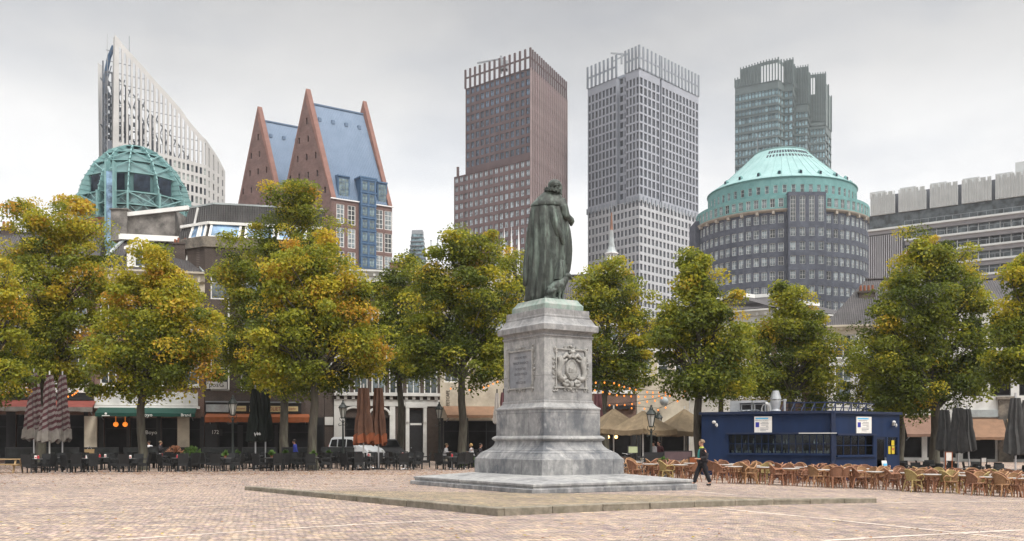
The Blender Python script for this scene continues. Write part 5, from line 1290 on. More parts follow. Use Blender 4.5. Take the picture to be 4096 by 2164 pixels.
# right-hand row
DRr=lambda px:84.5-.0022*(px-2030)
h=House('red brick house with white windows and dark shopfront right of the pedestal',2032,DRr(2032),2545,DRr(2545),PZ(1215,84),'bk_red',[(5.9,2.5),(9.3,2.2)],8,1.15,[(6.6,8.4,.3,3.0),(8.7,10.6,.3,3.0)],lintel='wfr',dark=True)
h.cornice(h.ztop,'wfr'); roof_gable(h,h.ztop,h.ztop+3.2,'rtile')
o=h.fascia(2400,2500,1722,1738,'blk',.12,'shop_sign'); h.write(o,'LA BRETONNIERE',2448,1730,10,'wink',.13,.75); h.fascia(2390,2540,1622,1636,'blk',.3,'band')
MT['lamp_w']=emis('warm_lamp_globe',(1.,.55,.18),5.)
for px in (2432,2464):
    mb=MB(); c=h.X(px); mb.sphere((c,-.5,h.Z(px,1748)),.14,10,7); o=h.part('wall_lamp',mb,'lamp_w')
h=House('grey rendered house with dark arched roof behind the beige parasols',2547,DRr(2547),2756,DRr(2756),PZ(1400,83),'plaster',[(7.3,1.6)],3,.9,[(.3,1.9,.2,3.1),(2.1,4.2,.2,3.1)],nx=1,dark=True)
mb=MB(); mb.prismy([(0,h.ztop),(h.L,h.ztop)]+[(h.L*(.5+.5*cos(t_*pi/10)),h.ztop+.1+2.4*sin(t_*pi/10)) for t_ in range(11)],.05,8); h.part('roof',mb,'slate')
h.fascia(2547,2756,1395,1410,'wfr',.25,'cornice')
h.fascia(2600,2752,1728,1738,'white_p',1.6,'awning_box')
mb=MB(); mb.sphere((h.X(2655),-.7,h.Z(2655,1607)),.38,12,8); h.part('dish_aerial',mb,'lead',smooth=60)
# white corner building with tile roof
D0,Dm,D1=90,86,93
h=House('white corner building with dark tiled roof and oval attic windows behind the kiosk, left wing',2758,D0,3085,Dm,PZ(1243,87),'white_p',[(5.6,2.7)],4,1.3,[(.5,3,.3,3.2),(3.6,6.5,.3,3.2)],depth=9,name='corner_building',cat='building',lintel='wfr')
h.cornice(h.ztop,'white_p',.6,1.0)
rdg=PZ(1182,90)
mb=MB(); L=h.L; mb.add([(-.5,-.6,h.ztop+.1),(L+.6,-.6,h.ztop+.1),(L-1.2,4.6,rdg),(-.5,4.6,rdg),(L+.2,9.5,h.ztop+.1),(-.5,9.5,h.ztop+.1)],[(0,1,2,3),(1,4,2),(2,4,5,3),(0,3,5)]); rf=h.part('roof',mb,'rtile'); mb=MB(); mb.bar((-.5,4.6,rdg+.12),(L-1.1,4.6,rdg+.12),.4,.32); mb.build('ridge','wfr',rf)
for px in (2800,2870,2940,3035):
    mb=MB(); c=h.X(px); zz=h.Z(px,1278); mb.lathe([(.75,-.02),(.75,.05),(.6,.08),(.58,.02)],18,sq=.45); mb.cur=1; mb.lathe([(0,.03),(.6,.03)],18,sq=.45); o=h.part('oval_window',['white_p','g_off']and mb,['white_p','g_off'],loc=(c,-.02,zz)); o.rotation_euler=(R(90),0,0)
h2=House('white corner building with dark tiled roof behind the kiosk, right wing with roof cowl',3087,Dm,3425,D1,PZ(1243,87.),'bk_red',[(5.4,2.9),(9.4,1.6)],5,1.2,[],depth=9,name='corner_building',cat='building',lintel='wfr')
h=h2; h.cornice(h.ztop,'white_p',.6,1.0); L=h.L
mb=MB(); mb.add([(-.6,-.6,h.ztop+.1),(L+.3,-.6,h.ztop+.1),(L+.3,4.6,rdg),(-.2,4.6,rdg),(L+.3,9.5,h.ztop+.1),(-.6,9.5,h.ztop+.1)],[(0,1,2,3),(3,2,4,5),(1,4,2),(0,3,5)]); rf=h.part('roof',mb,'rtile'); mb=MB(); mb.bar((-.2,4.6,rdg+.12),(L+.3,4.6,rdg+.12),.4,.34); mb.build('ridge','wfr',rf)
mb=MB(); c=h.X(3316); mb.lathe([(.55,rdg),(.55,rdg+.35),(1.15,rdg+.45),(1.0,rdg+1.0),(.5,rdg+1.35),(0,rdg+1.4)],8,c=(c,4.2)); mb.build('roof_cowl','lead',rf)
mb=MB(); c=h.X(3256); mb.box(c-.35,c+.35,3.8,4.3,rdg+.3,rdg+1.0); mb.box(c-.05,c+.05,4,4.1,rdg,rdg+.3); mb.build('roof_box','white_p',rf)
# white house with hipped roof and chimney
h=House('white house with steep dark hipped roof and brick chimney behind the tall right tree',3310,82,3828,79.5,PZ(1300,81),'white_p',[(5.4,2.6),(8.6,2.0)],4,1.35,[(5.5,7.4,.3,3.2),(7.8,10,.3,3.2)],lintel='white_p')
h.cornice(h.ztop,'plaster',.5,.7); rf=roof_gable(h,h.ztop,PZ(1120,86),'rtile',.3,3.5); chimney(h,rf,h.X(3462)+.4,3.2,h.ztop,PZ(1172,84),1.3,.8,'bk_brown',4)
h.awning(3610,3775,1660,1736,1748,2.6,'pink_c')
# white house at the right edge
h=House('white house with black shuttered windows, ionic pilaster and tan awnings, right edge',3830,79.3,4420,76,PZ(1200,78),'white_p',[(5.3,2.9),(9.2,2.4)],5,1.5,[(.4,2.8,.2,3.3),(3.2,6,.2,3.3),(6.4,9.5,.2,3.3)],nx=1,nz=[.5],fm='blk',gm='g_shop')
h.cornice(h.ztop,'white_p',.5,.8); roof_gable(h,h.ztop,PZ(1110,82),'rtile'); mb=MB()
zz=lambda y:h.Z(4020,y); c=h.X(4022); mb.box(c-.55,c+.55,-.25,-.002,0,zz(1598)); mb.box(c-.7,c+.7,-.4,-.002,zz(1598),zz(1586))
for s_ in (-.42,.42): mb.tube([(c+s_+.17*(1-k*.1)*cos(k*.8),-.36,zz(1610)+.17*(1-k*.1)*sin(k*.8)) for k in range(9)],.045,5)
h.part('pilaster',mb,'conc'); h.fascia(3832,4000,1640,1668,'lead',.2)
h.awning(3850,4010,1672,1748,1760,2.6,'tan_c'); h.awning(4025,4400,1668,1745,1758,2.8,'beige_c')
# far brown block seen between the trees
D=118; t=thing('flat_brick_block','low brown brick block with flat roof behind the left trees','building',(PX(1560,D),D,0)); mb=MB(); w=PX(1640,D)-PX(1560,D); mb.box(0,w,0,8,0,PZ(1050,D)); mb.build('wall','gab_edge',t); mb=MB(); mb.box(-.2,w+.2,-.2,8.2,PZ(1050,D),PZ(1043,D)); mb.build('roof_edge','lead',t)
D=100; t=thing('grey_flat_building','low grey building with a flat roof edge below the pale tower','building',(PX(2600,D),D,0)); mb=MB(); w=PX(2720,D)-PX(2600,D); mb.box(0,w,0,8,0,PZ(1292,D)); mb.build('wall','corb',t); mb=MB(); mb.box(-.3,w+.3,-.3,8,PZ(1292,D),PZ(1280,D)); mb.build('roof_edge','lead',t)
# ------------------------------------------------------------------ trees
def leafmat():
    m,nt,b=nt_new('autumn_leaves'); a=nt.nodes.new('ShaderNodeAttribute'); a.attribute_name='tint'
    nt.links.new(a.outputs['Color'],b.inputs['Base Color']); b.inputs['Roughness'].default_value=.55; b.inputs['Specular IOR Level'].default_value=.3
    tr=nt.nodes.new('ShaderNodeBsdfTranslucent'); nt.links.new(a.outputs['Color'],tr.inputs[0]); mx=nt.nodes.new('ShaderNodeMixShader'); mx.inputs[0].default_value=.5
    out=nt.nodes['Material Output']; nt.links.new(b.outputs[0],mx.inputs[1]); nt.links.new(tr.outputs[0],mx.inputs[2]); nt.links.new(mx.outputs[0],out.inputs[0]); return m
MT['leaf']=leafmat()
MT['bark']=mat('dark_lime_bark',(.055,.048,.038),.9,.35,5,.6,stretch=(2,2,.35),stain=(.10,.10,.075),sscale=1.2)
PAL=np.array([(.055,.075,.013),(.095,.120,.016),(.150,.175,.020),(.235,.245,.024),(.36,.315,.026),(.43,.315,.03),(.42,.235,.03)])
def leaves(name,cl,rng,parent,lsize,per,mixw,spread=1.):
    """cl: (n,4) cluster centres and radii; many small leaf faces around each"""
    n=len(cl); k=per; tot=n*k
    c=np.repeat(cl[:,:3],k,0); r=np.repeat(cl[:,3],k)
    d=rng.normal(size=(tot,3)); d/=np.linalg.norm(d,axis=1)[:,None]
    rad=r*rng.random(tot)**(1/2.4)
    p=c+d*rad[:,None]*np.array([1.15,1.15,.72])
    # drooping spray: outer leaves hang lower
    p[:,2]-=.25*(rad/r)**2*r
    nrm=rng.normal(size=(tot,3))*.75+d*.5+np.array([0,0,.75]); nrm/=np.linalg.norm(nrm,axis=1)[:,None]
    t=rng.normal(size=(tot,3)); t-=nrm*(t*nrm).sum(1)[:,None]; t/=np.linalg.norm(t,axis=1)[:,None]; b=np.cross(nrm,t)
    s=lsize*(np.repeat(.75+.6*rng.random(n),k)*(.6+.8*rng.random(tot)))[:,None]
    V=np.stack([p-t*s,p-b*s*.62+nrm*s*.12,p+t*s,p+b*s*.62+nrm*s*.12],1).reshape(-1,3)
    me=bpy.data.meshes.new(name); me.vertices.add(tot*4); me.vertices.foreach_set('co',V.astype('f').ravel())
    me.loops.add(tot*4); me.loops.foreach_set('vertex_index',np.arange(tot*4,dtype='i')); me.polygons.add(tot); me.polygons.foreach_set('loop_start',np.arange(0,tot*4,4,dtype='i'))
    me.update(calc_edges=True)
    base=rng.choice(len(PAL),size=n,p=mixw[0]) if mixw[0].ndim==1 else np.array([rng.choice(len(PAL),p=q) for q in mixw[0]])
    ci=np.repeat(base,k)+rng.integers(-1,2,tot)*(rng.random(tot)<.45); ci=np.clip(ci,0,len(PAL)-1)
    col=PAL[ci]*1.18*(.85+.3*rng.random(tot))[:,None]
    at=me.color_attributes.new('tint','FLOAT_COLOR','POINT'); cc_=np.ones((tot*4,4),'f'); cc_[:,:3]=np.repeat(col,4,0); at.data.foreach_set('color',cc_.ravel())
    me.materials.append(MT['leaf']); return link(name,me,parent)
def tree(label,tpx,D,lobes,tr,warm,seed,dens=1.,lean=0.,thin=0.,gz=None,group=None):
    """lobes in photo pixels /1.59: (x,y,rx,ry); each becomes an ellipsoid of the crown at its true size"""
    rng=np.random.default_rng(seed); rd=random.Random(seed); k=1.59/F*D
    X0=PX(tpx*1.59,D); z0=G(X0,D) if gz is None else gz
    o=thing('lime_tree',label,'tree',(X0,D,z0),0,group)
    L=[]
    for i,(x,y,rx,ry) in enumerate(lobes):
        r_=min(max(rx*k*.85,1.2),4.6); L.append((PX(x*1.59,D)-X0,rd.uniform(-.5,.5),PZ(y*1.59,D)-z0,rx*k*1.07,r_,ry*k*1.05))
    ztop=max(l[2]+l[5] for l in L); zbot=min(l[2]-l[5] for l in L)
    cl=[];W=[]
    for l in L:
        vol=l[3]*l[4]*l[5]; n=int(8.+5.0*vol**.72*dens)
        dirs=rng.normal(size=(n,3)); dirs/=np.linalg.norm(dirs,axis=1)[:,None]
        rr=rng.random(n)**(1/3.6); 
        # ragged outline: some directions reach out, others are hollow
        ph=rng.random(3)*6; rag=1+.16*np.sin(dirs[:,0]*5+ph[0])*np.sin(dirs[:,2]*6+ph[1])+.10*np.sin(dirs[:,2]*11+ph[2])+.06*rng.normal(size=n)
        P=dirs*(rr*rag)[:,None]*np.array([l[3],l[4],l[5]])+np.array(l[:3])
        for p,q in zip(P,rr): cl.append((*p,rng.uniform(.62,1.15)*min(1.,.6+l[3]/5)*(.75 if q>.93 else 1)))
    cl=np.array(cl); n=len(cl)
    # gilding of the leaves: twigs at the top and outside of the tree turned first
    hgt=(cl[:,2]-zbot)/(ztop-zbot); out=np.abs(cl[:,0])/(np.abs(cl[:,0]).max()+.1); w=np.clip(warm+.0+.36*(hgt-.45)+.22*(out-.4)+.16*rng.normal(size=n),0,1)
    pw=np.stack([np.exp(-((i-w*6.0)/1.15)**2) for i in range(7)],1); pw/=pw.sum(1)[:,None]
    leaves('crown',cl,rng,o,.088,int(200),(pw,))
    # trunk and limbs reaching to clusters
    mb=MB(); zt=zbot+(ztop-zbot)*.78; pts=[];rs=[]; cxm=np.mean([l[0] for l in L]); N_=9
    for i in range(N_+1):
        t=i/N_; z=-.3+(zt+.3)*t; f=min(1,max(0,(z-zbot)/(zt-zbot+1e-3))); x=lean*sin(t*2.2)+cxm*f*.9+.08*sin(z*1.3+seed); y=.08*cos(z*1.1+seed)
        pts.append((x,y,z)); rs.append(tr*(1.25 if i==0 else 1.)*(1-.82*max(0,(t-.12)/.88)**1.1))
    mb.tube(pts,rs,10); mb.build('trunk','bark',o,smooth=50)
    mb=MB(); hi=[i for i in range(n) if hgt[i]>.22]; sel=sorted(hi,key=lambda i:-((cl[i,0]-cxm)**2+cl[i,1]**2)*rng.random())[:34]
    for i in sel:
        e=Vector(cl[i,:3]); zz=max(zbot+.5,min(zt-.3,e.z-.75*abs(e.x-cxm)-rd.uniform(.8,2.4))); t=(zz+.3)/(zt+.3); j=min(N_-1,int(t*N_)); f=t*N_-j
        a=Vector(pts[j]).lerp(Vector(pts[j+1]),f); m=a.lerp(e,.55)+Vector((rd.uniform(-.3,.3),rd.uniform(-.3,.3),rd.uniform(.1,.6)))
        r0=min(rs[j]*.5,.10); mb.tube([a,m,e],[r0,r0*.55,.02],5,False)
    mb.build('limb','bark',o,smooth=60); return o
TR=[
('golden lime tree cut by the left edge, lower than its neighbour',-22,57,[(5,720,48,75),(0,850,70,110),(5,945,62,60)],.25,.52,11),
('broad tall golden lime tree behind the striped parasols at far left',100,65,[(150,545,80,70),(70,600,90,80),(205,610,70,70),(110,705,125,110),(200,720,80,80),(60,840,95,110),(165,850,110,110),(110,925,120,50)],.32,.50,12),
('rounded golden lime tree in front of the green awning',357,57,[(385,655,38,52),(350,720,75,70),(430,740,70,65),(330,815,90,80),(450,825,95,85),(400,900,130,75),(300,900,80,70),(500,905,60,55),(380,965,90,30)],.27,.50,13),
('tall dark green lime tree rising in front of the steep gables',715,72,[(745,512,70,56),(740,580,100,78),(645,650,88,82),(730,700,110,100),(600,730,65,65),(650,820,105,100),(590,850,60,70),(690,920,110,60)],.33,.31,14),
('full golden orange lime tree left of centre before the orange awning',788,57,[(775,625,55,55),(755,700,85,70),(840,700,75,65),(770,790,110,80),(880,800,80,75),(700,860,85,75),(820,880,120,80),(920,880,65,65),(770,950,110,32)],.28,.52,15),
('dark lime tree between the golden one and the next tall one, thin bent trunk',1008,72,[(1015,690,60,55),(975,730,50,60),(1040,790,75,90),(990,870,75,90),(1050,900,60,70)],.27,.26,16),
('large olive green lime tree left of the pedestal with a shrub at its foot',1163,65,[(1160,615,48,50),(1210,640,60,55),(1120,680,70,60),(1190,735,95,80),(1090,760,75,70),(1230,800,70,75),(1120,850,100,85),(1190,900,95,70),(1060,880,70,65),(1240,890,50,60)],.30,.34,17),
('lime tree half hidden behind the statue and pedestal',1292,74,[(1285,680,48,60),(1300,770,55,70),(1340,850,75,90),(1290,900,60,70)],.26,.42,18),
('olive lime tree directly right of the pedestal hung with lights',1520,66,[(1525,685,55,42),(1480,740,55,55),(1560,755,65,60),(1520,820,90,75),(1600,850,55,70),(1500,900,75,60),(1570,930,70,50)],.27,.36,19),
('slim pointed lime tree between the parasols and the blue kiosk',1757,54.5,[(1755,650,32,38),(1760,700,55,42),(1720,760,55,50),(1800,770,65,55),(1750,830,90,65),(1840,850,55,55),(1700,860,50,60),(1770,915,105,60),(1760,960,80,30)],.26,.38,20),
('smaller lime tree behind the blue kiosk with two small tops',1989,67,[(1975,745,35,42),(2040,785,38,45),(1995,820,75,60),(1950,880,65,60),(2050,880,60,65),(1990,930,100,55),(2040,970,75,45),(1930,960,60,45)],.27,.37,21),
('second dark trunked lime tree behind the kiosk roof vent',1812,76,[(1830,860,60,70),(1870,920,70,70),(1830,960,80,45)],.27,.25,22),
('big spreading lime tree in front of the white house on the right',2353,62,[(2330,620,52,50),(2390,660,50,55),(2300,690,55,45),(2340,745,95,75),(2430,740,55,60),(2250,790,75,65),(2330,850,110,85),(2430,860,70,80),(2220,890,85,65),(2320,950,120,65),(2420,960,60,60),(2260,1010,70,40)],.33,.27,23),
('dark lime tree behind the right end of the kiosk',2268,72,[(2200,900,70,70),(2270,930,80,80),(2200,985,75,50),(2290,1010,60,45)],.22,.16,24),
('lime tree cut by the right edge with low hanging twigs',2600,52,[(2565,690,42,48),(2590,780,75,75),(2545,830,55,60),(2580,900,75,65),(2535,915,50,45)],.27,.34,25),
]
for a in TR: tree(*a,group='lime trees around the square')
# ------------------------------------------------------------------ terrace furniture
for nm,c1 in (('rat_red',(.27,.13,.075)),('rat_tan',(.34,.19,.095)),('rat_yel',(.36,.27,.11))):
    MT[nm]=mat(nm.replace('rat_','rattan_'),c1,.6,.25,14,.3,rv=.15)
    MT[nm+'w']=mat('woven_'+nm[4:],tuple(x*.72 for x in c1),.7,.3,40,.6,rv=.18)
MT['tabtop']=mat('pale_table_top',(.42,.40,.38),.35,.1,5)
MT['wick']=mat('black_wicker',(.014,.015,.016),.6,.35,30,.5,rv=.25)
MT['alu']=mat('alu',(.45,.45,.46),.35,.1,4,metal=.7)
MT['glide']=mat('white_plastic',(.75,.75,.75),.5,.02)
MT['greytop']=mat('dark_grey_table_top',(.10,.10,.10),.4,.2,6)
MT['redj']=mat('red_glass_jar',(.42,.02,.03),.3,.2,6,spec=.6); MT['card']=mat('white_card',(.7,.68,.64),.6,.1,6)
MT['lampblk']=mat('dark_green_cast_iron',(.016,.021,.019),.45,.3,6)
MT['wood']=mat('weathered_pine',(.34,.235,.12),.75,.25,6,stretch=(1,6,6))
def clearglass():
    m,nt,b=nt_new('clear_glass'); tr=nt.nodes.new('ShaderNodeBsdfTransparent'); tr.inputs[0].default_value=(.85,.9,.9,1); gl=nt.nodes.new('ShaderNodeBsdfGlossy'); gl.inputs[0].default_value=(.3,.32,.35,1); gl.inputs['Roughness'].default_value=.05
    fr=nt.nodes.new('ShaderNodeFresnel'); fr.inputs[0].default_value=1.6; mx=nt.nodes.new('ShaderNodeMixShader'); nt.links.new(fr.outputs[0],mx.inputs[0]); nt.links.new(tr.outputs[0],mx.inputs[1]); nt.links.new(gl.outputs[0],mx.inputs[2]); nt.links.new(mx.outputs[0],nt.nodes['Material Output'].inputs[0]); return m
MT['clear']=clearglass()
def rattan_proto(k,y):
    o=thing('rattan_chair','x','chair',(0,-30-y,-50)); a='rat_'+k; w=a+'w'
    mb=MB(); mb.lathe([(.20,.405),(.245,.41),(.255,.43),(.245,.455),(.0,.46)],16); mb.build('seat',w,o,smooth=40)
    mb=MB(); V=[]
    for i in range(13):
        t=R(105+150*i/12); h=.60+.215*sin(pi*(i/12))**.8
        for z,rr in ((.45,.235),(.6,.265),(h,.285)): V.append((rr*cos(t),rr*sin(t),z))
        for z,rr in ((h,.272),(.6,.25),(.45,.22)): V.append((rr*cos(t),rr*sin(t),z))
    mb.add(V,[(6*i+j,6*i+(j+1)%6,6*i+6+(j+1)%6,6*i+6+j) for i in range(12) for j in range(6)]+[(0,1,2,3,4,5),(77,76,75,74,73,72)]); mb.build('backrest',w,o,smooth=40)
    mb=MB(); P=[(.22,.235,.43),(.25,.27,.58),(.17,.285,.655)]+[(.292*cos(R(105+150*i/12)),.292*sin(R(105+150*i/12)),.612+.22*sin(pi*i/12)**.8) for i in range(13)]+[(.17,-.285,.655),(.25,-.27,.58),(.22,-.235,.43)]
    mb.tube(P,.021,6); mb.build('arm_rail',a,o,smooth=60)
    for sx,sy in ((1,1),(1,-1),(-1,1),(-1,-1)):
        mb=MB(); mb.tube([(.24*sx+(.05 if sx<0 else 0)*-1,.225*sy,0),(.19*sx,.175*sy,.44)],[.019,.022],6); mb.build('leg',a,o)
    mb=MB()
    for s in (-1,1):
        mb.tube([(.2,.2*s,.18),(0,.05*s,.40),(-.21,.2*s,.2)],.012,5); mb.tube([(.21,-.2,.19+.03*s),(0,-.02,.36),(.21,.2,.19+.03*s)],.011,5)
    mb.build('stretcher',a,o); return o
def dark_proto():
    o=thing('wicker_chair','x','chair',(0,-40,-50))
    mb=MB(); mb.box(-.24,.24,-.24,.24,.30,.44); s=mb.build('seat','wick',o); 
    mb=MB(); mb.prismy([(-.25,.44),(-.19,.44),(-.27,.90),(-.33,.90)],-.25,.25); mb.build('backrest','wick',o)
    for s in (-1,1):
        mb=MB(); mb.bar((-.28,.255*s,.66),(.22,.255*s,.63),.055,.05); mb.bar((.2,.255*s,.44),(.2,.255*s,.62),.05); mb.build('armrest','wick',o)
    for i,(sx,sy) in enumerate(((1,1),(1,-1),(-1,1),(-1,-1))):
        mb=MB(); mb.box(.22*sx-.022,.22*sx+.022,.22*sy-.022,.22*sy+.022,.02,.30); mb.cur=1 if i in (2,3) else 0; mb.box(.22*sx-.02,.22*sx+.02,.22*sy-.02,.22*sy+.02,0,.028); mb.build('leg',['wick','glide'],o)
    return o
def table_proto(dark):
    o=thing('terrace_table','x','table',(0,-50-dark,-50)); mb=MB(); mb.lathe([(.0,.715),(.36,.715),(.385,.725),(.385,.745),(.37,.752),(0,.752)],24); mb.build('table_top','greytop' if dark else 'tabtop',o,smooth=30)
    if dark:
        mb=MB(); mb.cyl((0,0),.035,.03,.715,8); mb.build('pedestal','alu' if dark==2 else 'blk',o)
        for i in range(4): mb=MB(); a=i*pi/2+.4; mb.tube([(0,0,.06),(.26*cos(a),.26*sin(a),.03)],[.03,.02],6); mb.build('foot','alu' if dark==2 else 'blk',o)
    else:
        for i in range(4):
            mb=MB(); a=i*pi/2+pi/4; mb.tube([(.17*cos(a),.17*sin(a),0),(.13*cos(a),.13*sin(a),.715)],.026,6); mb.build('leg','rat_red',o)
        mb=MB(); mb.lathe([(.33,.66),(.345,.68),(.345,.714),(.33,.714)],24); mb.build('table_rim','rat_tan',o)
    return o
RP={k:rattan_proto(k,i) for i,k in enumerate(('red','tan','yel'))}; DP=dark_proto(); TP=table_proto(0); TD=table_proto(1); TA=table_proto(2)
bpy.context.view_layer.update()
used=set(); JP_=[None]
def use(p,loc,rz,label,group):
    sc_=1.1 if (p is DP or p in RP.values()) else (1.35 if p is JP_[0] else None)
    if sc_: p.scale=(sc_,)*3
    if p.name not in used:
        used.add(p.name); p.location=loc; p.rotation_euler=(0,0,rz); p['label']=label; p['group']=group; return p
    return dup(p,loc,rz,label,group)
rr=random.Random(21)
ROWN=['front','second','third','back']
KIND={'red':'reddish','tan':'tan','yel':'yellowish'}
def gz(x,y): return G(x,y)
# rattan terrace: each row is a list of (photo x, distance)
rows=[[(2600,43.2),(2716,43.),(2935,42.3),(3050,42.6),(3162,41.6),(3300,41.3),(3415,41.8),(3500,40.8),(3622,40.6),(3725,39.2),(3850,39.4),(3960,38.),(4075,37.6)],
 [(2540,46.8),(2660,46.6),(2752,46.9),(2905,45.8),(3040,45.6),(3180,45.1),(3320,44.9),(3450,44.3),(3570,44),(3690,42.8),(3800,42.6),(3930,41.6),(4050,41.2)],
 [(2940,49),(3080,48.6),(3220,47.6),(3360,47.4),(3480,47.6),(3620,47),(3740,46.4),(3860,45.6),(3985,45),(4090,44.6)],
 [(3660,50.4),(3790,50),(3920,49.2),(4040,48.6)]]
for ri,row in enumerate(rows):
    nch=0
    for ti,(px,D) in enumerate(row):
        x,y=PX(px,D),D; z=gz(x,y)
        use(TP,(x,y,z),rr.uniform(0,1.5),'pale round rattan table, %s from the pedestal, %s row of the rattan terrace'%(ordw(ti+1),ROWN[ri]),'pale rattan tables')
        angs=[(180,.66),(0,.66),(62,.7),(118,.74)] if (ti%3==0 and ri!=1) else ([(188,.6),(-12,.62),(90,.68)] if ti%3==1 else [(205,.66),(-25,.68),(80,.72)])
        if ri==0 and ti in (5,8): angs.append((-70,.66))
        for a,dd in angs:
            a+=rr.uniform(-16,16); dd+=rr.uniform(-.04,.1); cx,cy=x+dd*cos(R(a)),y+dd*sin(R(a))
            if abs(cx-PX(2810,40))<.55 and abs(cy-40.5)<1.2: continue
            if ri>=2 and cx<24 and cy>50.2-.0+max(0,(13-cx)*.35): continue
            nch+=1; k=rr.choice(('red','red','red','tan','tan')) if not (ri==0 and ti in (10,) or rr.random()<.06) else 'yel'
            use(RP[k],(cx,cy,gz(cx,cy)),R(a+180+rr.uniform(-22,22)),'%s rattan armchair, %s from the pedestal, %s row of the rattan terrace'%(KIND[k],ordw(nch),ROWN[ri]),'rattan armchairs')
# black wicker terrace on the left
trunks=[(PX(a[1]*1.59,a[2]),a[2]) for a in TR]
def clear(x,y,r=.75): return all(math.hypot(x-a,y-b)>r for a,b in trunks+[(PX(931,57),57),(PX(1372,66),66),(PX(50,52),52)])
items=[]
for ri in range(3):
    nch=0; nt_=0; px=140+ri*70
    while px<1985:
        D=51.8+6.2*min(1,px/1800)+ri*3.5+rr.uniform(-.25,.25); x,y=PX(px,D),D; z=gz(x,y)
        if clear(x,y,1.0):
            nt_+=1; al=(px>1380)
            use(TA if al else TD,(x,y,z),rr.uniform(0,1.5),'small dark round table, %s from the picnic table, %s row of the black terrace'%(ordw(nt_),ROWN[ri] if ri<2 else 'back'),'dark round tables'); items.append((x,y,z+.752,ri,nt_,px))
            angs=[(180,.72),(0,.72),(-90,.72),(90,.74)] if (nt_+ri)%2 else [(200,.72),(-20,.72),(-65,.78),(80,.74),(-125,.8)]
            for a,dd in angs:
                a+=rr.uniform(-14,14); dd+=rr.uniform(-.03,.08); cx,cy=x+dd*cos(R(a)),y+dd*sin(R(a))
                if not clear(cx,cy,.6): continue
                nch+=1
                use(DP,(cx,cy,gz(cx,cy)),R(a+180+rr.uniform(-12,12)),'black wicker armchair, %s from the picnic table, %s row of the black terrace'%(ordw(nch),ROWN[ri] if ri<2 else 'back'),'black wicker armchairs')
        px+=178+rr.uniform(-14,22)
for i,(px,D) in enumerate(((3640,56),(3740,57.5),(3830,54.5),(3930,57),(4030,55),(3690,54))):
    x,y=PX(px,D),D; z=gz(x,y)
    use(TD,(x,y,z),0,'small dark table behind the rattan terrace at right, %s from the kiosk'%ordw(i+1),'dark round tables')
    for j,a in enumerate((175,10,85)):
        cx,cy=x+.75*cos(R(a)),y+.75*sin(R(a)); use(DP,(cx,cy,gz(cx,cy)),R(a+180+rr.uniform(-15,15)),'black wicker armchair behind the rattan terrace at right, %s from the kiosk'%ordw(i*3+j+1),'black wicker armchairs')
MT['sscreen']=glass('smoked_screen_glass',(.02,.022,.022),.25,.3,.2)
for i in range(9):
    px=20+i*158; D=66+px*.0015; x0=PX(px,D); w=PX(px+140,D)-x0; o=thing('terrace_screen','low smoked glass terrace screen before the house fronts, %s from the left edge'%ordw(i+1),'screen',(x0,D,0),0,'terrace screens before the house fronts')
    if any(abs(x0+w/2-a)<w/2+.5 and abs(D-b)<.9 for a,b in trunks): pass
    mb=MB(); mb.box(.05,w-.05,-.015,.015,.12,1.2); mb.build('panel','sscreen',o); mb=MB(); mb.box(0,w,-.03,.03,1.2,1.26); mb.box(0,.05,-.03,.03,0,1.2); mb.box(w-.05,w,-.03,.03,0,1.2); mb.build('frame','blk',o)
# things on the tables
def jar_proto():
    o=thing('candle_jar','x','candle jar',(0,-60,-50)); mb=MB(); mb.lathe([(.045,0),(.05,.02),(.042,.08),(.045,.12)],10); mb.build('jar','redj',o); mb=MB(); mb.cyl((0,0),.02,.02,.135,8); mb.build('candle','card',o); return o
JP=jar_proto(); JP_[0]=JP
def card_proto():
    o=thing('menu_card','x','menu card',(0,-61,-50)); mb=MB(); mb.prismx([(-.04,0),(.04,0),(.004,.17),(-.004,.17)],-.055,.055); mb.build('card','card',o); mb=MB(); mb.box(-.04,.04,-.045,-.03,.03,.1); mb.build('card_print','redj',o); return o
CP=card_proto(); bpy.context.view_layer.update()
for i,(x,y,z,ri,n,px) in enumerate(items):
    rn=ROWN[ri] if ri<2 else 'back'
    if px<760 or px>1380 or rr.random()<.3:
        use(JP,(x+rr.uniform(-.18,.18),y+rr.uniform(-.2,.1),z),0,'red glass candle jar on the %s dark table of the %s black terrace row'%(ordw(n),rn),'red candle jars')
        if rr.random()<.7: use(CP,(x+rr.uniform(-.2,.2),y+rr.uniform(-.2,.2),z),rr.uniform(-1,1),'white folded menu card on the %s dark table of the %s black terrace row'%(ordw(n),rn),'menu cards')
MT['plant']=mat('bright_plant_leaf',(.07,.13,.025),.6,.35,12)
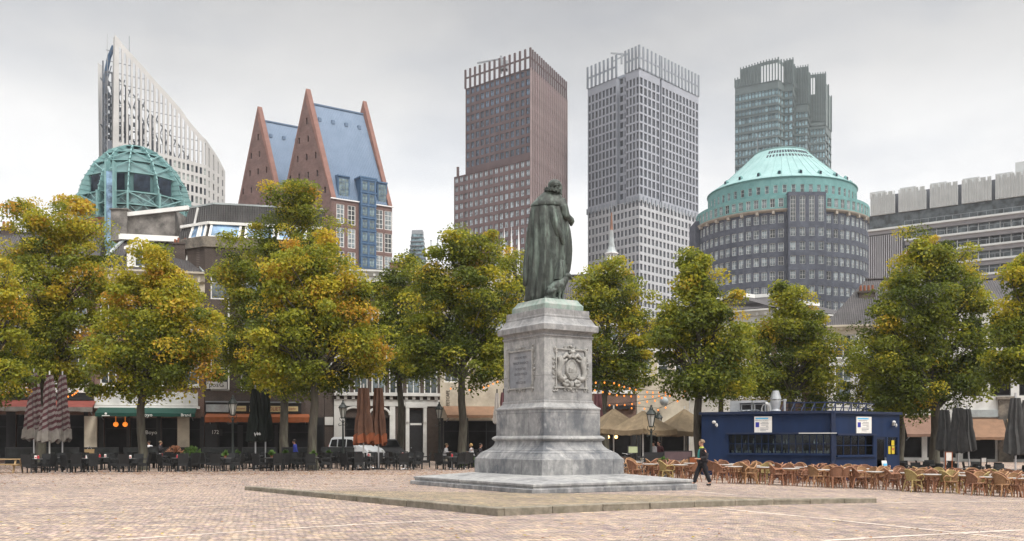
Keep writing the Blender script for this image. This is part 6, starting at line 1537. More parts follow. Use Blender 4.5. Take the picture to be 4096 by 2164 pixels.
def bush(name,label,cat,x,y,z,r,h,n,m,seed,pot=None,group=None):
    o=thing(name,label,cat,(x,y,z),0,group); rd=random.Random(seed); mb=MB(); zb=0
    if pot:
        pr,ph,pm=pot; pb=MB(); pb.lathe([(pr*.7,0),(pr*.95,ph*.85),(pr*1.05,ph*.86),(pr*1.05,ph),(pr*.9,ph),(pr*.85,ph*.9),(0,ph*.9)],14); pb.build('pot',pm,o); zb=ph*.9
    for i in range(n):
        a=rd.uniform(0,6.28); el_=rd.uniform(.15,1.5); l=rd.uniform(.5,1.05); d=Vector((cos(a)*cos(el_)*r,sin(a)*cos(el_)*r,sin(el_)*h))*l; p=Vector((0,0,zb))+d
        s=.035+.05*rd.random(); w=Vector((rd.gauss(0,1),rd.gauss(0,1),rd.gauss(0,.6))).normalized(); v=d.normalized().cross(w); v=v.normalized() if v.length>1e-3 else Vector((1,0,0))
        mb.add([tuple(p-d.normalized()*s*1.6),tuple(p+v*s),tuple(p+d.normalized()*s*1.8),tuple(p-v*s)],[(0,1,2,3)])
    mb.build('foliage',m,o); sb=MB()
    for i in range(7):
        a=i*.9; sb.tube([(0,0,zb),(r*.5*cos(a),r*.5*sin(a),zb+h*.6)],.008,4)
    sb.build('stem','bark',o); return o
k=0
for i,(x,y,z,ri,n,px) in enumerate(items):
    if 760<px<1380 and ri<2:
        k+=1; bush('potted_plant','green plant in orange clay pot, %s dark table from the left, %s row'%(ordw(n),ROWN[ri]),'plant',x+.05,y,z,.16,.22,70,'plant',i,(.085,.13,'terra'),'potted plants on the restaurant tables')
xs=PX(1868,62.); bush('shrub','leafy green shrub at the foot of the big tree left of the pedestal','shrub',xs+.1,62.,G(xs,62),.75,.75,520,'plant',3)
x=PX(2652,47.6); bush('potted_bush','round green bush in a blue grey tub behind the rattan chairs','plant',x,47.6,gz(x,47.6),.42,.55,260,'plant',4,(.3,.4,'lead'))
for i,(px,D) in enumerate(((770,63),(700,66))):
    x=PX(px,D); bush('flower_planter','bushy planter with reddish flowers beside the restaurant front, %s of the two'%('right' if i==0 else 'left one')if 0 else ('bushy green planter before the orange awning restaurant' if i==0 else 'reddish flower planter beside the pillar of the green awning'),'planter',x,D,0,.7,.8,300,'plant' if i==0 else 'rat_red',5+i,(.4,.55,'blk'))
# picnic table
o=thing('picnic_table','wooden picnic table with attached benches cut by the left edge','picnic table',(PX(18,52.3),52.3,0),R(4))
mb=MB()
for i in range(5): mb.box(-1.,1.,-.36+.145*i,-.23+.145*i,.70,.74)
mb.build('table_top','wood',o)
for s in (-1,1):
    mb=MB(); mb.box(-1.,1.,.62*s-.13,.62*s-.005,.42,.46); mb.box(-1.,1.,.62*s+.005,.62*s+.13,.42,.46); mb.build('bench','wood',o)
    mb=MB(); x=.7*s; mb.bar((x,-.62,0),(x,-.25,.7),.08,.05); mb.bar((x,.62,0),(x,.25,.7),.08,.05); mb.bar((x,-.75,.40),(x,.75,.40),.05,.08); mb.build('trestle','wood',o)
# ------------------------------------------------------------------ parasols
def stripes():
    m,nt,b=nt_new('red_white_striped_cloth'); v=vec(nt,(1,1,1),(0,R(32),0)); w=N(nt,'ShaderNodeTexWave',wave_type='BANDS',bands_direction='Z',Scale=1.15,Distortion=.4) if False else nt.nodes.new('ShaderNodeTexWave')
    w.bands_direction='Z'; w.inputs['Scale'].default_value=1.0; w.inputs['Distortion'].default_value=.6; nt.links.new(v,w.inputs[0])
    c=ramp(nt,w.outputs[1],[(.44,(.06,.017,.022)),(.56,(.17,.145,.14))]); nt.links.new(mixc(nt,c,ramp(nt,noise(nt,v,2.),[(.3,(.7,)*3),(.7,(1.1,)*3)]),1.,'MULTIPLY'),b.inputs['Base Color']); b.inputs['Roughness'].default_value=.9; return m
MT['stripe']=stripes()  # both stripe tones lowered to hold the shade of the tree above
MT['hem_c']=mat('rust_orange_hem_cloth',(.17,.05,.02),.85,.25,3); MT['black_c']=mat('black_parasol_cloth',(.012,.016,.014),.85,.3,2); MT['brown_c']=mat('brown_parasol_cloth',(.075,.036,.022),.85,.3,2.5); MT['dgrey_c']=mat('dark_grey_parasol_cloth',(.05,.05,.05),.85,.3,2.5); MT['maroon_c']=mat('maroon_parasol_cloth',(.10,.04,.045),.85,.3,2); MT['lgrey_c']=mat('light_grey_parasol_cloth',(.30,.28,.26),.85,.25,2)
def closed(label,px,D,ytop,ybot,wtop,wbot,m,seed,vm=None,polem='alu',lean=0,group='closed parasols on the terraces',nf=8,word=None,gap=.0,cap=True):
    x=PX(px,D); z0=gz(x,D); o=thing('closed_parasol',label,'parasol',(x,D,z0),0,group); zt,zb=PZ(ytop,D)-z0,PZ(ybot,D)-z0; rd=random.Random(seed)
    mb=MB(); rings=[]; n=nf*6; ph=[rd.uniform(-.25,.25) for _ in range(nf)]
    for i in range(15):
        t=i/14; z=zt+(zb-zt)*t; w=wtop+(wbot-wtop)*t**.85; P=[]
        pinch=1-.17*math.exp(-((t-.45)/.08)**2) if cap else 1
        for k in range(n):
            a=2*pi*k/n; f=k/6; j=int(f)%nf; fr=f-int(f); fold=(1-abs(2*fr-1))
            r_=w*pinch*(.62+.42*fold+ph[j]*.3*t); a2=a+.35*t*(.5-fr)+.1*sin(i*.5+seed)
            P.append((r_*cos(a2)+lean*(1-t),r_*sin(a2)*.9,z+(.12*(fold-.5)+ph[j]*.25)*(1 if i==14 else t*.3)))
        rings.append(P)
    mb.loft(rings,True); mb.build('canopy',m,o,smooth=45)
    if vm:
        mb=MB(); R2=[]
        for i in (12,13,14):
            P=[];b=rings[min(14,int(i))]
            for k,(a,c,d) in enumerate(b): P.append((a*1.1,c*1.1,d+.10*sin(k*.9)-(i-12)*.03))
            R2.append(P)
        mb.loft(R2,False); mb.build('valance',vm,o,smooth=45)
    mb=MB(); mb.tube([(0,0,0),(lean,0,zt+.25)],.045,8); mb.build('pole',polem,o)
    mb=MB(); mb.box(-.35,.35,-.35,.35,0,.08); mb.build('base_plate','blk',o)
    if word: text('lettering',word,.32,o,(wbot*.45,-wbot*.98,zb+.42),(R(90),R(-14),0),'wink',.003)
    return o
closed('red and white striped closed parasol, front one of the cluster at far left',198,58,1500,1762,.2,.62,'stripe',1,'greyval',polem='white_p')
closed('dark red striped closed parasol, left one of the cluster at far left',136,61,1490,1752,.22,.62,'stripe',2,'greyval')
closed('dark red striped closed parasol, right one of the cluster at far left',250,62,1500,1756,.2,.52,'stripe',3,'greyval')
closed('black closed parasol before the orange awning, left of the pair with white letters',1022,58.5,1556,1764,.2,.60,'black_c',4,word='He')
closed('black closed parasol before the orange awning, right of the pair',1062,60.5,1558,1760,.2,.5,'black_c',5)
closed('brown closed parasol with orange hem beside the white van, left of the pair',1454,57,1552,1768,.3,.6,'brown_c',6,'hem_c',polem='white_p')
closed('brown closed parasol with orange hem beside the white van, right of the pair',1514,58,1552,1770,.26,.5,'brown_c',7,'hem_c')
closed('slim light grey closed parasol just left of the pedestal',1988,62,1572,1690,.1,.28,'lgrey_c',8,polem='blk')
closed('maroon closed parasol between grey one and pedestal',2014,63,1570,1700,.16,.36,'maroon_c',9,polem='blk')
closed('brown closed parasol just right of the pedestal',2392,62,1575,1725,.22,.42,'maroon_c',10,polem='blk')
closed('dark grey closed parasol, left of the three behind the rattan chairs',3778,57,1640,1800,.25,.5,'dgrey_c',11)
closed('dark grey closed parasol, middle of the three behind the rattan chairs',3832,55,1632,1808,.25,.55,'dgrey_c',12)
closed('dark grey closed parasol, right of the three behind the rattan chairs, leaning pole',3878,57,1636,1800,.2,.42,'dgrey_c',13,lean=-.15)
closed('big dark grey closed parasol cut by the right edge',4062,47,1592,1815,.22,.52,'dgrey_c',14)
closed('dark grey closed parasol behind the big one at the right edge',4110,49,1600,1812,.22,.5,'dgrey_c',15)
def openp(label,px,D,yap,yev,half,rot,m='beige_c'):
    x=PX(px,D); z0=gz(x,D); o=thing('open_parasol',label,'parasol',(x,D,z0),R(rot),'open beige parasols'); za,ze=PZ(yap,D)-z0,PZ(yev,D)-z0; mb=MB(); n=9; h=half
    # pyramid with slack between the ribs
    C=[(-h,-h),(h,-h),(h,h),(-h,h)]
    for i in range(4):
        a,b=C[i],C[(i+1)%4]; G_=[]
        for r_ in range(7):
            t=r_/6; row=[]
            for s in range(n):
                u_=s/(n-1); p=(a[0]+(b[0]-a[0])*u_,a[1]+(b[1]-a[1])*u_); sag=.14*sin(pi*u_)*sin(pi*t*.5)*t; row.append((p[0]*t,p[1]*t,za+(ze-za)*t-sag*.7+.10*t*(1-t)*-2))
            G_.append(row)
        V=[p for r_ in G_ for p in r_]; mb.add(V,[(r_*n+s,r_*n+s+1,(r_+1)*n+s+1,(r_+1)*n+s) for r_ in range(6) for s in range(n-1)])
        e=G_[-1]; vv=e+[(p[0]*1.005,p[1]*1.005,p[2]-.26-.03*(k%2)) for k,p in enumerate(e)]; mb.add(vv,[(k,k+1,n+k+1,n+k) for k in range(n-1)])
    mb.build('canopy',m,o,smooth=30); mb=MB(); mb.tube([(0,0,0),(0,0,za+.15)],.045,8); mb.build('pole','white_p',o)
    for i in range(4): mb=MB(); mb.bar((0,0,za-.1),(C[i][0]*.97,C[i][1]*.97,ze-.06),.035); mb.build('rib','steel',o)
    mb=MB(); mb.box(-.4,.4,-.4,.4,0,.09); mb.build('base_plate','blk',o)
openp('open beige parasol nearest the pedestal, partly hidden by it',2455,58,1632,1716,1.5,20)
openp('open beige parasol in the middle of the three, with a white pole tip',2572,55.5,1640,1716,1.35,38)
openp('open beige parasol nearest the kiosk, its dark side toward the square',2738,59,1634,1722,1.6,18)
# ------------------------------------------------------------------ street lamps
MT['lglass']=mat('milky_lamp_glass',(.40,.40,.37),.2,.1,3,spec=.5)
def lamp(label,px,D,ytop,yb=None):
    x=PX(px,D); z0=gz(x,D); o=thing('street_lamp',label,'street lamp',(x,D,z0),.3,'old style street lamps'); H=PZ(ytop,D)-z0
    zl=H-1.28
    mb=MB(); mb.lathe([(.17,0),(.17,.35),(.13,.42),(.14,.75),(.10,.85),(.085,1.1),(.075,1.15),(.05,zl-.25),(.085,zl-.2),(.05,zl-.1),(.05,zl)],12); mb.build('post','lampblk',o,smooth=35)
    mb=MB()
    for i in range(6):
        a=i*pi/3; mb.bar((.12*cos(a),.12*sin(a),zl+.12),(.25*cos(a),.25*sin(a),zl+.76),.03)
    mb.lathe([(.13,zl+.06),(.14,zl+.13)],6); mb.lathe([(.26,zl+.74),(.30,zl+.78),(.28,zl+.82)],6)
    for s in (-1,1):
        mb.tube([(.05*s,0,zl-.15),(.2*s,0,zl-.05),(.22*s,0,zl+.1),(.14*s,0,zl+.16)],.018,5); mb.tube([(.05*s,0,zl-.35),(.26*s,0,zl-.42),(.3*s,0,zl-.3),(.22*s,0,zl-.27)],.022,5)
    mb.build('lantern_frame','lampblk',o)
    mb=MB(); mb.lathe([(.11,zl+.14),(.235,zl+.74)],6); mb.build('lantern_glass','lglass',o)
    mb=MB(); mb.lathe([(.31,zl+.78),(.20,zl+.95),(.12,zl+1.02),(.12,zl+1.08),(.07,zl+1.14),(.05,zl+1.2),(.07,zl+1.24),(0,zl+1.3)],12); mb.build('lantern_cap','lampblk',o,smooth=40)
lamp('dark cast iron street lamp among the black chairs before the orange awning',931,57,1580)
lamp('dark cast iron street lamp left of the brown parasols and van',1372,64,1600)
lamp('dark cast iron street lamp beside the large tree left of the pedestal',1757,68,1608)
lamp('dark cast iron street lamp before the beige parasols',2605,53,1620)
lamp('dark cast iron street lamp behind the middle beige parasol',2634,66,1642)
# ------------------------------------------------------------------ strings of bulbs
MT['bulb']=emis('warm_bulb',(1.,.28,.035),.95); MT['cable']=mat('black_cable',(.02,.02,.02),.6,.1)
def garland(label,pts,D0,D1,sc_):
    bx,by,s=sc_; P=[]
    n=len(pts)
    for i,(x,y) in enumerate(pts):
        D=D0+(D1-D0)*i/max(1,n-1); P.append((PX(bx+s*x,D),D,PZ(by+s*y,D)))
    o=thing('light_string',label,'light string',P[0],0,'strings of warm bulbs'); Q=[tuple(np.subtract(p,P[0])) for p in P]
    mb=MB(); mb.tube([(a,b,c+.12) for a,b,c in Q],.012,4,False); mb.build('cable','cable',o)
    me=MB(); me.sphere((0,0,0),(.05,.05,.062),8,6); me=me.mesh('bulb','bulb')
    for q_ in Q: link('bulb',me,o,q_)
z6=(2350,1500,.3674)
garland('upper string of warm bulbs from the tree right of the pedestal to the kiosk',[(90,85),(185,84),(290,90),(345,112),(400,130),(460,148),(525,162),(650,187),(712,192),(780,193),(848,194),(920,190),(990,197),(1060,178),(1120,163)],58,60,z6)
garland('middle string of warm bulbs above the beige parasols',[(80,170),(165,187),(240,205),(320,222),(400,228),(475,233),(555,237),(630,238),(710,235),(780,230),(850,222),(920,210)],57,58,z6)
garland('low string of warm bulbs below the white window of the red house',[(240,330),(320,328),(405,327),(485,317),(565,305),(650,290),(735,280),(810,250),(895,228)],60,57,z6)
garland('drooping string of warm bulbs beside the tree before the kiosk',[(480,362),(620,368),(770,382),(850,356),(980,285),(1040,238)],62,60,z6)
garland('string of warm bulbs at the far left above the red awning',[(0,355),(25,358),(68,340),(105,328),(138,315),(203,280),(262,210),(305,240)],60,62,(0,1450,.3673))
garland('short string of warm bulbs right of the striped parasols',[(743,372),(788,357),(810,344),(828,330),(845,310)],62,63,(0,1450,.3673))
garland('string of warm bulbs left of the pedestal under the big tree',[(960,285),(1165,300),(1320,272),(1372,255),(1423,233),(1470,210)],64,62,(1450,1450,.3674))
# ------------------------------------------------------------------ blue kiosk
def bluepaint():
    m,nt,b=nt_new('scuffed_blue_paint'); v=vec(nt); vs=vec(nt,(1.5,1.5,.35))
    c=ramp(nt,noise(nt,vs,1.2,6),[(.3,(.0035,.0135,.046)),(.7,(.008,.024,.074))]); f=ramp(nt,noise(nt,v,7,6,.7),[(.70,(0,0,0)),(.74,(.5,)*3)]); c=mixc(nt,c,(.3,.33,.38),f)
    nt.links.new(c,b.inputs['Base Color']); b.inputs['Roughness'].default_value=.6; b.inputs['Specular IOR Level'].default_value=.25; return m
MT['kblue']=bluepaint(); MT['kdark']=mat('dark_blue_trim',(.009,.018,.05),.5,.25,4); MT['zinc']=mat('galvanised_zinc',(.42,.44,.46),.4,.15,4,metal=.5); MT['euflag']=mat('blue_flag_print',(.03,.035,.28),.5,.05); MT['cyanp']=mat('cyan_print',(.10,.42,.70),.5,.05); MT['yposter']=mat('yellow_poster',(.55,.43,.03),.5,.1,6); MT['greyink']=mat('grey_print',(.16,.17,.2),.5,.1); MT['inside']=mat('kiosk_interior',(.05,.045,.04),.8,.3,3)
KA=(PX(2806,53.3),53.3); KB=(PX(3330,50.4),50.4); KC_=(PX(3598,53.6),53.6)
ko=thing('blue_kiosk','dark blue painted bar kiosk with long windows and flat roof','kiosk',(KA[0],KA[1],0))
loc=lambda p:(p[0]-KA[0],p[1]-KA[1]); A,B,C=loc(KA),loc(KB),loc(KC_); ZK=3.13; zg=-.9
aL=atan2(B[1]-A[1],B[0]-A[0]); aR=atan2(C[1]-B[1],C[0]-B[0]); LLk=math.dist(A,B); LRk=math.dist(B,C)
def fmap(P,a): return lambda u_,z,d:(P[0]+cos(a)*u_-sin(a)*d,P[1]+sin(a)*u_+cos(a)*d,z)
fL,fR=fmap(A,aL),fmap(B,aR)
def uof(P,a,px):
    k=(px-2048)/F; x0,y0=P[0]+KA[0],P[1]+KA[1]; return (k*y0-x0)/(cos(a)-k*sin(a))
def zof(P,a,px,py): return PZ(py,P[1]+KA[1]+uof(P,a,px)*sin(a))
wl=(uof(A,aL,2914),uof(A,aL,3322),zof(A,aL,3120,1814),zof(A,aL,3120,1737)); wr=(uof(B,aR,3346),uof(B,aR,3494),zof(B,aR,3420,1821),zof(B,aR,3420,1742)); dr=(uof(B,aR,3506),uof(B,aR,3546),zg+.1,zof(B,aR,3520,1748)); wy=(uof(B,aR,3552),uof(B,aR,3590),zof(B,aR,3570,1820),zof(B,aR,3570,1748))
mb=MB(); wallgrid(mb,0,LLk,zg,ZK,[wl],fL,.12); mb.build('wall','kblue',ko); mb=MB(); wallgrid(mb,0,LRk,zg,ZK,[wr,dr,wy],fR,.12); mb.build('wall','kblue',ko)
Bk=[fL(0,0,3.0)[:2],fL(LLk-1.2,0,3.2)[:2],fR(LRk,0,3.0)[:2]]
mb=MB()
for P,Q in ((A,Bk[0]),(Bk[0],Bk[1]),(Bk[1],Bk[2]),(Bk[2],C)): mb.quad((*P,zg),(*Q,zg),(*Q,ZK),(*P,ZK))
mb.build('wall','kblue',ko)
mb=MB(); poly=[A,B,C,Bk[2],Bk[1],Bk[0]]; mb.prism([fL(-.1,0,-.12)[:2],(B[0]+.02,B[1]-.2),fR(LRk+.1,0,-.12)[:2],Bk[2],Bk[1],Bk[0]],ZK,ZK+.14); mb.build('roof','kdark',ko)
mb=MB(); mb.prism(poly,1.02+zg*0-1.0,.0); mb.build('floor','inside',ko)
mb=MB(); mb.bar((B[0],B[1]-.06,zg),(B[0],B[1]-.06,ZK+.1),.22); mb.build('corner_post','kdark',ko)
def grid(fm,a,w,nx,nz,name='window'):
    mb=MB(); u0,u1,z0,z1=w; P=fm(u0,0,.03)
    b=.045; W_=u1-u0; H_=z1-z0
    for i in range(nx+1): x=W_*i/nx; mb.box(max(0,x-b/2),min(W_,x+b/2),0,.06,0,H_)
    for t in (0,.5,1) if nz==2 else (0,1): z=H_*t; mb.box(.0,W_,.005,.055,max(0,z-b/2),min(H_,z+b/2))
    o=mb.build(name,'kblue',ko,loc=(P[0],P[1],z0),rz=a); pm=MB(); pm.box(.01,W_-.01,.028,.033,.01,H_-.01); pm.build('pane','clear',o); return o
grid(fL,aL,wl,15,2); grid(fR,aR,wr,5,2); grid(fR,aR,wy,2,2)
mb=MB(); u0,u1,z0,z1=dr; P=fR(u0,0,.05); 
mb.box(0,.12,0,.05,0,z1-z0); mb.box(u1-u0-.12,u1-u0,0,.05,0,z1-z0); mb.box(.12,u1-u0-.12,0,.05,0,.3); mb.box(.12,u1-u0-.12,0,.05,z1-z0-.12,z1-z0); d_=mb.build('door','kdark',ko,loc=(P[0],P[1],z0),rz=aR); mb=MB(); mb.box(.12,u1-u0-.12,.02,.03,.3,z1-z0-.12); mb.build('pane','clear',d_); mb=MB(); mb.box(u1-u0-.1,u1-u0-.04,-.06,0,1.3,1.6); mb.build('handle','steel',d_)
for fm,a,w in ((fL,aL,wl),(fR,aR,wr)):
    mb=MB(); P=fm(w[0]-.05,0,-.12); mb.box(0,w[1]-w[0]+.1,0,.118,-.09,-.003); mb.build('sill','kblue',ko,loc=(P[0],P[1],w[2]),rz=a)
    mb=MB(); P=fm(w[0]-.08,0,-.16); mb.box(0,w[1]-w[0]+.16,0,.158,.003,.1); mb.build('shutter_box','kdark',ko,loc=(P[0],P[1],w[3]),rz=a)
mb=MB(); P=fL(uof(A,aL,3197),0,-.2); mb.box(0,1.9,0,.03,0,.045); mb.build('strip_lamp','white_p',ko,loc=(P[0],P[1],wl[3]+.03),rz=aL)
# inside: shelf, back bar
for fm,a,w in ((fL,aL,wl),(fR,aR,wr)):
    mb=MB(); P=fm(w[0],0,.16); mb.box(0,w[1]-w[0],0,.4,-.06,-.01); mb.build('counter','inside',ko,loc=(P[0],P[1],w[2]),rz=a)
    mb=MB(); P=fm(w[0],0,.9); mb.box(0,w[1]-w[0],0,.05,-.3,1.2); mb.cur=1; mb.box(0,w[1]-w[0],-.3,0,.45,.48); mb.build('back_bar',['inside','dkwood'],ko,loc=(P[0],P[1],w[2]),rz=a)
MT['bottle']=glass('bottle_glass',(.75,.78,.77),.1,.3)
bm_=MB(); bm_.lathe([(.035,0),(.037,.14),(.014,.2),(.014,.27),(0,.27)],8); bm=bm_.mesh('glass_bottle','bottle'); gm_=MB(); gm_.lathe([(.03,0),(.038,.15),(.034,.15),(.027,.01),(0,.01)],8); gm2=gm_.mesh('drinking_glass','bottle')
rk=random.Random(3)
for fm,w,n in ((fL,wl,58),(fR,wr,20)):
    for i in range(n):
        u_=w[0]+.08+(w[1]-w[0]-.16)*(i+rk.uniform(.2,.8))/n; gl=rk.random()<.6; sh=rk.random()<.22
        p=fm(u_,0,.25+rk.uniform(0,.22) if not sh else .75); o=link('drinking_glass' if gl else 'glass_bottle',gm2 if gl else bm,None,(p[0]+KA[0],p[1]+KA[1],w[2]-.01 if not sh else w[2]+.48))
        o.scale=(1,1,rk.uniform(.8,1.25))
        tag(o,('drinking glass' if gl else 'glass bottle')+(' on the shelf at the back of the blue kiosk' if sh else ' on the counter behind the kiosk window'),'glass' if gl else 'bottle','glassware inside the kiosk')
def notice(label,P,a,px,y0,y1,w2):
    u0,u1=uof(P,a,px-w2),uof(P,a,px+w2); z0,z1=zof(P,a,px,y1),zof(P,a,px,y0); fm=fmap(P,a); p=fm(u0,0,-.05); W_,H_=u1-u0,z1-z0
    o=thing('notice_board',label,'sign',(p[0]+KA[0],p[1]+KA[1],z0),a,'white notice boards on the kiosk'); mb=MB(); mb.box(0,W_,0,.045,0,H_); mb.build('board','card',o)
    def r_(x0,x1,a0,a1,m): mb=MB(); mb.box(x0*W_,x1*W_,-.004,-.001,a0*H_,a1*H_); mb.build('print',m,o)
    r_(.06,.80,.84,.93,'cyanp'); r_(.07,.28,.36,.66,'euflag')
    text('lettering','DIENSTEN OVERZICHT',.078,o,(W_*.42,-.003,H_*.76),(R(90),0,0),'greyink',.001,sx=.9)
    mb=MB()
    for k,(x0,x1) in enumerate(((.42,.80),(.36,.82),(.40,.80),(.66,.80),(.34,.82),(.34,.80),(.34,.66))): mb.box(x0*W_,x1*W_,-.004,-.001,H_*(.64-.085*k),H_*(.67-.085*k))
    mb.build('print','greyink',o)
notice('white notice board with blue flag square above the long kiosk window',A,aL,3053,1666,1733,35)
notice('white notice board with blue flag square above the kiosk door window',B,aR,3453,1667,1733,30)
for P,a,px,lab in ((A,aL,2866,'left'),(B,aR,3570,'right')):
    u_=uof(P,a,px); fm=fmap(P,a); p=fm(u_,0,0); z=zof(P,a,px,1694); o=thing('wall_floodlight','white floodlight high on the %s end of the kiosk front'%lab,'lamp',(p[0]+KA[0],p[1]+KA[1],z),a,'white kiosk floodlights')
    mb=MB(); mb.box(-.05,.05,-.12,-.002,-.12,.02); mb.build('bracket','white_p',o); mb=MB(); mb.sphere((-.1,-.16,.07),(.11,.1,.09),10,7); mb.build('lamp_head','white_p',o); mb=MB(); mb.sphere((.06,-.18,-.1),(.06,.07,.1),8,6); mb.build('sensor','white_p',o)
for i,(u_,z0,h) in enumerate(((wy[0]+.06,wy[2]+.06,.42),(wy[0]+.34,wy[2]+.52,.28),(wy[0]+.36,wy[2]+.06,.42))):
    p=fR(u_,0,.02); o=MB(); o.box(0,.25 if i else .2,0,.006,0,h); o.cur=1
    if i==2: o.box(.05,.2,-.004,-.001,.2,.32)
    o=o.build('poster',['yposter','redj'],None,loc=(p[0]+KA[0],p[1]+KA[1],z0),rz=aR); tag(o,['narrow yellow poster in the kiosk end window','upper yellow poster in the kiosk end window','lower yellow poster with red letters in the kiosk end window'][i],'poster')
p=fR(dr[1]-.3,0,-.25); o=thing('menu_stand','white menu board leaning at the kiosk door','menu board',(p[0]+KA[0],p[1]+KA[1],gz(p[0]+KA[0],p[1]+KA[1])),aR); mb=MB(); mb.bar((0,0,0),(.0,.2,1.1),.42,.03); mb.build('board','card',o); mb=MB(); mb.bar((0,-.02,.25),(0,.13,.95),.3,.02); mb.build('print','cyanp',o)
# on the roof
def kp(P,a,px,d): return fmap(P,a)(uof(P,a,px),0,d)
p=kp(A,aL,2905,.9); o=thing('air_unit','grey box air unit with two bright hoods on the kiosk roof','air unit',(p[0]+KA[0],p[1]+KA[1],ZK+.14),aL)
mb=MB(); mb.box(0,.55,0,.8,.0,.62); mb.build('casing','zinc',o)
for i in range(2):
    x=.6+.72*i; mb=MB(); mb.prismx([(0,0),(0,.42),(-.32,.5),(-.32,.62),(.5,.62),(.5,0)],x,x+.62); mb.build('casing','zinc',o); mb=MB(); mb.quad((x+.03,-.33,.51),(x+.59,-.33,.51),(x+.59,-.02,.63),(x+.03,-.02,.63)); mb.build('hood','white_st',o); mb=MB(); mb.quad((x+.06,-.004,.03),(x+.56,-.004,.03),(x+.56,-.004,.4),(x+.06,-.004,.4)); mb.build('grille','blk',o)
p=kp(A,aL,3038,1.); o=thing('bent_duct','white bent air duct on the kiosk roof','duct',(p[0]+KA[0],p[1]+KA[1],ZK+.14),aL); mb=MB(); mb.tube([(-.05,0,.0),(-.05,0,.18),(0,0,.34),(.14,0,.45),(.3,0,.4),(.4,0,.26),(.42,0,.0)],.11,10); mb.build('pipe','white_p',o,smooth=50); mb=MB(); mb.lathe([(.15,0),(.15,.05)],10,c=(-.05,0)); mb.lathe([(.15,0),(.15,.05)],10,c=(.42,0)); mb.build('collar','zinc',o)
p=kp(A,aL,3089,1.); o=thing('roof_vent','tall grey tapered roof vent on the kiosk','vent',(p[0]+KA[0],p[1]+KA[1],ZK+.14),aL); mb=MB(); mb.lathe([(.27,0),(.29,.06),(.22,.12),(.22,.2),(.29,.5),(.29,.62)],16); mb.build('shaft','zinc',o,smooth=40); mb=MB(); mb.lathe([(.31,.66),(.31,.70),(.18,1.12),(.18,1.14),(0,1.14)],16); mb.build('vent_cap','zinc',o,smooth=40)
p=kp(A,aL,3126,1.); o=thing('flue_pipe','thin metal flue pipe beside the roof vent','pipe',(p[0]+KA[0],p[1]+KA[1],ZK+.14),aL); mb=MB(); mb.cyl((0,0),.055,0,.6,8,.07); mb.build('pipe','zinc',o); mb=MB(); mb.cyl((0,0),.1,.6,.68,10); mb.build('pipe_cap','zinc',o)
p=kp(A,aL,2975,.5); o=thing('cable_coil','heap of cables on the kiosk roof','cables',(p[0]+KA[0],p[1]+KA[1],ZK+.15),aL); mb=MB(); mb.tube([(.55*i/30-.2+.3*cos(i*.9),.15*sin(i*1.3),.03+.06*abs(sin(i*.7))) for i in range(40)],.025,5); mb.build('cable','steel',o)
o=thing('roof_rail','dark steel rail with slanted stays along the kiosk roof','railing',(KA[0],KA[1],ZK+.14)); Pn=[kp(A,aL,3118,1.6),kp(A,aL,3325,1.8),kp(B,aR,3590,1.5)]
mb=MB(); h=.5
for a,b in ((Pn[0],Pn[1]),(Pn[1],Pn[2])):
    mb.bar((a[0],a[1],h),(b[0],b[1],h),.07); mb.bar((a[0],a[1],.22),(b[0],b[1],.22),.04)
mb.build('top_rail','kdark',o)
k=0
for a,b,n in ((Pn[0],Pn[1],5),(Pn[1],Pn[2],5)):
    for i in range(n):
        t=i/n; x,y=a[0]+(b[0]-a[0])*t,a[1]+(b[1]-a[1])*t; mb=MB(); mb.bar((x,y,0),(x,y,h),.05); mb.bar((x-.35,y-.5,.0),(x,y,h-.03),.045); mb.build('rail_post','kdark',o)
